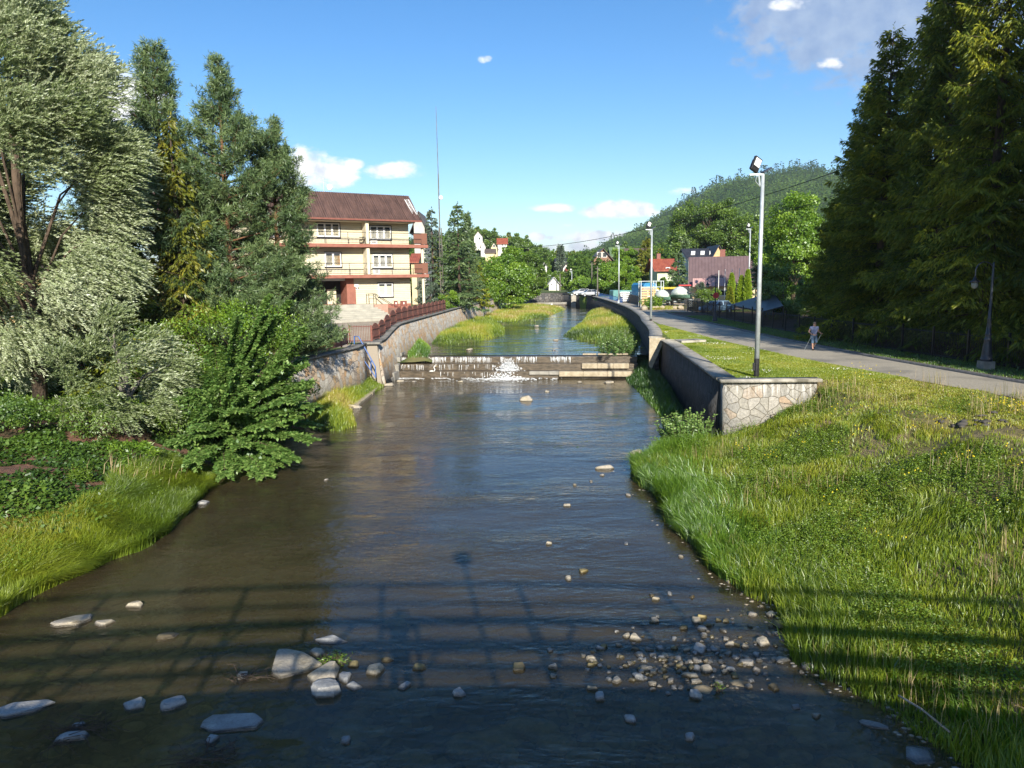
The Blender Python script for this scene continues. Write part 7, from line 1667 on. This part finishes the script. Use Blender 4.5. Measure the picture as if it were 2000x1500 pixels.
# lush reedy edge
n = 46000; Y = rng.uniform(9, 30.5, n); X = RE(Y)+np.abs(rng.normal(0, .8, n))-.2+.9*(Y < 17)*(fbm(Y*.6, Y*0, 2, 4)-.4); ok = (Y > 16) | (X > RE(Y)+.45); ok &= ~((Y > 30.) & (X > 8.4)); X, Y = X[ok], Y[ok]
dens_y = np.interp(Y, [9, 14, 17, 22, 26, 30], [.35, .4, .7, 1, 1, .8]); ok = rng.random(len(X)) < dens_y; X, Y = X[ok], Y[ok]
grass('reed_grass', 'lush bright grass hanging over the waterline of the right bank', X, Y, lambda x, y: np.maximum(right_z(x, y), 0), rng.uniform(.35, .8, len(X))*np.interp(Y, [9, 17, 22, 30], [.6, .7, 1.1, 1.1]), rng.uniform(.014, .028, len(X)), 'grass_lush', rng.uniform(.1, .6, len(X))+.35*(fbm(X*1.2, Y*1.2, 2, 55)-.3), sx=-.35, k=.35)
# pale seed stalks in drifts
n = 9000; X, Y, s = rb_points(n, 9, 30.5, 0); ok = fbm(X*.45, Y*.45, 2, 70) > .42; X, Y = X[ok], Y[ok]; grass('seed_stalks', 'dry pale grass stalks rising above the right bank grass', X, Y, right_z, rng.uniform(.45, .85, len(X)), rng.uniform(.008, .016, len(X)), 'grass_dry', rng.random(len(X)), k=.2)
# broad-leaved weeds
def weeds(name, label, X, Y, zf_, H, per, ls, mat, spread=.10):
    L = LF(); n = len(X); Z = zf_(X, Y)
    for j in range(per):
        u = (j+.5)/per; a = rng.uniform(0, 6.28, n); o = np.stack([np.cos(a), np.sin(a), a*0], 1); p = np.stack([X, Y, Z+H*u], 1)+rng.normal(0, spread*.3, (n, 3))
        L.rhomb(p, o+np.array([0, 0, .35]), ls*rng.uniform(.7, 1.4, n)*(1.1-.5*u), ls*.45, rnd=.2+.5*u+rng.uniform(-.15, .25, n))
    return tag(L.build(name, M[mat]), label, 'weeds', kind='stuff')
n = 26000; X, Y, s = rb_points(n, 9, 30, .3); m_k = (fbm(X*.4+9, Y*.4, 3, 80) > .46) & (s > .06) & ((s < .62) | (rng.random(len(s)) < .15)); X, Y, s = X[m_k], Y[m_k], s[m_k]
weeds('bank_weeds', 'leafy green weeds growing among the grass of the right bank', X, Y, right_z, rng.uniform(.15, .6, len(X))*(1.1-.6*s), 15, .068, 'leaf_weed')
n = 500; X = rng.normal(17, 1.6, n); Y = rng.normal(24.5, 3.2, n); X2, Y2, _ = rb_points(300, 16, 30); X = np.concatenate([X, X2]); Y = np.concatenate([Y, Y2]); s = (X-RE(Y))/(ip(Y, PATH_N)-RE(Y)); ok = (s > .25) & (s < .9) & (fbm(X*.6, Y*.6, 2, 90) > .42); X, Y = X[ok], Y[ok]
L = LF(); Z = right_z(X, Y); n = len(X)
for _ in range(5): L.rhomb(np.stack([X, Y, Z], 1)+np.concatenate([rng.normal(0, .12, (n, 2)), rng.uniform(.35, .6, (n, 1))], 1), rand_unit(n), .05, .045)
tag(L.build('wildflowers', M['flower']), 'yellow wildflowers dotted over the upper right bank', 'flowers', kind='stuff')
# the worn, stony hollow with rubble on the right bank
m_ = D(1895, 935, 23.2); cs = [(m_[0]+random.gauss(0, .45), m_[1]+random.gauss(0, .28), 0) for _ in range(22)]; cs = [(x, y, float(right_z(x, y))+.06) for x, y, _ in cs]
V, F = blobs(cs, np.stack([rng.uniform(.05, .22, 22), rng.uniform(.05, .15, 22), rng.uniform(.03, .08, 22)], 1)); tag(np_obj('rubble', V, F, M['wall_old']), 'grey rubble showing through the upper right bank', 'rubble', kind='stuff')
# mown lawn beside the path with clover
n = 150000; Y = 30.9+(68-30.9)*rng.random(n)**1.7; a = rw_x(Y)+.85; b = ip(Y, PATH_N)+.12; X = a+(b-a)*rng.random(n); t2 = fbm(X*.5, Y*.5, 3, 101)
ok = b > a; X, Y, t2 = X[ok], Y[ok], t2[ok]
grass('lawn', 'short mown grass between the river wall and the footpath', X, Y, lambda x, y: up_z(y), rng.uniform(.03, .085, len(X)), rng.uniform(.014, .028, len(X)), 'grass_blade', .28+.75*(t2-.25)+rng.uniform(-.15, .25, len(X)), k=.5)
n = 5000; Y = 31+28*rng.random(n)**1.5; a = rw_x(Y)+1; b = ip(Y, PATH_N); X = a+(b-a)*rng.random(n); ok = fbm(X*.5, Y*.5, 2, 111) > .48; X, Y = X[ok], Y[ok]; L = LF(); n = len(X); L.rhomb(np.stack([X, Y, up_z(Y)+.085], 1), rand_unit(n)*[1, 1, .2], .045, .045)
tag(L.build('clover_flowers', M['clover']), 'white clover flowers dotted over the lawn', 'flowers', kind='stuff')
# near right lawn by the path (above the bank)
n = 60000; Y = 14+17*rng.random(n); b = ip(Y, PATH_N); X = b-.1-3.8*rng.random(n); t2 = fbm(X*.4, Y*.4, 3, 121); ok = t2 < .62; X, Y, t2 = X[ok], Y[ok], t2[ok]
grass('trampled_grass', 'thin worn grass at the top of the right bank beside the path', X, Y, right_z, rng.uniform(.03, .1, len(X)), rng.uniform(.012, .024, len(X)), 'grass_blade', .3+.6*t2+rng.uniform(-.15, .25, len(X)), k=.55)
# verge under the railings
n = 26000; Y = 24+56*rng.random(n)**1.3; X = ip(Y, PATH_F)+.25+2.6*rng.random(n); grass('verge_grass', 'thin shaded grass between the kerb and the black railings', X, Y, lambda x, y: up_z(y)+.09, rng.uniform(.04, .14, len(X)), rng.uniform(.014, .026, len(X)), 'grass_lush', rng.random(len(X))*.5, k=.5)
# left bank: lush waterside grass, golden at the outer left
n = 120000; Y = 14.5+12.5*rng.random(n)**1.1; t_ = rng.random(n)**1.3*3.6; X = LE(Y)+.2-t_; tn = fbm(X*.5, Y*.5, 3, 130)
ok = (t_ < 2.6+1.5*(tn-.4)+np.clip((20-Y)*.3, 0, 3)); X, Y, t_, tn = X[ok], Y[ok], t_[ok], tn[ok]
gold = np.clip((t_-.9)*.6, 0, 1)*np.clip((22.5-Y)/4, 0, 1)
grass('bank_grass', 'lush arching grass along the left waterline', X, Y, lambda x, y: np.maximum(left_z(x, y), 0), rng.uniform(.3, .62, len(X))*(1-.25*gold), rng.uniform(.012, .026, len(X)), 'grass_blade', .05+.75*(tn-.15)+.65*gold*rng.random(len(X))**.7+rng.uniform(-.05, .15, len(X)), sx=.38, k=.34)
n = 7000; Y = rng.uniform(15, 27, n); X = LE(Y)-rng.uniform(.5, 3.6, n); ok = fbm(X*.7, Y*.7, 3, 230) > .5; X, Y = X[ok], Y[ok]
weeds('bank_weeds', 'leafy weeds mixed into the grass of the left bank', X, Y, left_z, rng.uniform(.2, .55, len(X)), 14, .075, 'leaf_weed')
# ivy and ground cover on the left bank
n = 110000; Y = 14+23*rng.random(n); t_ = 1.2+14*rng.random(n); X = LE(Y)-t_; c_ = fbm(X*.35, Y*.35, 4, 140); ok = (c_ > .36-.08*(t_ < 4)-.06*(Y < 24)) ; X, Y, c_ = X[ok], Y[ok], c_[ok]
L = LF(); n = len(X); Z = left_z(X, Y)+rng.uniform(.03, .38, n)*np.clip((c_-.38)*6, .2, 1); up = np.array([0, 0, 1.])+rng.normal(size=(n, 3))*.5; d = nrm(np.cross(up, rand_unit(n)))
L.rhomb(np.stack([X, Y, Z], 1), d, rng.uniform(.09, .17, n), rng.uniform(.07, .13, n), side=np.cross(d, up), rnd=.1+.9*(c_-.4)*2+rng.uniform(-.1, .4, n)); tag(L.build('ground_cover', M['leaf_ivy']), 'dark leafy ivy and brambles covering the left bank', 'ground cover', kind='stuff')
# sunlit lawn patch behind, left
n = 60000; Y = 29+10*rng.random(n); X = -31+17*rng.random(n); tn = fbm(X*.3, Y*.3, 2, 150); ok = (Y > 31+2*(tn-.5)) & (X < LE(Y)-3.5); X, Y = X[ok], Y[ok]
grass('lawn', 'bright sunlit grass in front of the brown railings at the left', X, Y, left_z, rng.uniform(.08, .22, len(X)), rng.uniform(.014, .03, len(X)), 'grass_lush', rng.uniform(.4, 1, len(X)), k=.45)
# pale plumes of foxtail on the left bank
X = rng.uniform(-14.5, -11.8, 40); Y = rng.uniform(23.0, 25.2, 40); grass('seed_stalks', 'pale feathery grass plumes on the left bank', X, Y, left_z, rng.uniform(.7, 1.0, 40), np.full(40, .03), 'grass_dry', rng.uniform(.5, 1, 40), sx=.2, k=.15)

# grass bars in the stream bed
def mound(name, poly, z0, h, kind='structure', mat='grass_base', n=46):
    P_ = np.array([P(a, b, z0)[:2] for a, b in poly]); mn = P_.min(0)-.5; mx = P_.max(0)+.5
    xs = np.linspace(mn[0], mx[0], n); ys = np.linspace(mn[1], mx[1], n); X, Y = np.meshgrid(xs, ys)
    d = sdist(X.ravel(), Y.ravel(), P_).reshape(X.shape); Z = z0+np.clip(d*.55, -.35, h)+(fbm(X*.8, Y*.8, 2, 5)-.5)*.1
    a = (np.arange(n-1)[:, None]*n+np.arange(n-1)[None, :]).ravel(); tag(np_obj(name, np.stack([X, Y, Z], -1).reshape(-1, 3), np.stack([a, a+1, a+n+1, a+n], 1), M[mat], smooth=True), kind=kind)
    return P_, mn, mx
def sdist(x, y, poly):
    """signed distance, positive inside"""
    d = np.full(x.shape, 1e9); ins = np.zeros(x.shape, bool); n = len(poly)
    for i in range(n):
        a = poly[i]; b = poly[(i+1) % n]; e = b-a; w0 = x-a[0]; w1 = y-a[1]; t_ = np.clip((w0*e[0]+w1*e[1])/(e@e), 0, 1); d = np.minimum(d, np.hypot(w0-t_*e[0], w1-t_*e[1]))
        c = ((a[1] > y) != (b[1] > y)) & (x < (b[0]-a[0])*(y-a[1])/(b[1]-a[1]+1e-12)+a[0]); ins ^= c
    return np.where(ins, d, -d)
def bar(label, poly, z0, h, n, hmin, hmax, mats, w_=(.02, .05), seedk=0, tall=None):
    P_, mn, mx = mound('grass_bar', poly, z0, h); out = []
    X = rng.uniform(mn[0], mx[0], n*3); Y = rng.uniform(mn[1], mx[1], n*3); d = sdist(X, Y, P_); ok = d > -.15; X, Y, d = X[ok][:n], Y[ok][:n], d[ok][:n]
    zz = z0+np.clip(d*.55, -.05, h); tn = fbm(X*.3, Y*.12, 3, 200+seedk); L = LF(); m = len(X); hh = rng.uniform(hmin, hmax, m)*(.7+.7*tn)*np.clip(.35+d*.4, .35, 1.15)
    L.blade(np.stack([X, Y, zz], 1), None, lean_v(m, 0, 0, .3), hh, rng.uniform(*w_, m), np.clip(mats[1]+(tn-.5)*1.6+rng.uniform(-.15, .2, m)+mats[2]*np.clip(d*.35, 0, 1), 0, 1))
    return tag(L.build('bar_grass', M[mats[0]]), label, 'grass', kind='stuff')
bar('tall green and straw-coloured grass on the bar below the left wall', [(846, 672), (880, 674), (930, 668), (982, 656), (984, 640), (940, 622), (905, 622), (872, 640), (850, 655)], 1.5, .35, 26000, .4, .85, ('grass_blade', .38, .25), (.03, .06), 1)
bar('pale and green grass on the long bar in mid-river', [(950, 634), (1000, 634), (1060, 624), (1104, 604), (1060, 598), (1010, 598), (950, 606), (915, 618)], 1.5, .3, 26000, .35, .75, ('grass_blade', .42, .35), (.04, .09), 2)
bar('tall reedy grass on the bar against the right wall', [(1102, 657), (1130, 664), (1180, 672), (1212, 690), (1240, 692), (1250, 660), (1235, 630), (1195, 608), (1150, 610), (1140, 630), (1118, 645)], 1.5, .25, 30000, .35, 1.0, ('grass_blade', .36, .3), (.03, .06), 3)
bar('dry golden grass at the foot of the left wall', [(612, 838), (660, 842), (690, 832), (680, 800), (735, 762), (760, 745), (735, 735), (690, 745), (640, 770), (600, 800)], 0., .35, 22000, .5, 1.0, ('grass_blade', .55, .25), (.02, .04), 4)
bar('bright green grass clump beside the top of the weir', [(800, 697), (832, 697), (838, 680), (825, 668), (802, 672)], 1.5, .5, 5000, .5, .9, ('grass_lush', .5, .1), (.03, .05), 5)
bar('dark weedy growth along the foot of the right wall', [(1215, 700), (1228, 745), (1248, 762), (1276, 792), (1296, 815), (1330, 815), (1325, 770), (1290, 720), (1250, 690)], 0., .55, 24000, .25, .95, ('grass_lush', .12, .2), (.02, .045), 6)
# leafy stems: bush by the right wall above the weir, and nettles at the wall end
def stem_bush(name, label, loc, R, H, nst, seed, mat='leaf_hazel', ls=.14, lw=.05, lean=.12, group=None):
    rs = np.random.default_rng(seed); T = thing(name, label, 'plant', loc, 0, group); tb = MB(); L = LF()
    for i in range(nst):
        a = rs.uniform(0, 6.28); r = R*math.sqrt(rs.random()); b = np.array([r*math.cos(a), r*math.sin(a), -.1]); h = H*rs.uniform(.6, 1.05)*(1-.3*r/R); e = b+np.array([math.cos(a)*r*.5+rs.normal(0, lean*h), math.sin(a)*r*.5, h]); tb.tube([b, (b+e)/2+rs.normal(0, .03, 3), e], [.012, .009, .004], 4, cap=False)
        m = int(h*34); u = rs.uniform(.12, 1, m); p = b+(e-b)*u[:, None]; aa = rs.uniform(0, 6.28, m); d = np.stack([np.cos(aa), np.sin(aa), np.full(m, .45)], 1); L.rhomb(p, d, ls*rs.uniform(.7, 1.2, m)*(1.2-.6*u), lw, rnd=.2+.5*u+rs.uniform(-.15, .2, m), droop=.15)
    tb.build('stems', M['bark'], T); L.build('foliage', M[mat], T); return T
q = P(1200, 690, 1.5); stem_bush('willow_shrub', 'bright leafy young willow shrub at the weir against the right wall', (q[0]+.1, q[1], 1.4), 1.35, 2.3, 60, 301, ls=.22, lw=.07)
q = P(1335, 868, 0.1); stem_bush('nettle_clump', 'tall leafy clump of nettles at the corner of the stone wall', (q[0], q[1], .0), .8, 2.0, 90, 302, ls=.19, lw=.08)
q = P(1290, 872, 0.); stem_bush('nettle_clump', 'small leafy sprig in the water left of the nettle clump', (q[0], q[1], -.05), .25, .9, 9, 303, ls=.14, lw=.05)
q = P(1240, 705, .4); stem_bush('willow_shrub', 'dark leafy growth at the right foot of the weir', (q[0]+.2, q[1], .3), .9, 1.7, 34, 304, 'leaf_green', ls=.2, lw=.07)
q = P(1235, 590, 3.8); stem_bush('roadside_bush', 'yellow-green roadside bush by the third lamp pole', (19.3, 98, 3.4), 1.3, 2.2, 44, 305, 'leaf_bright', ls=.3, lw=.14)
q = P(655, 1290, .02); stem_bush('grass_tuft', 'small green tuft growing among the boulders in the water', (q[0], q[1]-.05, 0), .16, .36, 34, 306, 'grass_lush', ls=.16, lw=.018, lean=.4)
q = P(1404, 1345, .02); stem_bush('grass_tuft', 'tiny green shoot on a stone in the shade', (q[0], q[1], 0), .05, .32, 7, 307, 'grass_lush', ls=.15, lw=.016)
for i, (px, py) in enumerate(((1135, 640), (1000, 593), (1165, 600))):
    q = P(px, py, 1.55); stem_bush('water_plant', ['low green plant in the riffle between the two grass bars', 'plants at the foot of the far old wall', 'small bush at the foot of the dark wall upstream'][i], (q[0], q[1], 1.45), .9, [.5, 1.2, 1.6][i], 26, 310+i, 'leaf_bright', ls=.3, lw=.1)
# water weed mats
for i, (px, py, w_, h_) in enumerate(((1105, 865, 2.2, 1.0), (1185, 815, 2.4, .7), (870, 815, 1.8, .8))):
    c = P(px, py, .012); n = 500; L = LF(); a = rng.uniform(0, 6.28, n); r = np.sqrt(rng.random(n)); X = c[0]+r*np.cos(a)*w_/2; Y = c[1]+r*np.sin(a)*h_*1.2; ok = fbm(X*2, Y*2, 3, 9+i) > .5; X, Y = X[ok], Y[ok]; n = len(X)
    L.rhomb(np.stack([X, Y, rng.uniform(-.02, .012, n)], 1), rand_unit(n)*[1, .4, .03], .16, .05, side=np.tile([0., 1., 0.], (n, 1))); tag(L.build('water_weed', M['leaf_green']), ['dark weed floating in the calm blue pool', 'thin weed mat near the right wall', 'green weed below the surface left of centre'][i], 'water weed', kind='stuff')
# yard weeds
n = 9000; X = rng.uniform(18.8, 31, n); Y = 96+5*rng.random(n)+(X-19)*.2; grass('yard_grass', 'rough yellowish grass along the edge of the sandy yard', X, Y, lambda x, y: up_z(y)+.02, rng.uniform(.2, .55, n), rng.uniform(.05, .1, n), 'grass_blade', rng.uniform(.5, .95, n))
C.render.film_transparent = False
# ------------------------------------------------------------------ the air of the valley: faint even haze round camera and scene
hm = bpy.data.materials.new('haze'); hm.use_nodes = True; k = NT(hm.node_tree); k.n.clear()
pv = k.add('ShaderNodeVolumePrincipled', Color=(.80, .88, 1., 1), Density=.00012, Anisotropy=.2)
o_ = k.n.new('ShaderNodeOutputMaterial'); k.l.new(pv.outputs[0], o_.inputs['Volume'])
m_ = MB(); m_.box((0, 0, 150), (19000, 19000, 306)); tag(m_.build('haze', hm, None), kind='stuff')
